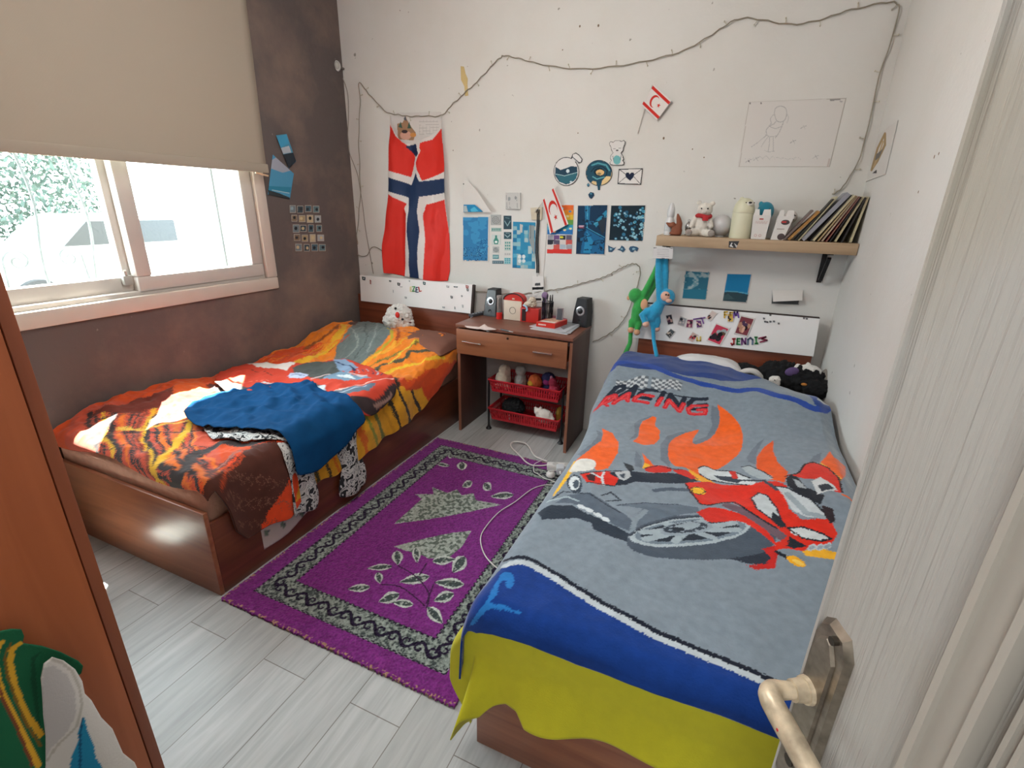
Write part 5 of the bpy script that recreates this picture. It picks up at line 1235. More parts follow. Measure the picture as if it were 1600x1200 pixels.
# round-topped red box with cream front
yy = 3.0
def z5(x, y): P = zpx(x, y, yy); return P
x0 = z5(375, 200)[0]; x1 = z5(502, 205)[0]; zt_ = z5(440, 168)[2]; zm = z5(380, 205)[2]
t = thing('toy_box', 'red dome-topped box with a cream front on the desk', 'box', ((x0+x1)/2, yy, DZ))
pts = [(x0, DZ+0.001), (x1, DZ+0.001), (x1, zm)]+[((x0+x1)/2+(x1-x0)/2*math.cos(a_), zm+(zt_-zm)*math.sin(a_)) for a_ in np.linspace(0.15, PI-0.15, 12)]+[(x0, zm)]
part('box_body', B().prism([(x, yy, z) for x, z in pts], (0, 0.07, 0)), M('red_card', '#c3271d', 0.5), t, smooth=False)
pts2 = [(x, z) for x, z in pts if True]
part('black_rim', B().tube([((x0+x1)/2+((x1-x0)/2+0.002)*math.cos(a_), yy-0.002, zm+(zt_-zm+0.002)*math.sin(a_)) for a_ in np.linspace(0.0, PI, 16)], 0.004, 8), M('rim_black', '#1c1718', 0.4), t)
part('cream_front', B().box(x0+0.004, yy-0.010, DZ+0.002, x1-0.006, yy-0.001, zm-0.002, 0.002), M('cream_card', '#cdbfae', 0.7), t)
part('ring_print', B().tube([((x0+x1)/2+0.022*math.cos(q), yy-0.0105, (DZ+zm)/2+0.022*math.sin(q)) for q in np.linspace(0, 2*PI, 25)], 0.0018, 6), M('print_grey', '#8e8378', 0.7), t)
part('label_dot', B().box((x0+x1)/2-0.007, yy-0.0055, zm+0.006, (x0+x1)/2+0.010, yy-0.0015, zm+0.014), M('cream_card'), t)
# small plush on a red box
x0 = z5(490, 300)[0]; x1 = z5(612, 300)[0]; zb_ = z5(550, 262)[2]
t = thing('card_box', 'small red box on the desk with a fluffy toy on top', 'box', ((x0+x1)/2, yy-0.01, DZ))
part('box_body', B().box(x0, yy-0.015, DZ+0.0005, x1, yy+0.04, zb_, 0.002), M('red_box', '#b8261f', 0.45), t)
part('box_window', B().box(x0+0.012, yy-0.018, DZ+0.008, x0+0.04, yy-0.0155, zb_-0.008), M('black_print', '#2a1516', 0.4), t)
cc = z5(555, 225); t = thing('fluffy_toy', 'small cream fluffy toy sitting on the red box on the desk', 'plush toy', (cc[0], yy+0.01, zb_))
blob('plush_body', [('e', (cc[0], yy+0.012, zb_+0.028), (0.036, 0.028, 0.028)), ('e', (cc[0]+0.008, yy+0.005, zb_+0.052), (0.024, 0.022, 0.020)), ('e', (cc[0]-0.03, yy, zb_+0.022), (0.018, 0.016, 0.016))], M('cream_fur', '#c9bcaa', 0.95, var=0.15, vscale=90), t, 0.003, 0.006, 120)
part('blue_ribbon', B().tube(smooth_line([(cc[0]-0.045, yy-0.022, zb_+0.018), (cc[0]-0.022, yy-0.026, zb_+0.010), (cc[0]-0.014, yy-0.026, zb_-0.010), (cc[0]-0.022, yy-0.026, zb_-0.018)], 4), 0.006, 8), M('pale_blue_felt', '#9fc6dd', 0.8), t)
# mesh pen cup with pens
c = np.array([zpx(665, 300, 2.98)[0], 2.98, DZ]); hh = zpx(665, 222, 2.98)[2]-DZ
t = thing('pen_cup', 'black mesh pen cup full of pens at the back of the desk', 'pen holder', tuple(c))
mesh_b = B()
for k in range(28):
    a_ = 2*PI*k/28; mesh_b.tube([c+[0.034*math.cos(a_), 0.034*math.sin(a_), 0.002], c+[0.037*math.cos(a_+0.3), 0.037*math.sin(a_+0.3), hh]], 0.0012, 4)
    mesh_b.tube([c+[0.034*math.cos(a_), 0.034*math.sin(a_), 0.002], c+[0.037*math.cos(a_-0.3), 0.037*math.sin(a_-0.3), hh]], 0.0012, 4)
mesh_b.lathe(c, [(0.035, 0.0), (0.035, 0.004), (0.0, 0.0045)], 24)
for zz in (0.003, hh):
    mesh_b.tube([c+[0.0365*math.cos(a_), 0.0365*math.sin(a_), zz] for a_ in np.linspace(0, 2*PI, 25)], 0.0028, 6)
part('mesh_cup', mesh_b, M('mesh_black', '#1b1b1d', 0.4, metal=0.4), t)
rd = random.Random(3)
for k, col in enumerate(['#2b2c30', '#3a3f46', '#8f9298', '#232427', '#c9c6c2', '#5f4a7a', '#1f2022', '#77797d', '#2a2b2e']):
    a_ = k*0.7; r0 = 0.022; p0 = Vector(c)+Vector((r0*math.cos(a_), r0*math.sin(a_), 0.006)); p1 = Vector(c)+Vector((0.031*math.cos(a_), 0.031*math.sin(a_), hh+0.03+0.03*rd.random()))
    t2 = thing('pen', 'pen standing in the black mesh pen cup', 'pen', tuple(p0), 'pens in the mesh cup')
    part('barrel', B().cyl(p0, p0+(p1-p0)*0.85, 0.0042, seg=8), M('pen_'+col.strip('#'), col, 0.35), t2); part('cap', B().cyl(p0+(p1-p0)*0.851, p1, 0.005, 0.003, seg=8), M('pen_cap', '#202124', 0.35), t2)
cp = zpx(652, 180, 2.99)
t2 = thing('hair_brush', 'purple brush head sticking up out of the pen cup', 'brush', (c[0]-0.012, 2.975, DZ+0.01))
part('brush_head', B().ell((cp[0], 2.985, cp[2]), (0.024, 0.008, 0.026)), M('purple_plastic', '#7a5f82', 0.5), t2); part('brush_handle', B().tube([(cp[0]+0.003, 2.985, cp[2]-0.024), (c[0]-0.012, 2.978, DZ+0.012)], 0.004, 8), M('purple_plastic'), t2)
# badge hanging on the wall on its black lanyard
ln = thing('lanyard', 'black lanyard with a white printed badge hanging on the wall above the desk', 'lanyard', tuple(at(839, 325, 'y', YB)))
T4 = (700, 260, 4.444)
def c4(x, y, v): return at(700+x/4.444, 260+y/4.444, 'y', v)
strap = [(628, 300), (622, 400), (620, 500), (618, 600), (620, 690), (619, 740)]
wb = B()
for dxp in (-5, 6):
    pts = [c4(x+dxp+3*math.sin(y*0.02), y, YB-0.012) for x, y in strap]
    for a_, b_ in zip(pts[:-1], pts[1:]):
        a_ = Vector(a_); b_ = Vector(b_); dd = b_-a_; nn = dd.normalized().cross(Vector((0, 1, 0))); wb.obox((a_+b_)/2, dd/2*1.02, nn*0.0045, (0, 0.0008, 0))
part('strap', wb, M('lanyard_black', '#16171c', 0.8), ln, smooth=False)
part('clip', B().tube([c4(619, 738, YB-0.012), c4(620, 765, YB-0.014)], 0.004, 8), chrome, ln)
pbd = Paint('#d9d7d4')
pbd.poly([(605, 810), (640, 808), (642, 826), (603, 828)], '#4a4c50'); pbd.poly([(584, 838), (664, 836), (664, 853), (584, 856)], '#17181b')
for k in range(5): pbd.line([(600, 868+k*9), (650, 867+k*9)], 2.0, '#8a8b8e')
pbd.poly([(600, 915), (648, 914), (648, 930), (600, 931)], '#2a2b2e'); pbd.line([(600, 945), (648, 944)], 3, '#77797c')
print_sheet('badge', [(586, 760), (664, 762), (668, 975), (583, 975)], 'y', YB-0.016, pbd, parent=ln, T=T4, res=0.0015)
# phone, pink tube, small black cup
a = on_desk(745, 322); t = thing('smartphone', 'silver phone propped upright behind the magazines', 'phone', tuple(a))
pA = zpx(722, 262, 2.94); pB = zpx(768, 268, 2.94); pC = zpx(764, 325, 2.93)
part('phone_body', B().prism([(pA[0], 2.945, DZ+0.002), (pB[0], 2.945, DZ+0.002), (pB[0], 2.965, pB[2]), (pA[0], 2.965, pA[2])], (0, 0.008, 0)), M('phone_silver', '#b9bcc0', 0.25, metal=0.6), t, smooth=False)
part('phone_screen', B().prism([(pA[0]+0.005, 2.9438, DZ+0.008), (pB[0]-0.005, 2.9438, DZ+0.008), (pB[0]-0.005, 2.962, pB[2]-0.006), (pA[0]+0.005, 2.962, pA[2]-0.006)], (0, 0.001, 0)), M('phone_screen', '#4a5056', 0.1), t, smooth=False)
a = on_desk(790, 300); c = on_desk(855, 322); t = thing('lotion_tube', 'mauve pink tube lying on the desk beside the right speaker', 'tube', tuple((a+c)/2))
part('tube_body', B().tube([a+[0, -0.01, 0.022], (a+c)/2+[0, -0.01, 0.020], c+[0, -0.01, 0.016]], [0.017, 0.016, 0.012], 14), M('mauve_plastic', '#a06a7c', 0.35), t)
part('tube_cap', B().tube([a+[-0.015, -0.006, 0.024], a+[-0.001, -0.0095, 0.022]], [0.010, 0.016], 14), M('dark_red_cap', '#7b2a38', 0.4), t)
a = on_desk(935, 375); t = thing('black_cup', 'small black cup at the right edge of the desk', 'cup', tuple(a))
hh = 0.05; part('cup_body', B().lathe(a, [(0.017, 0.0), (0.019, 0.004), (0.021, hh), (0.018, hh), (0.016, 0.006), (0.0, 0.005)], 24), M('cup_black', '#17181b', 0.3), t)
part('rim', B().tube([a+[0.0195*math.cos(q), 0.0195*math.sin(q), hh+0.001] for q in np.linspace(0, 2*PI, 25)], 0.0016, 6), M('cup_rim', '#2c2e33', 0.2), t)
# magazines and red card game box
mg = [on_desk(545, 405), on_desk(800, 445), on_desk(920, 365), on_desk(735, 335)]
def flat_quad(q, z0, z1, name, mat, parent, lab=None, cat=None, group=None):
    b = B().prism([(p[0], p[1], z0) for p in q], (0, 0, z1-z0)); o = part(name, b, mat, parent, smooth=False)
    if lab: tag(o, lab, cat, group)
    return o
for k, (dz0, dz1, rz, sh, lab) in enumerate([(0.0005, 0.007, 0.0, (0, 0), 'lowest of the stacked white magazines on the desk'), (0.0075, 0.013, 0.06, (0.006, 0.004), 'middle magazine of the stack on the desk'), (0.0135, 0.018, -0.05, (-0.004, 0.006), 'top magazine of the stack, under the red game box')]):
    cen = sum(mg)/4; R = Matrix.Rotation(rz, 3, 'Z')
    q = [Vector(cen)+R @ Vector((p-cen)*0.97)+Vector((sh[0], sh[1], 0)) for p in mg]
    t = thing('magazine', lab, 'magazine', (cen[0], cen[1], DZ+dz0), 'magazines on the desk')
    flat_quad(q, DZ+dz0, DZ+dz1-0.0012, 'pages', M('page_white', '#d3d2d0', 0.8), t)
    q2 = [Vector(cen)+(p-Vector(cen))*1.01 for p in q]
    flat_quad(q2, DZ+dz1-0.0011, DZ+dz1-0.0003, 'cover', M('cover_grey', '#b5b9c0', 0.35, var=0.1, vscale=14), t)
    pq = [Vector(cen)+(q[2]-Vector(cen))*0.9, Vector(cen)+(q[1]-Vector(cen))*0.7, Vector(cen)+(q[0]-Vector(cen))*0.05, Vector(cen)+(q[3]-Vector(cen))*0.5]
    flat_quad(pq, DZ+dz1-0.00029, DZ+dz1-0.0001, 'cover_picture', M('cover_dark', '#6f7479', 0.4, var=0.4, vscale=30), t)
gz = DZ+0.0185
gb = [c5(590, 385, 'z', gz), c5(715, 402, 'z', gz), c5(798, 370, 'z', gz), c5(680, 355, 'z', gz)]
t = thing('game_box', 'red card game box lying on top of the magazines', 'box', tuple(sum(gb)/4))
flat_quad(gb, gz, gz+0.030, 'box_body', M('red_game_card', '#bf2a1e', 0.4), t)
cen = sum(gb)/4
flat_quad([cen+(p-cen)*0.80 for p in gb], gz+0.0301, gz+0.0306, 'lid_picture', M('lid_picture', '#c79a80', 0.5, var=0.5, vscale=40), t)
flat_quad([cen+(p-cen)*0.80+(gb[0]-gb[3])*0.0 for p in (gb[0]*0.75+gb[3]*0.25, gb[1]*0.75+gb[2]*0.25, gb[1], gb[0])], gz+0.0307, gz+0.0311, 'title_strip', M('title_white', '#dcd3cb', 0.5), t)
fa = gb[0]; fb = gb[1]; d = fb-fa; nn = np.cross(d/np.linalg.norm(d), [0, 0, 1.0])
lg = B(); 
for k in range(7):
    s0_ = fa+d*(0.12+0.06*k)+np.array([0, 0, 0.011]); lg.add([s0_+nn*0.0006, s0_+d*0.04+nn*0.0006, s0_+d*0.045+np.array([0, 0, 0.009])+nn*0.0006, s0_+d*0.005+np.array([0, 0, 0.009])+nn*0.0006], [(0, 1, 2, 3)])
part('side_lettering', lg, M('title_white'), t, smooth=False)
o = thing('black_marker', 'black marker lying along the front gap of the desk', 'marker', tuple(on_desk(400, 418)))
part('marker_body', B().tube([c5(352, 408, 'z', DZ+0.006)+[0, 0.008, 0], c5(405, 420, 'z', DZ+0.006)+[0, 0.008, 0]], 0.005, 8), M('marker_black', '#1f2024', 0.4), o)
part('marker_tip', B().tube([c5(405.5, 420, 'z', DZ+0.006)+[0, 0.008, 0], c5(432, 426, 'z', DZ+0.006)+[0, 0.008, 0]], [0.004, 0.002], 8), M('marker_grey', '#a09a98', 0.4), o)

# ---- red basket rack under the desk
rk = thing('basket_rack', 'red plastic two-tier basket rack with black legs under the desk', 'rack', (-1.19, 2.96, 0))
redp = M('basket_red', '#b4202a', 0.35, var=0.05); blkp = M('rack_black', '#1a1a1c', 0.4)
bx0, bx1, by0, by1 = -1.40, -0.89, 2.82, 3.08
def basket(z0, z1):
    b = B(); fl = 0.018
    b.box(bx0+fl, by0+fl, z0, bx1-fl, by1-fl, z0+0.004)
    def wall(p0, p1, q0, q1):       # slotted wall between bottom edge p0-p1 and top edge q0-q1
        p0, p1, q0, q1 = map(Vector, (p0, p1, q0, q1)); n = max(4, int((p1-p0).length/0.016))
        th = (p1-p0).cross(q0-p0).normalized()*0.0012
        def strip(u0, u1, v0, v1):
            def g(u, v): return (p0*(1-u)+p1*u)*(1-v)+(q0*(1-u)+q1*u)*v
            P = [g(u0, v0), g(u1, v0), g(u1, v1), g(u0, v1)]
            b.add([p-th for p in P]+[p+th for p in P], [(0, 1, 2, 3), (7, 6, 5, 4), (0, 4, 5, 1), (1, 5, 6, 2), (2, 6, 7, 3), (3, 7, 4, 0)])
        strip(0, 1, 0, 0.22); strip(0, 1, 0.48, 0.56); strip(0, 1, 0.80, 1.0)
        for k in range(n+1):
            u = k/n; strip(max(0, u-0.28/n), min(1, u+0.28/n), 0.2, 0.82)
    A = [(bx0+fl, by0+fl, z0), (bx1-fl, by0+fl, z0), (bx1-fl, by1-fl, z0), (bx0+fl, by1-fl, z0)]; Bq = [(bx0, by0, z1), (bx1, by0, z1), (bx1, by1, z1), (bx0, by1, z1)]
    for k in range(4): wall(A[k], A[(k+1) % 4], Bq[k], Bq[(k+1) % 4])
    b.box(bx0-0.006, by0-0.008, z1-0.006, bx1+0.006, by0, z1+0.002, 0.002).box(bx0-0.006, by1, z1-0.006, bx1+0.006, by1+0.008, z1+0.002, 0.002).box(bx0-0.008, by0, z1-0.006, bx0, by1, z1+0.002, 0.002).box(bx1, by0, z1-0.006, bx1+0.008, by1, z1+0.002, 0.002)
    return b
zB = [c5(320, 995, 'y', by0+0.01)[2], c5(320, 905, 'y', by0)[2], c5(320, 785, 'y', by0+0.01)[2], c5(320, 700, 'y', by0)[2]]
zB = [0.085, 0.175, 0.295, 0.385]
part('basket', basket(zB[0], zB[1]), redp, rk, smooth=False); part('basket', basket(zB[2], zB[3]), redp, rk, smooth=False)
for x in (bx0-0.014, bx1+0.014):
    for y in (by0+0.03, by1-0.03):
        part('leg', B().cyl((x, y, 0.02), (x, y, zB[3]-0.002), 0.0075, seg=10), blkp, rk)
        part('foot', B().lathe((x, y, 0), [(0.020, 0), (0.021, 0.006), (0.010, 0.020), (0.009, 0.03)], 16), blkp, rk)
# toys in the baskets
def toy(label, name, c, shapes, mat, extra=(), vox=0.005, fuzz=0.003):
    t = thing(name, label, 'plush toy', tuple(c)); blob('plush_body', shapes, mat, t, vox, fuzz, 70)
    for nm, b, m in extra: part(nm, b, m, t)
    return t
zb1 = zB[2]+0.006; zb0_ = zB[0]+0.006
cc = np.array([-1.33, 2.905, zb1])
toy('cream plush toy at the left of the upper red basket', 'plush_toy', cc, [('e', cc+[0, 0, 0.075], (0.055, 0.05, 0.06)), ('e', cc+[0.01, 0, 0.135], (0.042, 0.042, 0.04)), ('e', cc+[-0.035, -0.02, 0.02], (0.022, 0.02, 0.02)), ('e', cc+[0.035, -0.02, 0.02], (0.022, 0.02, 0.02))], M('cream_plush', '#cbb9a4', 0.95, sheen=0.3))
cc = np.array([-1.225, 2.96, zb1])
toy('grey-white plush ball behind the cream toy in the upper red basket', 'plush_toy', cc, [('e', cc+[0, 0, 0.055], (0.045, 0.045, 0.055)), ('e', cc+[0.0, 0, 0.13], (0.038, 0.038, 0.036))], M('grey_plush', '#b5b2ac', 0.95, sheen=0.3))
cols = ['#d1622a', '#27305f', '#8e2f78', '#c23a4f', '#d9a02c', '#3b2452']
cc = np.array([-1.10, 2.925, zb1])
toy('orange plush toy lying in the middle of the upper red basket', 'plush_toy', cc, [('e', cc+[0, 0, 0.085], (0.050, 0.04, 0.045), Matrix.Rotation(0.6, 3, 'Y')), ('e', cc+[-0.02, 0, 0.035], (0.035, 0.035, 0.035))], M('orange_plush', '#cf6230', 0.9), [('yellow_patch', B().ell(cc+[-0.022, -0.033, 0.075], (0.022, 0.010, 0.02)), M('yellow_plush', '#d6a531', 0.9))])
cc = np.array([-1.02, 2.96, zb1])
toy('dark blue and purple plush toy in the upper red basket', 'plush_toy', cc, [('e', cc+[0, 0, 0.10], (0.05, 0.045, 0.05)), ('e', cc+[0.0, 0, 0.04], (0.04, 0.04, 0.04))], M('navy_plush', '#2a2a55', 0.9), [('belly_patch', B().ell(cc+[0.0, -0.038, 0.09], (0.025, 0.012, 0.02)), M('magenta_plush', '#8d2c70', 0.9))])
cc = np.array([-0.955, 2.90, zb1])
toy('magenta and red plush toy at the right of the upper red basket', 'plush_toy', cc, [('e', cc+[0, 0, 0.055], (0.038, 0.05, 0.05)), ('e', cc+[-0.01, -0.01, 0.11], (0.03, 0.03, 0.03))], M('red_plush', '#a8304a', 0.9), [('ear', B().ell(cc+[-0.022, -0.01, 0.14], (0.010, 0.006, 0.014)), M('pink_plush', '#c98aa0', 0.9))])
cc = np.array([-1.255, 2.92, zb0_])
toy('black fluffy plush ball in the lower red basket', 'plush_toy', cc, [('e', cc+[0, 0, 0.075], (0.085, 0.06, 0.072))], M('black_fur', '#08090c', 0.95), fuzz=0.010, extra=[('tag', B().box(cc[0]-0.002, cc[1]-0.075, cc[2]+0.01, cc[0]+0.004, cc[1]-0.066, cc[2]+0.05), M('tag_white', '#c9c9c9', 0.8))])
cc = np.array([-1.015, 2.90, zb0_])
toy('white plush bear lying in the lower red basket', 'plush_toy', cc, [('e', cc+[0, 0, 0.062], (0.062, 0.045, 0.052)), ('e', cc+[-0.045, -0.005, 0.090], (0.03, 0.028, 0.026)), ('e', cc+[-0.065, -0.005, 0.112], (0.012, 0.010, 0.012)), ('e', cc+[-0.028, -0.005, 0.118], (0.012, 0.010, 0.012)), ('e', cc+[0.055, -0.01, 0.055], (0.022, 0.022, 0.02))], M('white_plush', '#d5cdc4', 0.95, sheen=0.3))
cc = np.array([-0.935, 2.98, zb0_])
toy('small yellow toy at the back right of the lower red basket', 'plush_toy', cc, [('e', cc+[0, 0, 0.06], (0.025, 0.03, 0.06))], M('mustard_plush', '#a9892f', 0.9))

# ================================================================ POWER STRIP AND CABLES
T9 = (780, 660, 8.572)
def c9(x, y, z): return at(780+x/8.572, 660+y/8.572, 'z', z)
wpl = M('white_plastic', '#d9d6d2', 0.35, var=0.02)
a = c9(640, 560, 0.035); c = c9(980, 575, 0.035); d = Vector(c-a); d.z = 0; dn = d.normalized(); nn = Vector((-dn.y, dn.x, 0)); L = d.length+0.06
t = thing('power_strip', 'white power strip lying by the far corner of the rug', 'power strip', (a[0], a[1], 0.012))
cen = Vector(a)+dn*L/2+nn*(-0.018); cen.z = 0.012+0.019
part('strip_body', B().obox(cen, dn*L/2, nn*0.027, (0, 0, 0.0185), 0.005), wpl, t)
for k in range(4): part('socket', B().cyl(cen+dn*(-L/2+0.05+0.07*k)+Vector((0, 0, 0.0185)), cen+dn*(-L/2+0.05+0.07*k)+Vector((0, 0, 0.0200)), 0.018, seg=20), M('socket_grey', '#bdbab6', 0.5), t)
gp = c9(815, 660, 0.03)
t = thing('phone_charger', 'white square charger plugged into the side of the power strip', 'charger', (gp[0], gp[1], 0.012)); gq = Vector((gp[0], gp[1], 0.045))
part('charger_body', B().obox(gq, dn*0.022, nn*0.030, (0, 0, 0.022), 0.004), M('charger_white', '#cfd3d8', 0.3), t)
part('charger_plug', B().cyl(gq+nn*(-0.030), gq+nn*(-0.056), 0.006, 0.0045, 10), wpl, t)
gp = c9(690, 690, 0.03); t = thing('round_plug', 'white round plug lying beside the power strip on the rug', 'plug', (gp[0], gp[1], 0.014)); g = Vector((gp[0], gp[1], 0.0145))
part('plug_body', B().lathe(g, [(0.020, 0.0), (0.026, 0.004), (0.026, 0.020), (0.018, 0.030), (0.006, 0.033)], 24), wpl, t)
part('plug_ridge', B().obox(g+Vector((0.004, 0.0, 0.034)), (0.012, 0.008, 0), (-0.003, 0.004, 0), (0, 0, 0.005), 0.001), wpl, t)
def cable(name, pts, z, r, mat, label, cat='cable', n=6, conv=None):
    P = [conv(x, y, z) if conv else at(x, y, 'z', z) for x, y in pts]
    o = solo(name, B().tube(smooth_line(P, n), r, 8), mat, label, cat, angle=180); return o
cabm = M('white_cable', '#d6d3cf', 0.4, var=0.02)
cable('power_cable', [(645, 570), (560, 580), (440, 572), (360, 530), (300, 470), (240, 410), (170, 340), (155, 290), (190, 262), (260, 258), (350, 280), (410, 340), (440, 400), (480, 450), (560, 490), (645, 520)], 0.0178, 0.0044, cabm, 'thick white cable looping out of the power strip onto the floor', conv=c9)
cable('charging_cable', [(815, 750), (770, 800), (680, 770), (600, 745), (520, 690), (465, 660), (462, 600), (470, 560), (520, 530), (570, 505)], 0.0225, 0.0022, cabm, 'thin white cable running along the edge of the power strip over the rug', conv=c9)
cable('charging_cable', [(866, 758), (850, 758), (830, 765), (805, 784), (780, 800), (760, 822), (751, 840), (755, 862), (768, 880), (790, 896), (815, 905)], 0.0165, 0.0028, cabm, 'thin white cable curving across the purple rug towards the right bed')

# ================================================================ THINGS ON THE BACK WALL
YW = YB-0.002
T3 = (500, 60, 2.857); T4 = (700, 260, 4.444); T6 = (840, 120, 3.077); T7 = (940, 260, 3.334); T8 = (1200, 0, 2.0)
def W(T, x, y, v=YW, ax='y'): return at(T[0]+x/T[2], T[1]+y/T[2], ax, v)
def uvw(T, v=YW): return lambda p: tuple(W(T, p[0], p[1], v)[[0, 2]])

# ---- flag (red with blue and white cross) hung as a banner
def S_F(s, t, off=0.0):
    s = np.asarray(s, float); t = np.asarray(t, float)
    u = (s-FX0)/(FX1-FX0)
    y = YB-0.022-0.014*np.sin(u*9+t*2.5)*sm(t, 1.75, 1.3)-0.010*np.sin(u*17-t*6+1)-0.008*vnoise(s*18, t*9, 3)-off
    return np.stack([s, np.minimum(y, YB-0.006), t], -1)
FX0, FX1 = W(T3, 280, 900)[0], W(T3, 575, 900)[0]
fp = Paint('#d4cfcb'); fp.conv = uvw(T3, YB-0.02)
FR, FB = '#d22a1f', '#132b50'
fp.poly([(308, 385), (345, 440), (385, 475), (428, 530), (405, 620), (306, 590)], FR); fp.poly([(452, 468), (500, 452), (541, 400), (552, 500), (560, 595), (457, 636), (428, 560), (445, 520)], FR)
fp.poly([(304, 695), (360, 725), (388, 738), (375, 760), (390, 785), (383, 900), (378, 1080), (280, 1060), (270, 920), (290, 800)], FR); fp.poly([(472, 742), (560, 720), (564, 780), (580, 960), (575, 1100), (465, 1100), (468, 900), (458, 790)], FR)
fp.poly([(380, 482), (430, 470), (444, 520), (432, 530)], FB); fp.poly([(300, 618), (410, 655), (442, 640), (570, 624), (570, 688), (450, 707), (400, 712), (300, 680)], FB)
fp.poly([(395, 690), (450, 690), (438, 770), (446, 860), (438, 960), (443, 1100), (400, 1100), (404, 960), (392, 860), (402, 770)], FB); fp.poly([(430, 600), (445, 640), (420, 700), (400, 680)], FB)
fp.line([(430, 470), (452, 500), (428, 555), (440, 610)], 0.008, '#d4cfcb')
outF = smooth_line([(308, 345), (306, 480), (305, 600), (303, 700), (291, 800), (279, 920), (284, 1000), (292, 1046)], 3)+smooth_line([(380, 1063), (460, 1075), (530, 1084), (566, 1083)], 3)+smooth_line([(575, 1040), (575, 960), (571, 850), (560, 700), (556, 560), (546, 440), (540, 350)], 3)+smooth_line([(536, 392), (500, 430), (440, 455), (380, 470), (350, 440), (322, 392)], 3)
fst = [uvw(T3, YB-0.02)(p) for p in outF]
fl = cloth_piece('wall_flag', fst, S_F, M_paint('flag_print', 0.6, bump=(200, 0.12, 0.002)), None, 0.005, fp, 0.0015)
tag(fl, 'red banner flag with a blue and white cross hanging over the left headboard', 'flag')
cal = Paint('#cfcbc8'); cal.poly([(345, 380), (370, 375), (385, 350), (400, 380), (430, 420), (420, 455), (350, 450)], '#9c7a5e'); cal.ell(385, 432, 26, 20, '#cf9f8c'); cal.poly([(350, 395), (362, 370), (370, 400)], '#3d5a4c'); cal.poly([(392, 400), (400, 370), (410, 402)], '#3d5a4c'); cal.ell(380, 415, 14, 8, '#3a3032'); cal.ell(418, 430, 14, 10, '#c98a4a'); cal.poly([(375, 360), (383, 345), (390, 370)], '#4a5560')
for r in range(5): cal.line([(445, 372+r*14), (530, 370+r*13)], 1.6, '#a9a6a4')
for c_ in range(6): cal.line([(448+c_*15, 365), (446+c_*15, 435)], 1.2, '#b5b2b0')
print_sheet('wall_calendar', [(316, 332), (540, 330), (540, 478), (318, 480)], 'y', YB-0.003, cal, 'pale calendar sheet with a small picture, half hidden behind the red cross flag', 'calendar', T=T3, curl=0.0)

# ---- small two-stripe flags with crescent and star
def star(cx, cy, r, rot=0): return [(cx+(r if k % 2 == 0 else r*0.4)*math.cos(rot+k*PI/5-PI/2), cy+(r if k % 2 == 0 else r*0.4)*math.sin(rot+k*PI/5-PI/2)) for k in range(10)]
def small_flag(quad, T, stick, label, y, two_sided=False):
    q = np.array(quad, float)      # corners: A (upper near stick), B, C, D ; stripes run along A-B and D-C
    t = thing('small_flag', label, 'flag', tuple(W(T, *stick[-1], y)), 'small white flags with red stripes')
    def g(u, v): return tuple((1-u)*(1-v)*q[0]+u*(1-v)*q[1]+u*v*q[2]+(1-u)*v*q[3])
    p = Paint('#d8d3cf'); R_ = '#c1281f'
    p.poly([g(0, 0.06), g(1, 0.06), g(1, 0.19), g(0, 0.19)], R_); p.poly([g(0, 0.81), g(1, 0.81), g(1, 0.94), g(0, 0.94)], R_)
    def cir(cu, cv, r): return [g(cu+r*math.cos(a), cv+r*1.35*math.sin(a)) for a in np.linspace(0, 2*PI, 26)]
    p.poly(cir(0.40, 0.5, 0.20), R_); p.poly(cir(0.46, 0.5, 0.165), '#d8d3cf')
    p.poly([g(0.66+(0.085 if k % 2 == 0 else 0.036)*math.cos(k*PI/5+PI), 0.5+1.35*(0.085 if k % 2 == 0 else 0.036)*math.sin(k*PI/5+PI)) for k in range(10)], R_)
    print_sheet('flag_cloth', quad, 'y', y, p, parent=t, T=T, res=0.0016, curl=0.012)
    part('stick', B().tube([W(T, *s_, y+0.004) for s_ in stick], 0.0028, 6), M('flag_stick', '#cfc9c2', 0.5), t)
    return t
small_flag([(500, 138), (560, 38), (645, 118), (575, 210)][0:1]+[(575, 210), (645, 118), (560, 38)], T6, [(550, 40), (510, 165), (480, 270)], 'small white flag with two red stripes pinned high on the back wall above the shelf', YB-0.016)
small_flag([(738, 145), (658, 240), (712, 468), (838, 400)][:1]+[(838, 400), (712, 468), (658, 240)], T4, [(758, 128), (655, 250), (600, 320)], 'small white flag with two red stripes pinned above the rainbow poster', YB-0.022)

# ---- posters and prints
def poster(name, quad, p, label, T=T4, cat='poster', y=YW, **k): return print_sheet(name, quad, 'y', y, p, label, cat, T=T, **k)
G = None
def noise_fill(base, cols, fx, fy, sd, th=0.0, box=None):
    def f(P, C):
        n = vnoise(P[:, 0]*fx, P[:, 1]*fy, sd)+0.5*vnoise(P[:, 0]*fx*2.3, P[:, 1]*fy*2.3, sd+3)
        m = np.ones(len(P), bool) if box is None else (P[:, 0] > box[0]) & (P[:, 0] < box[2]) & (P[:, 1] > box[1]) & (P[:, 1] < box[3])
        for i, c in enumerate(cols): C[m & (n > th+i*0.35)] = hx(c)
        return C
    return f
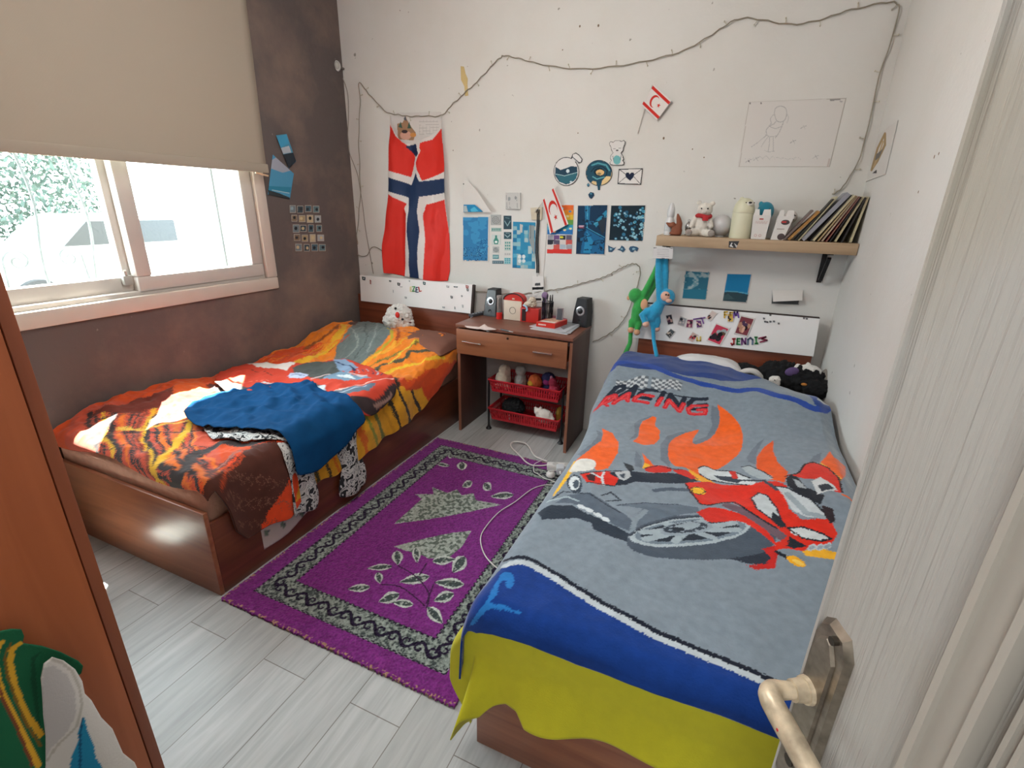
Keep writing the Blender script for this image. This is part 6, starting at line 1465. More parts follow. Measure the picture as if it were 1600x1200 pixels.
# paper cone / curling sheet
p = Paint('#cfcbc6'); p.poly([(640, 742), (690, 742), (725, 760), (735, 776), (640, 776)], '#1d7fae'); p.poly([(642, 748), (655, 748), (660, 775), (642, 775)], '#a9b6b8'); p.poly([(672, 762), (690, 750), (708, 772), (676, 774)], '#4fb0d0')
pts = [(640, 634), (658, 634), (700, 680), (764, 776), (637, 776)]
b = B().prism([W(T3, x, y, YB-0.004-0.03*(x-640)/124) for x, y in pts], (0, 0.0015, 0)); o = solo('curled_paper', b, M('paper_white', '#d3cfca', 0.8, var=0.02), 'curling white paper pinned above the tall blue poster at the far left', 'paper', smooth=False)
cvp = thing  # noqa
print_sheet('printed_corner', [(641, 742), (690, 742), (728, 774), (641, 776)], 'y', YB-0.030, Paint('#1d7fae').poly([(643, 748), (655, 748), (660, 775), (643, 775)], '#a9b6b8').poly([(672, 762), (690, 752), (708, 772), (676, 774)], '#4fb0d0'), parent=o, T=T3)
part('pin', B().ell(W(T3, 641, 650, YB-0.006), 0.004, seg=8, rings=6), M('pin_dark', '#1d3a35', 0.4), o)
p = Paint('#d0cec9'); p.poly([(105, 352), (280, 354), (275, 657), (105, 650)], '#2f78a8'); p.fn(noise_fill(None, ['#3b8ab8'], 0.02, 0.03, 4, 0.3, (105, 352, 280, 560))); p.fn(noise_fill(None, ['#14507f', '#4f9ac0', '#0e3a66'], 0.07, 0.08, 5, -0.1, (108, 560, 275, 655))); p.fn(noise_fill(None, ['#1a5a8a', '#3f8cb8'], 0.06, 0.08, 7, -0.1, (200, 500, 275, 600)))
poster('poster', [(100, 345), (287, 347), (282, 664), (98, 656)], p, 'tall blue poster, leftmost of the prints on the back wall')
specs = [((296, 335, 72, 72), '#a3a5a3', '#5b5e5e', 'spiral'), ((300, 426, 70, 26), '#9fb6b0', '#5e8b84', 'bars'), ((303, 474, 62, 70), '#c2ccc8', '#3d8577', 'bottle'), ((310, 556, 45, 44), '#b1b4b2', '#4a5354', 'spiral'), ((310, 614, 42, 28), '#2f7a86', '#a9c8c6', 'bars'), ((308, 654, 78, 22), '#4a6672', '#7d929a', 'bars'),
         ((386, 342, 54, 94), '#2e4752', '#7fa0a4', 'heart'), ((388, 456, 52, 48), '#31505a', '#96aeb0', 'heart'), ((392, 518, 44, 68), '#b9c6c0', '#3f8a86', 'dots'), ((390, 602, 46, 14), '#c9c8c4', '#8b8f8f', 'dots'), ((390, 634, 46, 44), '#96c2c8', '#2f8797', 'dots')]
names = ['small grey spiral sticker at the top of the left sticker column', 'thin teal strip sticker under the grey spiral sticker', 'small teal bottle sticker in the left sticker column', 'small grey swirl sticker under the teal bottle sticker', 'small teal sticker fourth down the left sticker column, under the grey swirl', 'flat grey-blue oval sticker at the bottom of the left sticker column', 'dark teal card topmost in the right sticker column', 'dark square card under the dark teal card', 'white sticker with teal dots in the right sticker column', 'thin pale strip sticker beside the teal mosaic poster', 'pale teal sticker at the bottom of the right sticker column']
for (bx, c1_, c2_, kind), lab in zip(specs, names):
    x, y, w_, h = bx; p = Paint(c1_)
    if kind == 'spiral': p.line([(x+w_/2+(w_*0.42*(1-i/26))*math.cos(i*0.7), y+h/2+(h*0.42*(1-i/26))*math.sin(i*0.7)) for i in range(25)], 2.5, c2_)
    elif kind == 'bars': [p.poly([(x+w_*0.08+k*w_*0.18, y+h*0.2), (x+w_*0.2+k*w_*0.18, y+h*0.2), (x+w_*0.16+k*w_*0.18, y+h*0.8), (x+w_*0.06+k*w_*0.18, y+h*0.8)], c2_) for k in range(5)]
    elif kind == 'bottle': p.poly([(x+w_*0.4, y+4), (x+w_*0.6, y+4), (x+w_*0.62, y+h*0.3), (x+w_*0.8, y+h*0.6), (x+w_*0.7, y+h*0.95), (x+w_*0.3, y+h*0.95), (x+w_*0.2, y+h*0.6), (x+w_*0.38, y+h*0.3)], c2_); p.ell(x+w_*0.5, y+h*0.72, w_*0.15, h*0.12, '#dfe6e3')
    elif kind == 'heart': p.line([(x+w_*0.15, y+h*0.4), (x+w_*0.5, y+h*0.75), (x+w_*0.85, y+h*0.4)], 6, c2_); p.line([(x+w_*0.25, y+h*0.15), (x+w_*0.75, y+h*0.2)], 3, c2_)
    else:
        for k in range(9): p.ell(x+w_*(0.2+0.3*(k % 3)), y+h*(0.18+0.3*(k//3)), w_*0.11, h*0.09, c2_)
    print_sheet('sticker', [(x, y), (x+w_, y+1), (x+w_, y+h), (x, y+h)], 'y', YW, p, lab, 'sticker', 'small stickers between the blue posters', T=T4, res=0.0015)
p = Paint('#2f86ac')
rd = random.Random(8)
for k in range(46):
    x = 452+rd.randrange(0, 6)*26; y = 388+rd.randrange(0, 12)*27; p.poly([(x, y), (x+26, y), (x+26, y+27), (x, y+27)], rd.choice(['#5aa6c0', '#8fb4ba', '#1f6f98', '#a7bcbc', '#3f93b4', '#2a7ba5', '#6fa9b8']))
p.poly([(500, 400), (520, 405), (516, 460), (500, 455)], '#b9b9b4'); p.poly([(565, 410), (600, 410), (600, 620), (560, 500)], '#8b9697')
for x in (498, 526):
    for y in (625, 655): p.ell(x, y, 12, 14, '#d3dcdc')
p.line([(575, 400), (572, 500)], 3, '#3a4a52')
poster('poster', [(452, 384), (607, 389), (604, 712), (447, 704)], p, 'teal mosaic poster just left of the hanging black lanyard')
p = Paint('#bdbdba'); p.line([(405, 200), (410, 285), (440, 290)], 2, '#7f8283'); p.ell(425, 225, 10, 14, '#8f9495'); p.ell(470, 218, 8, 12, '#8a8d8d'); p.line([(425, 240), (430, 290)], 2, '#85898a'); p.line([(478, 230), (480, 288)], 2.5, '#6f7273')
nt_ = solo('note_pad', B().prism([W(T4, x, y, YB-0.014) for x, y in ((400, 182), (500, 183), (500, 298), (400, 296))], (0, 0.012, 0)), M('pad_paper', '#c4c3c0', 0.8), 'small square note pad with a pencil sketch high above the blue posters', 'note pad', smooth=False)
print_sheet('pad_sheet', [(400, 183), (489, 184), (489, 297), (400, 295)], 'y', YB-0.0150, p, parent=nt_, T=T4)
# white strip and wall hook behind the lanyard
hk = thing('wall_hook', 'cream wall hook holding the black lanyard', 'hook', tuple(W(T4, 600, 330)))
part('hook_plate', B().prism([W(T4, x, y, YB-0.012) for x, y in ((572, 288), (655, 283), (650, 372), (580, 370))], (0, 0.010, 0)), M('cream_plastic', '#c5b9a2', 0.5), hk, smooth=False)
part('hook_arm', B().tube([W(T4, 612, 300, YB-0.013), W(T4, 614, 320, YB-0.022), W(T4, 622, 325, YB-0.026), W(T4, 628, 308, YB-0.026)], 0.004, 8), M('hook_dark', '#6c6152', 0.5), hk)
solo('paper_strip', B().prism([W(T4, x, y, YB-0.004) for x, y in ((632, 375), (690, 372), (662, 760), (628, 762))], (0, 0.002, 0)), M('paper_white'), 'narrow white paper strip hanging behind the black lanyard', 'paper', smooth=False)
# rainbow poster
p = Paint('#d0cdc8')
rows = ['#d8642a', '#d98a2e', '#dcb53a', '#6fae58', '#3a9fc0', '#2a6fae']
for r, c in enumerate(rows):
    y = 268+r*34
    for k in range(4):
        f = 0.85+0.3*((r*7+k*5) % 4)/4; p.poly([(690+k*46, y), (736+k*46, y), (734+k*46, y+34), (688+k*46, y+34)], c)
for k in range(16): p.ell(700+(k*37) % 165, 280+(k*53) % 180, 10, 7, ['#e0a23a', '#b8481f', '#86c2d6', '#e8d9a0', '#3f7fae'][k % 5])
for r in range(3):
    for k in range(4): p.poly([(692+k*43, 475+r*33), (733+k*43, 475+r*33), (732+k*43, 507+r*33), (691+k*43, 507+r*33)], ['#9a9aa3', '#5b5468', '#a6b3c0', '#2c2f3a', '#c0554e', '#6a4a7c', '#d3c9c4'][(r*3+k*5) % 7])
p.poly([(688, 574), (860, 574), (858, 606), (688, 604)], '#d0362f'); p.line([(690, 472), (866, 472)], 4, '#d0cdc8'); p.ell(790, 490, 12, 8, '#d8d23a')
poster('poster', [(690, 266), (874, 269), (860, 609), (686, 603)], p, 'rainbow coloured poster partly behind the small striped flag')
# dark blue abstract
p = Paint('#d0cec9'); p.poly([(902, 271), (1109, 270), (1087, 612), (888, 606)], '#0e3350'); p.poly([(950, 272), (990, 272), (980, 400), (955, 400)], '#1d6c94'); p.poly([(960, 430), (1085, 500), (1080, 612), (920, 605), (935, 500)], '#175f8c'); p.poly([(965, 440), (1010, 520), (990, 600), (940, 600)], '#2783b0')
p.poly([(1010, 390), (1100, 300), (1105, 330), (1030, 420)], '#2a86a8'); p.line([(1015, 400), (1105, 345)], 5, '#5aa6bc'); p.line([(960, 420), (1085, 490)], 5, '#3a93b8'); p.poly([(900, 490), (940, 500), (930, 530), (900, 520)], '#061a2c'); p.ell(925, 412, 22, 6, '#c9a6b8'); p.line([(900, 420), (945, 424)], 4, '#c04a56'); p.line([(970, 270), (968, 420)], 4, '#55b0cc'); p.fn(noise_fill(None, ['#0a2640', '#1b5f86'], 0.03, 0.05, 11, 0.45, (903, 272, 1085, 605)))
p.poly([(1040, 380), (1095, 350), (1090, 450), (1070, 470)], '#26323f')
poster('poster', [(898, 267), (1113, 267), (1091, 616), (884, 609)], p, 'dark blue abstract poster between the rainbow poster and the bokeh poster')
p = Paint('#d0cec9'); p.poly([(1134, 272), (1371, 270), (1348, 518), (1119, 513)], '#0f2430'); rd = random.Random(4)
for k in range(95):
    x, y = rd.uniform(1150, 1362), rd.uniform(285, 508)
    if y > 420 and x < 1230 and rd.random() < 0.8: continue
    r = rd.uniform(5, 13); c = rd.choice(['#2f6f8e', '#3f8aa6', '#1f5570', '#7fb4c4', '#24627e']); p.ell(x, y, r, r, c)
    if rd.random() < 0.4: p.ell(x, y, r*0.5, r*0.5, '#a9cdd6')
p.poly([(1134, 272), (1119, 513), (1112, 513), (1128, 272)], '#d0cec9')
poster('poster', [(1130, 268), (1375, 267), (1351, 522), (1115, 516)], p, 'dark poster of round teal bokeh lights, nearest the shelf', res=0.0022)
for (x, pts), lab in zip([(1130, [(-18, -25), (0, -15), (22, -6), (38, -14), (22, 8), (8, 22), (-16, 20)]), (1205, [(-32, 4), (-10, -4), (0, -24), (16, -14), (28, 4), (10, 24), (-8, 12)]), (1290, [(-34, 0), (-26, -16), (-4, -20), (22, -14), (34, -4), (22, 18), (8, 8), (-6, 24), (-22, 20)])], ['small blue bird sticker, leftmost of three below the bokeh poster', 'small blue diamond-shaped sticker, middle of three below the bokeh poster', 'small blue fish sticker, rightmost of three below the bokeh poster']):
    P_ = [W(T4, x+a, 573+b_, YW) for a, b_ in pts]; o = solo('sticker', B().prism(P_, (0, -0.0012, 0)), M('sticker_blue', '#24506e', 0.6, var=0.25, vscale=120), lab, 'sticker', smooth=False)
    part('pale_spot', B().prism([W(T4, x+a*0.35, 573+b_*0.35, YW-0.0014) for a, b_ in pts], (0, -0.0006, 0)), M('sticker_pale', '#8fb6c6', 0.6), o, smooth=False)

# ---- cut-out paper stickers: flask, doughnut, bear, envelope, drips
def cutout(name, outline, T, paint, label, y=YB-0.005, th=0.0015, res=0.0025, cat='sticker'):
    cvv = uvw(T, y); st = [cvv(p_) for p_ in outline]
    ps_ = Paint('#ffffff'); 
    paint2 = paint; 
    fn = lambda s, t: np.stack([s, np.full_like(s, y), t], -1)
    o = cloth_piece(name, st, fn, M_paint('printed_paper', 0.75), None, res, paint2, th); tag(o, label, cat); return o
def mk(base, T): q = Paint(base); q.conv = uvw(T, YB-0.005); return q
circ = lambda cx, cy, rx, ry, n=36, a0=0, a1=2*PI: [(cx+rx*math.cos(a), cy+ry*math.sin(a)) for a in np.linspace(a0, a1, n, endpoint=False)]
# flask
body = [(cx_, cy_) for cx_, cy_ in circ(138, 455, 60, 68)]
fo = [q for q in circ(138, 455, 61, 69, 60) if not (q[0] > 165 and q[1] < 405)]
i0 = min(range(len(fo)), key=lambda i: (fo[i][0]-172)**2+(fo[i][1]-398)**2)
fo = sorted(fo, key=lambda q: (math.atan2(q[1]-455, q[0]-138)-(-0.95)) % (2*PI))
neck = [(160, 388), (168, 372), (184, 364), (200, 375), (215, 395), (212, 410), (198, 416), (190, 412), (178, 402)]
p = mk('#d6d4d2', T6); p.line(fo, 0.0075, '#20242b'); p.line([(148, 386), (165, 388), (168, 372), (184, 366), (200, 376), (214, 396), (210, 412), (196, 414)], 0.006, '#20242b'); p.line([(168, 386), (196, 410)], 0.005, '#4a4f55')
p.poly([(86, 432), (110, 448), (135, 440), (160, 430), (190, 432), (192, 470), (176, 500), (138, 518), (104, 505), (84, 475)], '#1f4054'); p.poly([(88, 470), (120, 478), (160, 468), (190, 462), (186, 490), (150, 515), (110, 508)], '#2f6674'); p.line([(88, 468), (130, 476), (190, 460)], 0.004, '#9fc3c6'); p.ell(145, 453, 8, 9, '#cfdde0'); p.ell(160, 505, 5, 5, '#b9ccd0')
cutout('flask_sticker', [(p_[0], p_[1]) for p_ in fo]+neck, T6, p, 'round flask paper sticker with dark blue liquid')
# doughnut
do = circ(295, 462, 64, 62, 40); p = mk('#d9bf8c', T6)
p.line(do+[do[0]], 0.007, '#1c2630'); p.poly([(242, 430), (262, 408), (300, 402), (340, 415), (356, 450), (352, 480), (330, 478), (310, 500), (300, 545), (290, 545), (282, 505), (265, 500), (250, 520), (240, 490), (232, 460)], '#1c4a5e')
p.line([(262, 425), (290, 415), (330, 425), (345, 450)], 0.009, '#4f97a2'); p.line([(258, 455), (275, 435), (310, 430), (335, 450), (330, 475), (300, 488)], 0.007, '#12303f'); p.ell(296, 458, 26, 20, '#0f2936'); p.ell(300, 460, 20, 14, '#d9b57a'); p.ell(296, 466, 10, 6, '#8a7a5c'); p.line([(265, 480), (285, 492), (320, 482)], 0.006, '#63aab2')
cutout('doughnut_sticker', do[:8]+[(300, 523), (300, 545), (290, 545), (288, 524)]+do[12:], T6, p, 'doughnut paper sticker with dripping dark teal icing')
# bear
bo = [(346, 330), (344, 318), (352, 310), (364, 314), (372, 306), (395, 306), (404, 310), (414, 304), (423, 312), (420, 326), (414, 340), (412, 356), (402, 366), (410, 378), (416, 398), (410, 402), (418, 412), (414, 424), (396, 426), (366, 426), (350, 424), (346, 412), (354, 402), (348, 394), (352, 376), (362, 366), (354, 352), (352, 338)]
p = mk('#d4d2cf', T6); p.line(bo+[bo[0]], 0.006, '#3a3d40'); p.ell(382, 400, 18, 22, '#6fb0b2'); p.line([(365, 346), (375, 346)], 0.003, '#34373a'); p.line([(390, 344), (400, 344)], 0.003, '#34373a'); p.ell(383, 354, 6, 4, '#34373a'); p.line([(362, 380), (366, 400)], 0.003, '#55595c'); p.line([(402, 378), (398, 400)], 0.003, '#55595c')
cutout('bear_sticker', bo, T6, p, 'white teddy bear paper sticker with a teal belly', y=YB-0.008)
p = mk('#d5d3d0', T6); en = [(390, 443), (506, 440), (497, 519), (384, 515)]; p.line(en+[en[0]], 0.008, '#23272d'); p.line([(390, 443), (445, 485), (506, 440)], 0.0035, '#33373c'); p.line([(384, 515), (432, 475)], 0.003, '#33373c'); p.line([(497, 519), (458, 475)], 0.003, '#33373c')
p.poly([(443, 468), (450, 460), (462, 460), (466, 472), (458, 486), (445, 500), (428, 486), (422, 472), (428, 460), (438, 460)], '#14203a')
cutout('envelope_sticker', en, T6, p, 'white envelope paper sticker closed with a dark heart')
for pts, lab in (([(236, 520), (243, 510), (251, 520), (243, 530)], 'tiny dark drip sticker just under the doughnut sticker'), ([(243, 566), (254, 554), (270, 558), (272, 570), (258, 586), (248, 580)], 'larger dark blue drip sticker below the doughnut sticker')):
    p = mk('#1b3f58', T6); p.ell((pts[0][0]+pts[2][0])/2, (pts[0][1]+pts[2][1])/2, 5, 4, '#4f8aa0'); cutout('drip_sticker', pts, T6, p, lab)

# ---- pencil drawing sheet
p = Paint('#d0cdc9'); g1 = '#a3a3a3'; g2 = '#b0b0af'; g3 = '#8e8e8f'
def L(pts, w_=2.0, c=g1): p.line(smooth_line(pts, 4), w_, c)
L([(1145, 175), (1150, 150), (1175, 140), (1200, 150), (1205, 180), (1195, 205), (1175, 215), (1155, 205), (1145, 175)], 3); L([(1140, 180), (1125, 200), (1130, 220), (1115, 235)], 2.5); L([(1205, 175), (1215, 195), (1205, 220)], 2.5, g2)
L([(1155, 210), (1140, 225), (1120, 235), (1105, 255), (1110, 280)], 3); L([(1190, 212), (1180, 240), (1165, 270), (1150, 290)], 3); L([(1120, 235), (1150, 245), (1180, 235)], 2.5)
L([(1110, 275), (1085, 295), (1060, 315), (1030, 335)], 2.5); L([(1115, 285), (1095, 310), (1080, 335)], 2); L([(1122, 285), (1120, 330), (1115, 355)], 2.5); L([(1140, 290), (1140, 355)], 2.5); L([(1100, 275), (1130, 285), (1155, 280)], 2); L([(1095, 350), (1115, 358), (1145, 355)], 2)
for x, y in ((1290, 240), (1240, 310), (1020, 405), (1060, 395), (1345, 385)): L([(x-18, y+6), (x-4, y-4), (x+10, y-8)], 2.5, g3 if x == 1240 else g1); L([(x-6, y-10), (x+4, y+8)], 2, g1)
for k in range(9): L([(1000+k*30, 392+8*math.sin(k*2)), (1016+k*30, 385+6*math.cos(k)), (1030+k*30, 396)], 1.6, g2)
p.line([(1413, 112), (1455, 108)], 7, '#8f8d8c'); p.ell(1460, 118, 8, 3, g1); p.line([(970, 432), (1403, 432), (1483, 103), (1017, 120), (970, 432)], 2.5, '#aaa39a'); p.line([(1395, 430), (1405, 395)], 8, '#bfb3ad')
for x, y in ((1022, 127), (1078, 127), (1018, 404)): p.ell(x, y, 5, 4, '#7d7b79')
poster('pencil_drawing', [(1015, 121), (1485, 101), (1405, 433), (962, 433)], p, 'large faint pencil drawing of a girl on the upper back wall', T=T6, cat='drawing', res=0.0025, y=YB-0.001, thick=0.0006)

# ---- yellowed tape strips
tp = solo('masking_tape', B().prism([W(T3, x, y, YB-0.001) for x, y in ((628, 124), (643, 126), (650, 158), (660, 180), (658, 205), (662, 255), (648, 258), (645, 215), (630, 185))], (0, -0.0015, 0)), M('old_tape', '#c9b27a', 0.6), 'yellowed masking tape strips on the upper wall right of the cross flag', 'tape', smooth=False)

# ---- string lights
wire = M('fairy_wire', '#8a8272', 0.5, var=0.1); bulbm = M('fairy_bulb', '#b9b19e', 0.3)
def full(T, pts): return [(T[0]+x/T[2], T[1]+y/T[2]) for x, y in pts]
top_l = full(T3, [(240, 945+0)])[:0]+full(T3, [(168, 920), (165, 880), (172, 800), (180, 700), (178, 600), (174, 500), (173, 400), (179, 300), (174, 200), (205, 232), (240, 272), (300, 330), (350, 340), (400, 348), (470, 346), (540, 345), (580, 305), (620, 268), (660, 230), (700, 195), (750, 140), (800, 90)])
main = top_l+[(788, 87), (810, 91), (840, 99), (890, 107), (950, 105), (1010, 95), (1060, 82), (1100, 62), (1130, 42), (1160, 28), (1200, 33), (1245, 38), (1290, 28), (1330, 15), (1385, 4), (1404, 8), (1399, 40), (1387, 80), (1373, 120), (1363, 170), (1352, 215), (1342, 250), (1325, 280), (1312, 297), (1300, 304)]
def string_lights(pts, label, step=0.16, y=YB-0.012, bulbs=True, seed=1):
    P = [at(x, yy, 'y', y) for x, yy in pts]; S_ = smooth_line(P, 5); rd = random.Random(seed)
    t = thing('string_lights', label, 'string lights', tuple(P[0]))
    Q = [Vector(q)+Vector((0, 0.004*math.sin(i*0.9), 0.003*math.sin(i*1.7))) for i, q in enumerate(S_)]
    part('wire', B().tube(Q, 0.0030, 6), wire, t)
    acc = 0; sg = 1; n = 0
    for a, b_ in zip(Q[:-1], Q[1:]):
        acc += (b_-a).length
        if acc > step and n < 95:
            acc = 0; sg = -sg; n += 1; d = (b_-a).normalized(); nn = d.cross(Vector((0, 1, 0))).normalized()*sg
            e1_ = a+nn*0.022+d*0.008*rd.uniform(-1, 1)
            part('bulb', B().tube([a, a+nn*0.010, e1_], [0.0018, 0.0022, 0.0016], 5).ell(e1_, (0.0036, 0.0036, 0.0050), seg=6, rings=5), bulbm, t)
    return t
string_lights(main, 'unlit fairy lights running across the top of the back wall down to the books', 0.13)
low = full(T4, [(60, 858), (170, 862), (300, 880), (400, 884), (500, 885), (600, 876), (700, 860), (780, 848), (860, 830), (930, 810), (1000, 792), (1060, 775), (1110, 755), (1160, 728), (1210, 702), (1250, 684), (1290, 675), (1325, 692), (1335, 740), (1325, 790), (1312, 840)])+full((700, 420, 4.287), [(1228, 230), (1210, 280), (1190, 320), (1150, 375), (1100, 420), (1040, 458), (968, 490)])
string_lights(low, 'unlit fairy lights strung low on the wall between the desk and the plush monkeys', 0.15, seed=2)

# ---- alarm sensor and its cable in the corner
sn = thing('corner_sensor', 'small white plastic sensor in the upper left corner with a cable running down', 'sensor', tuple(at(526, 103, 'y', 3.10)))
cpos = at(526, 103, 'y', 3.10)
part('sensor_body', B().ell(cpos, (0.026, 0.030, 0.034)), wpl, sn); part('sensor_face', B().ell(cpos+[0.012, -0.012, 0.0], (0.018, 0.020, 0.024)), M('sensor_face', '#b5b2ac', 0.4), sn); part('sensor_foot', B().tube([cpos+[0.01, 0.0, 0.0], [cpos[0]+0.02, YB-0.002, cpos[2]-0.01]], 0.008, 8), M('sensor_dark', '#6b665f', 0.5), sn)
cb_pts = full(T3, [(92, 158), (112, 205), (125, 260), (127, 350), (124, 440), (132, 510), (150, 560), (168, 610), (180, 680), (192, 760), (203, 850), (222, 960), (238, 1050)])
solo('sensor_cable', B().tube(smooth_line([at(x, y, 'y', YB-0.006) for x, y in cb_pts], 4), 0.0026, 6), M('thin_cable', '#8b8278', 0.5), 'thin brown cable running down the corner beside the cross flag', 'cable', angle=180)
solo('loose_wire', B().tube(smooth_line([at(x, y, 'y', YB-0.008) for x, y in full(T3, [(165, 962), (185, 972), (210, 968), (225, 940), (240, 930), (258, 936), (276, 948)])], 5), 0.0026, 6), M('thin_cable'), 'short loose wire on the wall left of the cross flag above the headboard', 'wire', angle=180)

# ---- two photos and folded paper under the shelf
p = Paint('#cfccc8'); p.poly([(440, 544), (563, 553), (540, 693), (421, 686)], '#2f6f86'); p.fn(noise_fill(None, ['#6f9aa6', '#9fb4b8'], 0.035, 0.05, 6, 0.15, (425, 548, 560, 690))); p.poly([(421, 686), (428, 640), (550, 640), (540, 693)], '#2a7892')
poster('sky_photo', [(436, 541), (568, 550), (544, 698), (416, 690)], p, 'blue photo of clouds on the wall below the shelf, left one', T=T7, cat='photo')
p = Paint('#cfccc8'); p.poly([(656, 560), (780, 563), (752, 709), (630, 700)], '#1678a8'); p.poly([(640, 655), (680, 650), (765, 668), (752, 709), (630, 700)], '#2d4650'); p.line([(642, 648), (700, 652), (766, 662)], 5, '#5aa0b8'); p.poly([(636, 672), (660, 662), (690, 690), (632, 698)], '#3f5a60')
poster('sky_photo', [(652, 556), (784, 559), (756, 713), (626, 704)], p, 'photo of deep blue sky over a dark skyline below the middle of the shelf', T=T7, cat='photo')
fp_ = thing('folded_paper', 'photo with its white paper flap folded down, right of the two blue photos', 'paper', tuple(W(T7, 960, 720)))
p = Paint('#cfccc8'); p.poly([(893, 650), (1035, 650), (1026, 721), (884, 716)], '#4b4f50')
print_sheet('photo_back', [(887, 645), (1045, 645), (1028, 725), (880, 719)], 'y', YW, p, parent=fp_, T=T7)
q4 = [W(T7, 890, 645, YB-0.004), W(T7, 1049, 644, YB-0.004), W(T7, 1045, 698, YB-0.040), W(T7, 893, 705, YB-0.040)]
part('paper_flap', B().prism(q4, (0, 0.0015, 0.0)), M('paper_white'), fp_, smooth=False)

# ---- drawing on the right wall
p = Paint('#ccc9c5'); p.line([(368, 415), (345, 460), (325, 530), (345, 500), (368, 450), (368, 415)], 7, '#9c845e'); p.line([(332, 520), (352, 470), (362, 440)], 5, '#b39a72'); p.poly([(340, 480), (362, 462), (350, 490), (336, 500)], '#6c6a66'); p.poly([(328, 540), (342, 528), (342, 540)], '#3b3a3a')
print_sheet('wall_drawing', [(345, 420), (406, 375), (366, 545), (302, 569)], 'x', XR-0.003, p, 'white sheet with a brown looped drawing on the right wall', 'drawing', T=T8)

# ================================================================ LEFT WALL PAPERS
TA = (0, 0, 2.857)
def wl_print(name, quad, p, label, cat, x=XL+0.003, res=0.002, curl=0.0, group=None, parent=None): return print_sheet(name, quad, 'x', x, p, label, cat, group, parent, TA, res, curl=curl)
p = Paint('#4a8ba8'); p.poly([(1240, 610), (1275, 600), (1290, 640), (1240, 660)], '#3f93b8'); p.poly([(1230, 665), (1290, 650), (1300, 680), (1240, 690)], '#a9b3bc'); p.poly([(1250, 690), (1310, 680), (1322, 718), (1292, 752)], '#283038')
wl_print('torn_photo', [(1232, 604), (1280, 598), (1322, 720), (1290, 752)], p, 'torn photo of sky and dark hill, upper of two on the dark wall', 'photo', XL+0.012)
p = Paint('#4a90b4'); p.poly([(1205, 720), (1250, 690), (1300, 760), (1260, 770), (1205, 750)], '#9aa0ae'); p.poly([(1197, 830), (1300, 835), (1295, 860), (1197, 850)], '#2c7f9c'); p.poly([(1197, 848), (1240, 860), (1294, 882), (1293, 890), (1200, 874)], '#2b3438'); p.line([(1215, 848), (1290, 862)], 4, '#9fc0c8')
wl_print('torn_photo', [(1218, 690), (1312, 775), (1294, 890), (1196, 868)], p, 'torn photo of a blue sea shore, lower of two on the dark wall', 'photo', XL+0.006)
rd = random.Random(12); mc = ['#6e7c82', '#a08f6f', '#46606c', '#9fa5a8', '#7b6a58', '#3a4a52', '#b8a98c', '#5f7a80']
for r in range(5):
    for c_ in range(4):
        x = 1292+c_*35+r*7; y = 916+r*44+(2 if c_ % 2 else 0)-r*1; w_, h = 28+rd.uniform(-3, 2), 35+rd.uniform(-5, 2); x += rd.uniform(-3, 3)
        p = Paint('#a9a59c'); p.poly([(x+2, y+2), (x+w_-2, y+2), (x+w_-2, y+h-3), (x+2, y+h-3)], mc[(r*3+c_*5+r) % 8]); p.ell(x+w_*rd.uniform(0.35, 0.65), y+h*rd.uniform(0.4, 0.6), w_*0.22, h*0.22, rd.choice(['#2a3338', '#c3b48e', '#8fa7b0', '#20282c']))
        wl_print('photo_tile', [(x, y), (x+w_, y), (x+w_+1, y+h), (x+1, y+h)], p, 'tiny photo on the dark wall right of the window, row %s, %s' % (['topmost', 'second', 'middle', 'fourth', 'bottom'][r], ['leftmost', 'second from left', 'third from left', 'rightmost'][c_]), 'photo', res=0.0025, group='grid of tiny photos on the dark wall')
# marks and chips on the plaster
for i, (x, y, r) in enumerate([(906, 41, 3), (935, 40, 3.5), (1037, 216, 3.5), (1082, 233, 2), (903, 208, 2), (1460, 245, 3), (1467, 240, 2.5), (1435, 300, 2.5), (879, 78, 2), (1100, 246, 2), (470, 98, 2), (465, 115, 2.5), (708, 235, 2)]):
    ax, v = ('y', YB) if x < 1400 and x > 530 else (('x', XR) if x > 1400 else ('x', XL))
    P_ = at(x, y, ax, v); nrm = {'y': (0.004*r/2.5, 0.0012, 0.005*r/2.5), 'x': (0.0012, 0.004*r/2.5, 0.005*r/2.5)}[ax]
    o = part('wall_chip', B().ell(P_, nrm, seg=8, rings=6), M('chip_brown', '#7d6a58', 0.9), None); o['kind'] = 'structure'; o.name = 'trim_%d' % (i+1)

# ================================================================ SHELF
SY0, SY1 = 2.93, 3.145
sl0 = at(1025, 369.5, 'y', SY0); ZS = at(1200, 375, 'y', SY0)[2]
SX0, SX1 = at(1026, 370, 'y', SY0)[0], XR-0.003
ZSB = at(1180, 391.5, 'y', SY0)[2]
sh = thing('wall_shelf', 'light wooden wall shelf above the right bed', 'shelf', ((SX0+SX1)/2, 3.04, ZSB))
part('shelf_board', B().box(SX0, SY0, ZSB, SX1, SY1, ZS, 0.002), M_wood('oak_board', '#9c8468', '#b39a7c', 'x', 0.55), sh)
brk = M('bracket_black', '#222224', 0.4, metal=0.3)
bx = at(1297, 395, 'y', 3.0)[0]
for xx in (bx, SX0+0.045):
    part('bracket', B().box(xx-0.012, SY0+0.03, ZSB-0.006, xx+0.012, SY1, ZSB-0.0005, 0.001).box(xx-0.012, SY1-0.004, ZSB-0.165, xx+0.012, SY1+0.001, ZSB-0.006, 0.001).obox(((xx), 3.045, ZSB-0.085), (0.009, 0, 0), Vector((0, 0.062, -0.062)), Vector((0, 0.004, 0.004))), brk, sh)
def W6(x, y, v=3.02): return W(T6, x, y, v)
def base6(x, v=3.02): P = W6(x, 770, v); return np.array([P[0], v, ZS])
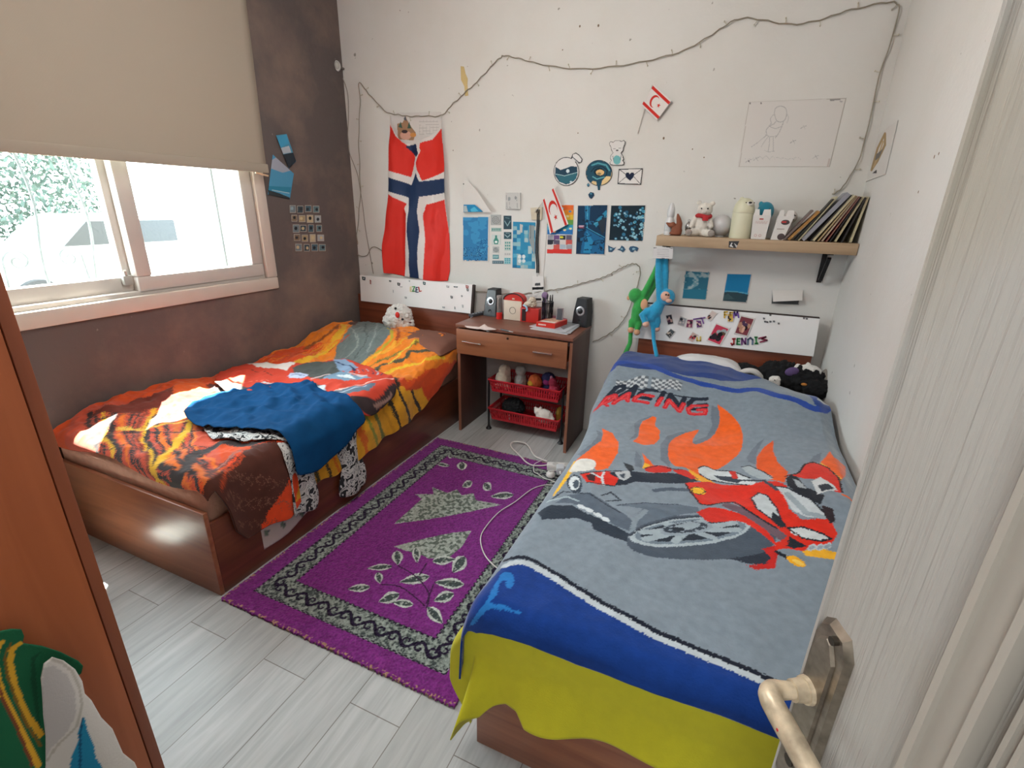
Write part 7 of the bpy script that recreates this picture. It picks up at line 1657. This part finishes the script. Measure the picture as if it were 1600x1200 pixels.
def h6(y, v=3.02, x=800): return W6(x, y, v)[2]-ZS
# white bottle
c = base6(627, 3.03); H = h6(605, 3.03, 627)
t = thing('spray_bottle', 'white plastic bottle at the left end of the wall shelf', 'bottle', tuple(c)); wb_ = M('bottle_white', '#cfcfcf', 0.3, var=0.02)
part('bottle_body', B().lathe(c, [(0.024, 0), (0.026, 0.006), (0.026, H*0.45), (0.019, H*0.52), (0.018, H*0.56)], 24), wb_, t)
part('bottle_cap', B().lathe(c+[0, 0, H*0.565], [(0.020, 0), (0.022, 0.01), (0.021, H*0.22), (0.013, H*0.37), (0.006, H*0.43)], 24), M('cap_white', '#c6c7c8', 0.3), t)
part('bottle_label', B().lathe(c+[0, 0, H*0.12], [(0.0264, 0), (0.0266, 0.002), (0.0266, H*0.26), (0.0264, H*0.262)], 24), M('label_grey', '#b6b9bb', 0.5, var=0.2, vscale=90), t)
# brown llama-like figure
c = base6(660, 2.985); H = h6(655, 2.985, 680)
t = thing('animal_figurine', 'brown felt animal figurine beside the white bottle on the shelf', 'figurine', tuple(c))
X_ = lambda x, y: W6(x, y, 2.985)
blob('figurine_body', [('e', c+[0.005, 0, H*0.22], (0.030, 0.022, H*0.23)), ('t', [X_(675, 735), X_(682, 705), X_(678, 680), X_(674, 662)], [0.020, 0.016, 0.012, 0.006]), ('t', [X_(650, 712), X_(635, 712), X_(622, 704)], [0.016, 0.012, 0.006]), ('e', c+[0.0, 0, 0.012], (0.034, 0.024, 0.012))], M('brown_felt', '#7c4630', 0.85), t, 0.003)
part('base_pad', B().lathe(c, [(0.030, 0), (0.031, 0.002), (0.029, 0.003)], 20), M('felt_dark', '#54301f', 0.9), t)
# white teddy with red scarf
c = base6(778, 3.0); H = h6(592, 3.0, 780); tm = M('teddy_white', '#cdc8be', 0.95, var=0.08, vscale=60, sheen=0.4)
t = thing('teddy_bear', 'cream teddy bear with a red scarf sitting on the shelf', 'teddy bear', tuple(c))
blob('bear_body', [('e', c+[0, 0.01, H*0.30], (0.040, 0.034, H*0.31)), ('e', c+[0.008, 0, H*0.74], (0.040, 0.034, H*0.19)), ('e', c+[-0.027, 0.004, H*0.93], (0.013, 0.008, 0.013)), ('e', c+[0.043, 0.004, H*0.91], (0.013, 0.008, 0.013)),
   ('t', [c+[-0.034, 0, H*0.50], c+[-0.048, -0.018, H*0.30]], [0.016, 0.014]), ('t', [c+[0.036, 0, H*0.50], c+[0.052, -0.018, H*0.30]], [0.016, 0.014]), ('t', [c+[-0.02, -0.01, 0.022], c+[-0.052, -0.035, 0.020]], [0.020, 0.018]), ('t', [c+[0.022, -0.01, 0.022], c+[0.056, -0.035, 0.020]], [0.020, 0.018])], tm, t, 0.0035, 0.0015, 120)
grf = M('teddy_grey', '#8f8780', 0.95, var=0.2, vscale=80)
part('foot_pad', B().ell(c+[-0.056, -0.050, 0.021], (0.018, 0.006, 0.018)), grf, t); part('foot_pad', B().ell(c+[0.060, -0.050, 0.021], (0.018, 0.006, 0.018)), grf, t)
part('scarf', B().tube([c+[0.006+0.034*math.cos(a), 0.028*math.sin(a), H*0.56+0.004*math.sin(a*2)] for a in np.linspace(0, 2*PI, 25)], 0.011, 10).box(c[0]+0.004, c[1]-0.040, ZS+H*0.44, c[0]+0.034, c[1]-0.031, ZS+H*0.58, 0.003), M('scarf_red', '#a8282c', 0.9), t)
for dx in (-0.008, 0.024): part('eye', B().ell(c+[dx, -0.032, H*0.77], 0.0042, seg=10, rings=8), M('black_bead'), t)
part('nose', B().ell(c+[0.008, -0.0345, H*0.70], (0.006, 0.004, 0.004), seg=10, rings=8), M('black_bead'), t); part('muzzle', B().ell(c+[0.008, -0.030, H*0.69], (0.014, 0.009, 0.010)), tm, t)
# small silver ornament behind the teddy
c = base6(718, 3.09); t = thing('silver_ornament', 'small silver ornament behind the teddy bear on the shelf', 'ornament', tuple(c))
part('ornament_body', B().lathe(c, [(0.016, 0), (0.018, 0.004), (0.008, 0.012), (0.018, 0.03), (0.020, 0.05), (0.010, 0.068), (0.003, 0.074)], 20), M('silver', '#b4b4b2', 0.25, metal=0.9, var=0.1), t); part('ornament_ring', B().tube([c+[0.006*math.cos(a), 0, 0.079+0.006*math.sin(a)] for a in np.linspace(0, 2*PI, 15)], 0.0014, 6), M('silver'), t)
# frosted globe
cc = W6(885, 705, 3.03); R0 = (W6(938, 705, 3.03)[0]-W6(832, 705, 3.03)[0])/2; c = np.array([cc[0], 3.05, ZS])
t = thing('globe_lamp', 'frosted grey-white round globe lamp between the teddy and the cream bear jar', 'lamp', tuple(c))
part('globe', B().ell(c+[0, 0, R0*0.98+0.006], R0, seg=36, rings=24), M('frosted_glass', '#bdbcbd', 0.35, var=0.01), t); part('lamp_base', B().lathe(c, [(R0*0.45, 0), (R0*0.47, 0.003), (R0*0.42, 0.008)], 24), M('lamp_base_grey', '#8f8e8c', 0.5), t)
# cream bear-headed jar (plain)
xl, xr_ = W6(930, 700, 2.99)[0], W6(1035, 700, 2.99)[0]; rr = (xr_-xl)/2; c = np.array([(xl+xr_)/2, 3.0, ZS]); H = h6(582, 3.0, 985)
cream = M('cream_plastic_jar', '#cbc9ae', 0.45, var=0.02)
t = thing('bear_jar', 'tall cream jar with a rounded lid with a small snout on the shelf', 'jar', tuple(c))
part('jar_body', B().lathe(c, [(rr*0.97, 0), (rr, 0.005), (rr, H*0.62), (rr*0.98, H*0.63)], 32), cream, t)
ld = part('jar_lid', B().lathe(c+[0, 0, H*0.635], [(rr*1.0, 0), (rr*1.02, 0.004), (rr*0.98, H*0.10), (rr*0.88, H*0.21), (rr*0.68, H*0.30), (rr*0.38, H*0.35), (0.002, H*0.365)], 32), cream, t)
part('ear', B().ell(c+[-rr*0.35, 0, H*0.965], (0.012, 0.010, 0.012)), cream, ld); part('snout', B().ell(c+[rr*0.45, -rr*0.72, H*0.86], (0.018, 0.012, 0.012)), M('jar_white', '#d8d6ca', 0.5), ld)
part('nose', B().ell(c+[rr*0.45, -rr*0.97, H*0.885], (0.009, 0.004, 0.005), seg=10, rings=8), M('black_bead'), ld)
for dx in (0.08, 0.80): part('eye', B().ell(c+[rr*dx, -rr*(0.83 if dx < 0.5 else 0.42), H*0.885], 0.003, seg=8, rings=6), M('black_bead'), ld)
# cartons
def carton(x0, x1, y0, v, label, face, tilt=0.0, kind=0):
    a = W6(x0, 770, v)[0]; b_ = W6(x1, 770, v)[0]; H_ = h6(y0, v, (x0+x1)/2); t = thing('paper_cup_box', label, 'carton', ((a+b_)/2, v, ZS)); d = 0.07; wv = (b_-a)
    g = 0.012
    bt = [(a+g*0.3, v, ZS+0.001), (b_-g, v, ZS+0.001), (b_-g, v+d, ZS+0.001), (a+g*0.3, v+d, ZS+0.001)]; tp_ = [(a+tilt, v, ZS+H_*0.80), (b_+tilt, v, ZS+H_*0.80), (b_+tilt, v+d, ZS+H_*0.80), (a+tilt, v+d, ZS+H_*0.80)]
    part('carton_body', B().add(bt+tp_, [(3, 2, 1, 0), (4, 5, 6, 7), (0, 1, 5, 4), (1, 2, 6, 5), (2, 3, 7, 6), (3, 0, 4, 7)]), M('carton_white', '#d0cdc9', 0.5, var=0.02), t, smooth=False)
    w2 = wv*0.30
    for k, (u0, u1) in enumerate(((0.02, 0.36), (0.50, 0.98))):
        q = [(a+tilt+wv*u0, v+0.002, ZS+H_*0.802), (a+tilt+wv*u1, v+0.002, ZS+H_*0.802), (a+tilt+wv*(u1-0.06), v+0.010, ZS+H_), (a+tilt+wv*(u0+0.06), v+0.010, ZS+H_*0.99)]
        part('flap', B().prism(q, (0, 0.002, 0)), M('carton_white'), t, smooth=False)
    if kind == 0:
        part('brand_mark', B().box(a+wv*0.34, v-0.0012, ZS+H_*0.655, a+wv*0.56, v-0.0002, ZS+H_*0.70), M('mark_red', '#b04a44', 0.6), t, smooth=False)
        lb = B()
        for k in range(9):
            xx = a+wv*(0.16+0.075*k); lb.box(xx, v-0.0012, ZS+H_*0.53, xx+wv*0.012, v-0.0002, ZS+H_*0.60); 
            if k % 2 == 0: lb.box(xx, v-0.0012, ZS+H_*0.59, xx+wv*0.05, v-0.0002, ZS+H_*0.60)
            else: lb.box(xx, v-0.0012, ZS+H_*0.53, xx+wv*0.05, v-0.0002, ZS+H_*0.54)
        part('lettering', lb, M('mark_pink', '#c08a84', 0.6), t, smooth=False)
        for k in range(2): part('small_picture', B().tube([(a+wv*(0.28+0.25*k)+0.006*math.cos(q), v-0.0008, ZS+H_*0.13+0.006*math.sin(q)) for q in np.linspace(0, 2*PI, 13)], 0.0009, 5), M('mark_pink'), t)
    else:
        part('picture', B().ell((a+wv*0.62+tilt*0.6, v-0.0005, ZS+H_*0.60), (wv*0.27, 0.0015, H_*0.085), seg=20, rings=8), M('dark_picture', '#4a3c3c', 0.5), t); part('picture', B().ell((a+wv*0.60+tilt*0.3, v-0.0005, ZS+H_*0.12), (wv*0.24, 0.0015, H_*0.11), seg=20, rings=8), M('dark_picture'), t)
        part('red_mark', B().box(a+wv*0.42+tilt*0.5, v-0.0026, ZS+H_*0.585, a+wv*0.70+tilt*0.5, v-0.0015, ZS+H_*0.635), M('mark_red2', '#c0302c', 0.6), t, smooth=False)
        lb = B()
        for k in range(6): lb.box(a+wv*(0.33+0.08*k), v-0.0014, ZS+H_*0.36, a+wv*(0.38+0.08*k), v-0.0002, ZS+H_*0.39)
        part('lettering', lb, M('mark_grey', '#8b7a72', 0.6), t, smooth=False)
    return t
carton(1022, 1108, 636, 2.955, 'white milk-style carton with pale red lettering at the front of the shelf', 0, -0.004, 0)
carton(1118, 1195, 640, 2.955, 'white carton with dark oval pictures leaning next to the books', 0, 0.018, 1)
# teal toy behind cartons
cc = W6(1098, 630, 3.09); c = np.array([cc[0], 3.085, ZS]); H = h6(597, 3.085, 1098)
t = thing('plush_toy', 'teal blue plush toy standing behind the cartons on the shelf', 'plush toy', tuple(c))
blob('plush_body', [('e', c+[0, 0, H*0.3], (0.032, 0.028, H*0.32)), ('e', c+[0, -0.005, H*0.72], (0.042, 0.034, H*0.26)), ('e', c+[-0.028, 0, H*0.92], (0.012, 0.01, 0.014))], M('teal_plush', '#1f7f96', 0.9, sheen=0.3), t, 0.004)
part('eye', B().ell(c+[0.016, -0.037, H*0.78], 0.004, seg=8, rings=6), M('black_bead'), t)
# small white toy head
cc = W6(1232, 676, 3.03); c = np.array([cc[0]-0.01, 3.095, ZS])
t = thing('toy_ball', 'small white round toy with black marks between the carton and the books', 'toy', tuple(c)); hz = cc[2]-ZS
part('toy_body', B().lathe(c, [(0.020, 0), (0.022, 0.01), (0.018, hz*0.6), (0.012, hz*0.7)], 20).ell(c+[0, 0, hz], 0.032), M('toy_white', '#cfc6c0', 0.6), t)
part('black_mark', B().tube([c+[0.010+0.012*math.cos(a), -0.030, hz+0.012*math.sin(a)] for a in np.linspace(0.5, 5.2, 12)], 0.0022, 6), M('black_bead'), t)
# leaning books
books = [(1176, 1316, 645, 20, '#6d5f5a', 'brown-grey book, lowest of the leaning row'), (1204, 1354, 652, 30, '#a3763c', 'orange-tan book leaning second from the left'), (1248, 1436, 590, 12, '#23221f', 'thin black book with yellowed pages leaning on the shelf'), (1262, 1452, 578, 10, '#b7b091', 'thin cream book beside the thick grey book'),
         (1275, 1500, 568, 44, '#8e8f97', 'thick grey book leaning in the middle of the row'), (1330, 1530, 570, 12, '#2b2524', 'thin black book right of the thick grey book'), (1345, 1545, 572, 20, '#bdb69a', 'cream paperback leaning between the two black books'), (1372, 1558, 574, 15, '#a58b62', 'tan paperback in the right half of the leaning row'),
         (1392, 1568, 575, 15, '#c0a99a', 'pinkish paperback in the right half of the leaning row'), (1412, 1575, 578, 12, '#6a1f26', 'dark red book in the right half of the leaning row'), (1430, 1582, 580, 13, '#211d20', 'black book right of the dark red book'), (1450, 1588, 578, 18, '#c2b893', 'cream book, third from the right end of the row'),
         (1478, 1594, 582, 14, '#26221f', 'black book next to the last cream book'), (1500, 1600, 580, 18, '#bfb795', 'cream book nearest the right wall')]
yb0, yb1 = 2.955, 3.11
def lay_books():
    out = []; right = None; c2 = lambda a, b_: a.x*b_.z-a.z*b_.x
    for (xb_, xt, yt, wpx, col, lab) in reversed(books):
        A = W6(xb_, 790, yb0); T_ = W6(xt, yt, yb0); A = Vector((A[0], 0, ZS)); T_ = Vector((T_[0], 0, T_[2])); ang = math.atan2(T_.z-A.z, T_.x-A.x); Lb = max(0.17, min((T_-A).length, 0.30))
        th = wpx/3.077*(W6(1300, 700, yb0)[0]-W6(1200, 700, yb0)[0])/(100/3.077)*math.sin(ang)*0.60
        while True:
            u = Vector((math.cos(ang), 0, math.sin(ang))); n = Vector((math.sin(ang), 0, -math.cos(ang)))
            Bp = Vector((A.x+th/math.sin(ang), 0, ZS+0.0005))
            if right is None:
                if Bp.x+u.x*Lb < XR-0.004: break
                ang += 0.01; continue
            O2, u2, L2 = right; ok = Bp.x < O2.x+0.5*0 - 0.0005 or True
            for p_ in (O2, O2+u2*L2):
                if c2(u, p_-Bp) > -2e-4 and 0 <= (p_-Bp).dot(u) <= Lb: ok = False
            C_ = Bp+u*Lb
            if c2(u2, C_-O2) < 2e-4 and 0 <= (C_-O2).dot(u2) <= L2: ok = False
            if ok or A.x < 0.1: break
            A.x -= 0.001
        out.append((Bp, ang, Lb, th, col, lab)); O_ = Bp-n*th; right = (O_, u, Lb)
    return out[::-1]
for i, (Bp, ang, Lb, th, col, lab) in enumerate(lay_books()):
    u = Vector((math.cos(ang), 0, math.sin(ang))); n = Vector((math.sin(ang), 0, -math.cos(ang))); O = Bp-n*th
    t = thing('book', lab, 'book', (Bp.x, (yb0+yb1)/2, ZS), 'books leaning on the wall shelf'); dy = 0.006*(i % 3); yb1 = 3.035 if i < 3 else 3.11
    def slab_(o, u0, u1, n0, n1, y0, y1):
        P_ = [o+u*a+n*b_ for a, b_ in ((u0, n0), (u1, n0), (u1, n1), (u0, n1))]; return [(p_.x, y0, p_.z) for p_ in P_], (0, y1-y0, 0)
    cv_ = B(); ct = 0.0016
    for (n0, n1) in ((0, ct), (th-ct, th)): pl_, dv = slab_(O, 0, Lb, n0, n1, yb0+dy, yb1); cv_.prism(pl_, dv)
    spine_front = i in (0, 1, 2, 4, 5, 10, 12)
    ysp = (yb0+dy, yb0+dy+0.002) if spine_front else (yb1-0.002, yb1)
    pl_, dv = slab_(O, 0, Lb, ct, th-ct, *ysp); cv_.prism(pl_, dv)
    part('cover', cv_, M('book_'+col.strip('#'), col, 0.5, var=0.08, vscale=20), t, smooth=False)
    pl_, dv = slab_(O, 0.003, Lb-0.003, ct, th-ct, yb0+dy+0.0022, yb1-0.004); part('pages', B().prism(pl_, dv), M('book_pages', '#c7bd9c', 0.8, var=0.10, vscale=60), t, smooth=False)
# cat sticker on the board edge, note hanging at the left end
p = Paint('#3a3a3c'); p.poly([(922, 815), (935, 795), (940, 820)], '#cfcfcd'); p.poly([(945, 800), (965, 815), (955, 822)], '#bdbdbd'); p.ell(938, 808, 5, 5, '#202022')
print_sheet('cat_sticker', [(920, 790), (970, 790), (955, 824), (918, 820)], 'y', SY0-0.001, p, 'small black and white animal sticker on the front edge of the shelf', 'sticker', T=T6, res=0.0015)
p = Paint('#c9c8c8')
for k in range(5): p.line([(290, 432+k*9), (350, 433+k*9)], 2, '#a3a3a6')
p.line([(272, 424), (285, 424)], 4, '#5a5a5c'); p.line([(355, 426), (368, 427)], 4, '#5a5a5c'); p.line([(315, 478), (328, 478)], 3, '#5a5a5c')
print_sheet('paper_note', [(270, 420), (373, 423), (370, 482), (268, 479)], 'y', SY0-0.004, p, 'small white note hanging from the left end of the wall shelf', 'note', T=T7, res=0.0015)

# ================================================================ LONG-ARMED PLUSH MONKEYS
def W7(x, y, v): return W(T7, x, y, v)
hk = thing('wall_peg', 'metal peg on the wall under the left end of the shelf holding the plush monkeys', 'hook', tuple(W7(320, 470, 3.10)))
part('peg_arm', B().tube([W7(322, 500, YB-0.002), W7(322, 500, 3.02), W7(322, 488, 3.005)], 0.004, 8), M('silver'), hk); part('peg_plate', B().box(W7(322, 500, YB)[0]-0.012, YB-0.004, W7(322, 500, YB)[2]-0.02, W7(322, 500, YB)[0]+0.012, YB-0.0005, W7(322, 500, YB)[2]+0.02, 0.001), M('silver'), hk)
def monkey(label, col, skin, g, y):
    t = thing('plush_monkey', label, 'plush toy', tuple(W7(*g['hip'], y)))
    m = M('plush_'+col.strip('#'), col, 0.95, var=0.08, vscale=70, sheen=0.4, bump=(160, 0.5, 0.004)); ms_ = M('plush_skin_'+skin.strip('#'), skin, 0.9, var=0.03)
    sh_ = []
    for arm in g['arms']: sh_.append(('t', [W7(x, yy_, y+dy) for x, yy_, dy in arm[0]], arm[1]))
    sh_.append(('t', [W7(x, yy_, y) for x, yy_ in g['body']], g['bodyr']))
    for x, yy_, dy, r in g['balls']: sh_.append(('e', W7(x, yy_, y+dy), r))
    blob('monkey_body', sh_, m, t, 0.0045, 0.001, 150)
    for nm, x, yy_, dy, r in g['skin']: part(nm, B().ell(W7(x, yy_, y+dy), r), ms_, t)
    for x, yy_, dy in g['eyes']: part('eye', B().ell(W7(x, yy_, y+dy), 0.0055, seg=10, rings=8), M('monkey_eye', '#2a1d18', 0.3), t)
    return t
monkey('blue long-armed plush monkey hanging by its hands under the shelf', '#2093bd', '#d3a894', dict(hip=(262, 790),
    arms=[([(300, 478, 0), (297, 560, 0), (302, 640, -0.01), (305, 712, -0.01)], [0.020, 0.021, 0.021, 0.022]), ([(332, 482, 0.01), (333, 560, 0.01), (330, 640, 0.01), (318, 712, 0)], [0.017, 0.019, 0.019, 0.020]),
          ([(262, 790, 0), (268, 850, -0.01), (272, 910, -0.02), (286, 985, -0.06)], [0.020, 0.013, 0.012, 0.013]), ([(240, 760, -0.01), (212, 775, -0.03), (228, 815, -0.04)], [0.030, 0.022, 0.018]), ([(285, 780, 0), (292, 810, 0), (286, 840, 0)], [0.024, 0.020, 0.016])],
    body=[(305, 715), (280, 750), (262, 785)], bodyr=[0.030, 0.042, 0.034], balls=[(342, 680, -0.01, (0.046, 0.040, 0.046)), (368, 665, 0.0, 0.012)],
    skin=[('face', 332, 676, -0.046, (0.026, 0.012, 0.028)), ('muzzle', 350, 700, -0.048, (0.018, 0.014, 0.012)), ('hand', 230, 822, -0.045, 0.019), ('hand', 288, 846, 0.0, 0.018), ('ear', 374, 692, -0.01, (0.010, 0.007, 0.012))],
    eyes=[(336, 668, -0.060), (348, 670, -0.056)]), 2.975)
monkey('green long-armed plush monkey hanging behind the blue one under the shelf', '#2f9a45', '#cf9c78', dict(hip=(170, 800),
    arms=[([(300, 500, 0), (275, 560, 0), (245, 620, 0), (210, 685, 0)], [0.017, 0.019, 0.020, 0.022]), ([(312, 520, 0.02), (285, 600, 0.02), (255, 650, 0.02), (222, 700, 0.01)], [0.016, 0.018, 0.018, 0.02]),
          ([(165, 800, 0), (152, 860, -0.01), (148, 920, -0.02), (118, 988, -0.05)], [0.020, 0.014, 0.014, 0.016]), ([(160, 810, -0.01), (152, 840, -0.02)], [0.024, 0.016]), ([(192, 820, -0.01), (186, 850, -0.02)], [0.024, 0.016])],
    body=[(205, 700), (190, 750), (178, 805)], bodyr=[0.034, 0.040, 0.032], balls=[(176, 672, 0.0, (0.042, 0.040, 0.044))],
    skin=[('belly', 222, 720, -0.030, (0.022, 0.012, 0.034)), ('hand', 152, 852, -0.028, 0.019), ('hand', 184, 864, -0.030, 0.019), ('ear', 140, 685, -0.01, (0.010, 0.007, 0.014))],
    eyes=[]), 3.022)

# ================================================================ PLUSHES AT THE HEAD OF THE RIGHT BED
TB = (1140, 540, 7.5)
def WB(x, y, v=2.97): return W(TB, x, y, v)
blackf = M('black_fur', '#08090c', 0.95)
def plush(label, shapes, mat, extra=(), fuzz=0.008, vox=0.006, fs=60, nm='plush_toy'):
    c = shapes[0][1]; t = thing(nm, label, 'plush toy', (float(c[0]), float(c[1]), float(c[2])-0.05)); blob('plush_body', shapes, mat, t, vox, fuzz, fs)
    for n_, b, m in extra: part(n_, b, m, t)
    return t
plush('big black furry plush lying at the right bed head by the wall', [('e', WB(620, 360, 2.98), (0.13, 0.085, 0.085)), ('e', WB(860, 420, 2.93), (0.115, 0.09, 0.085)), ('e', WB(1010, 500, 2.88), (0.07, 0.08, 0.055)), ('e', WB(520, 300, 3.0), (0.07, 0.05, 0.05))], blackf,
      [('purple_ear', B().ell(WB(730, 305, 2.875), (0.034, 0.012, 0.024), Matrix.Rotation(-0.4, 3, 'Y')), M('purple_felt', '#5a4672', 0.9)), ('orange_beak', B().ell(WB(872, 455, 2.79), (0.014, 0.010, 0.008)), M('orange_felt', '#b0702a', 0.8))], 0.016, 0.007, 45)
plush('black and white panda plush at the right bed head behind the blanket edge', [('e', WB(170, 310, 3.0), (0.070, 0.05, 0.055)), ('e', WB(250, 330, 2.98), (0.06, 0.05, 0.05))], blackf, [('white_band', B().tube(smooth_line([WB(120, 330, 2.935), WB(180, 300, 2.925), (WB(250, 295, 2.92)), WB(310, 315, 2.92), WB(355, 360, 2.93), WB(368, 392, 2.94)], 5), 0.016, 10), M('panda_white', '#cbc8c4', 0.95, sheen=0.3))], 0.006)
plush('white animal plush with little horns on top of the black furry plush', [('e', WB(930, 305, 2.93), (0.060, 0.04, 0.038)), ('e', WB(985, 340, 2.93), (0.035, 0.035, 0.035)), ('e', WB(805, 262, 2.93), (0.022, 0.014, 0.024)), ('t', [WB(930, 270, 2.93), WB(918, 215, 2.93)], [0.013, 0.011])], M('white_fur', '#d9d6d0'), [('eye', B().ell(WB(925, 290, 2.888), 0.005, seg=8, rings=6), M('black_bead'))], 0.003, 0.004)
plush('tiny white bear plush peeping over the blanket edge at the right bed head', [('e', WB(528, 400, 2.84), (0.030, 0.024, 0.022)), ('e', WB(532, 440, 2.84), (0.026, 0.022, 0.024)), ('e', WB(490, 378, 2.84), (0.009, 0.007, 0.009)), ('e', WB(566, 372, 2.84), (0.009, 0.007, 0.009))], M('white_fur'), [('nose', B().ell(WB(528, 405, 2.815), 0.003, seg=8, rings=6), M('black_bead'))], 0.002, 0.004)
solo('grey_cushion', B().ell(WB(1075, 420, 2.96)+[0.012, 0, -0.06], (0.028, 0.10, 0.13)), M('grey_cushion', '#8f8c84', 0.9), 'grey cushion squeezed between the right bed head and the wall', 'cushion')
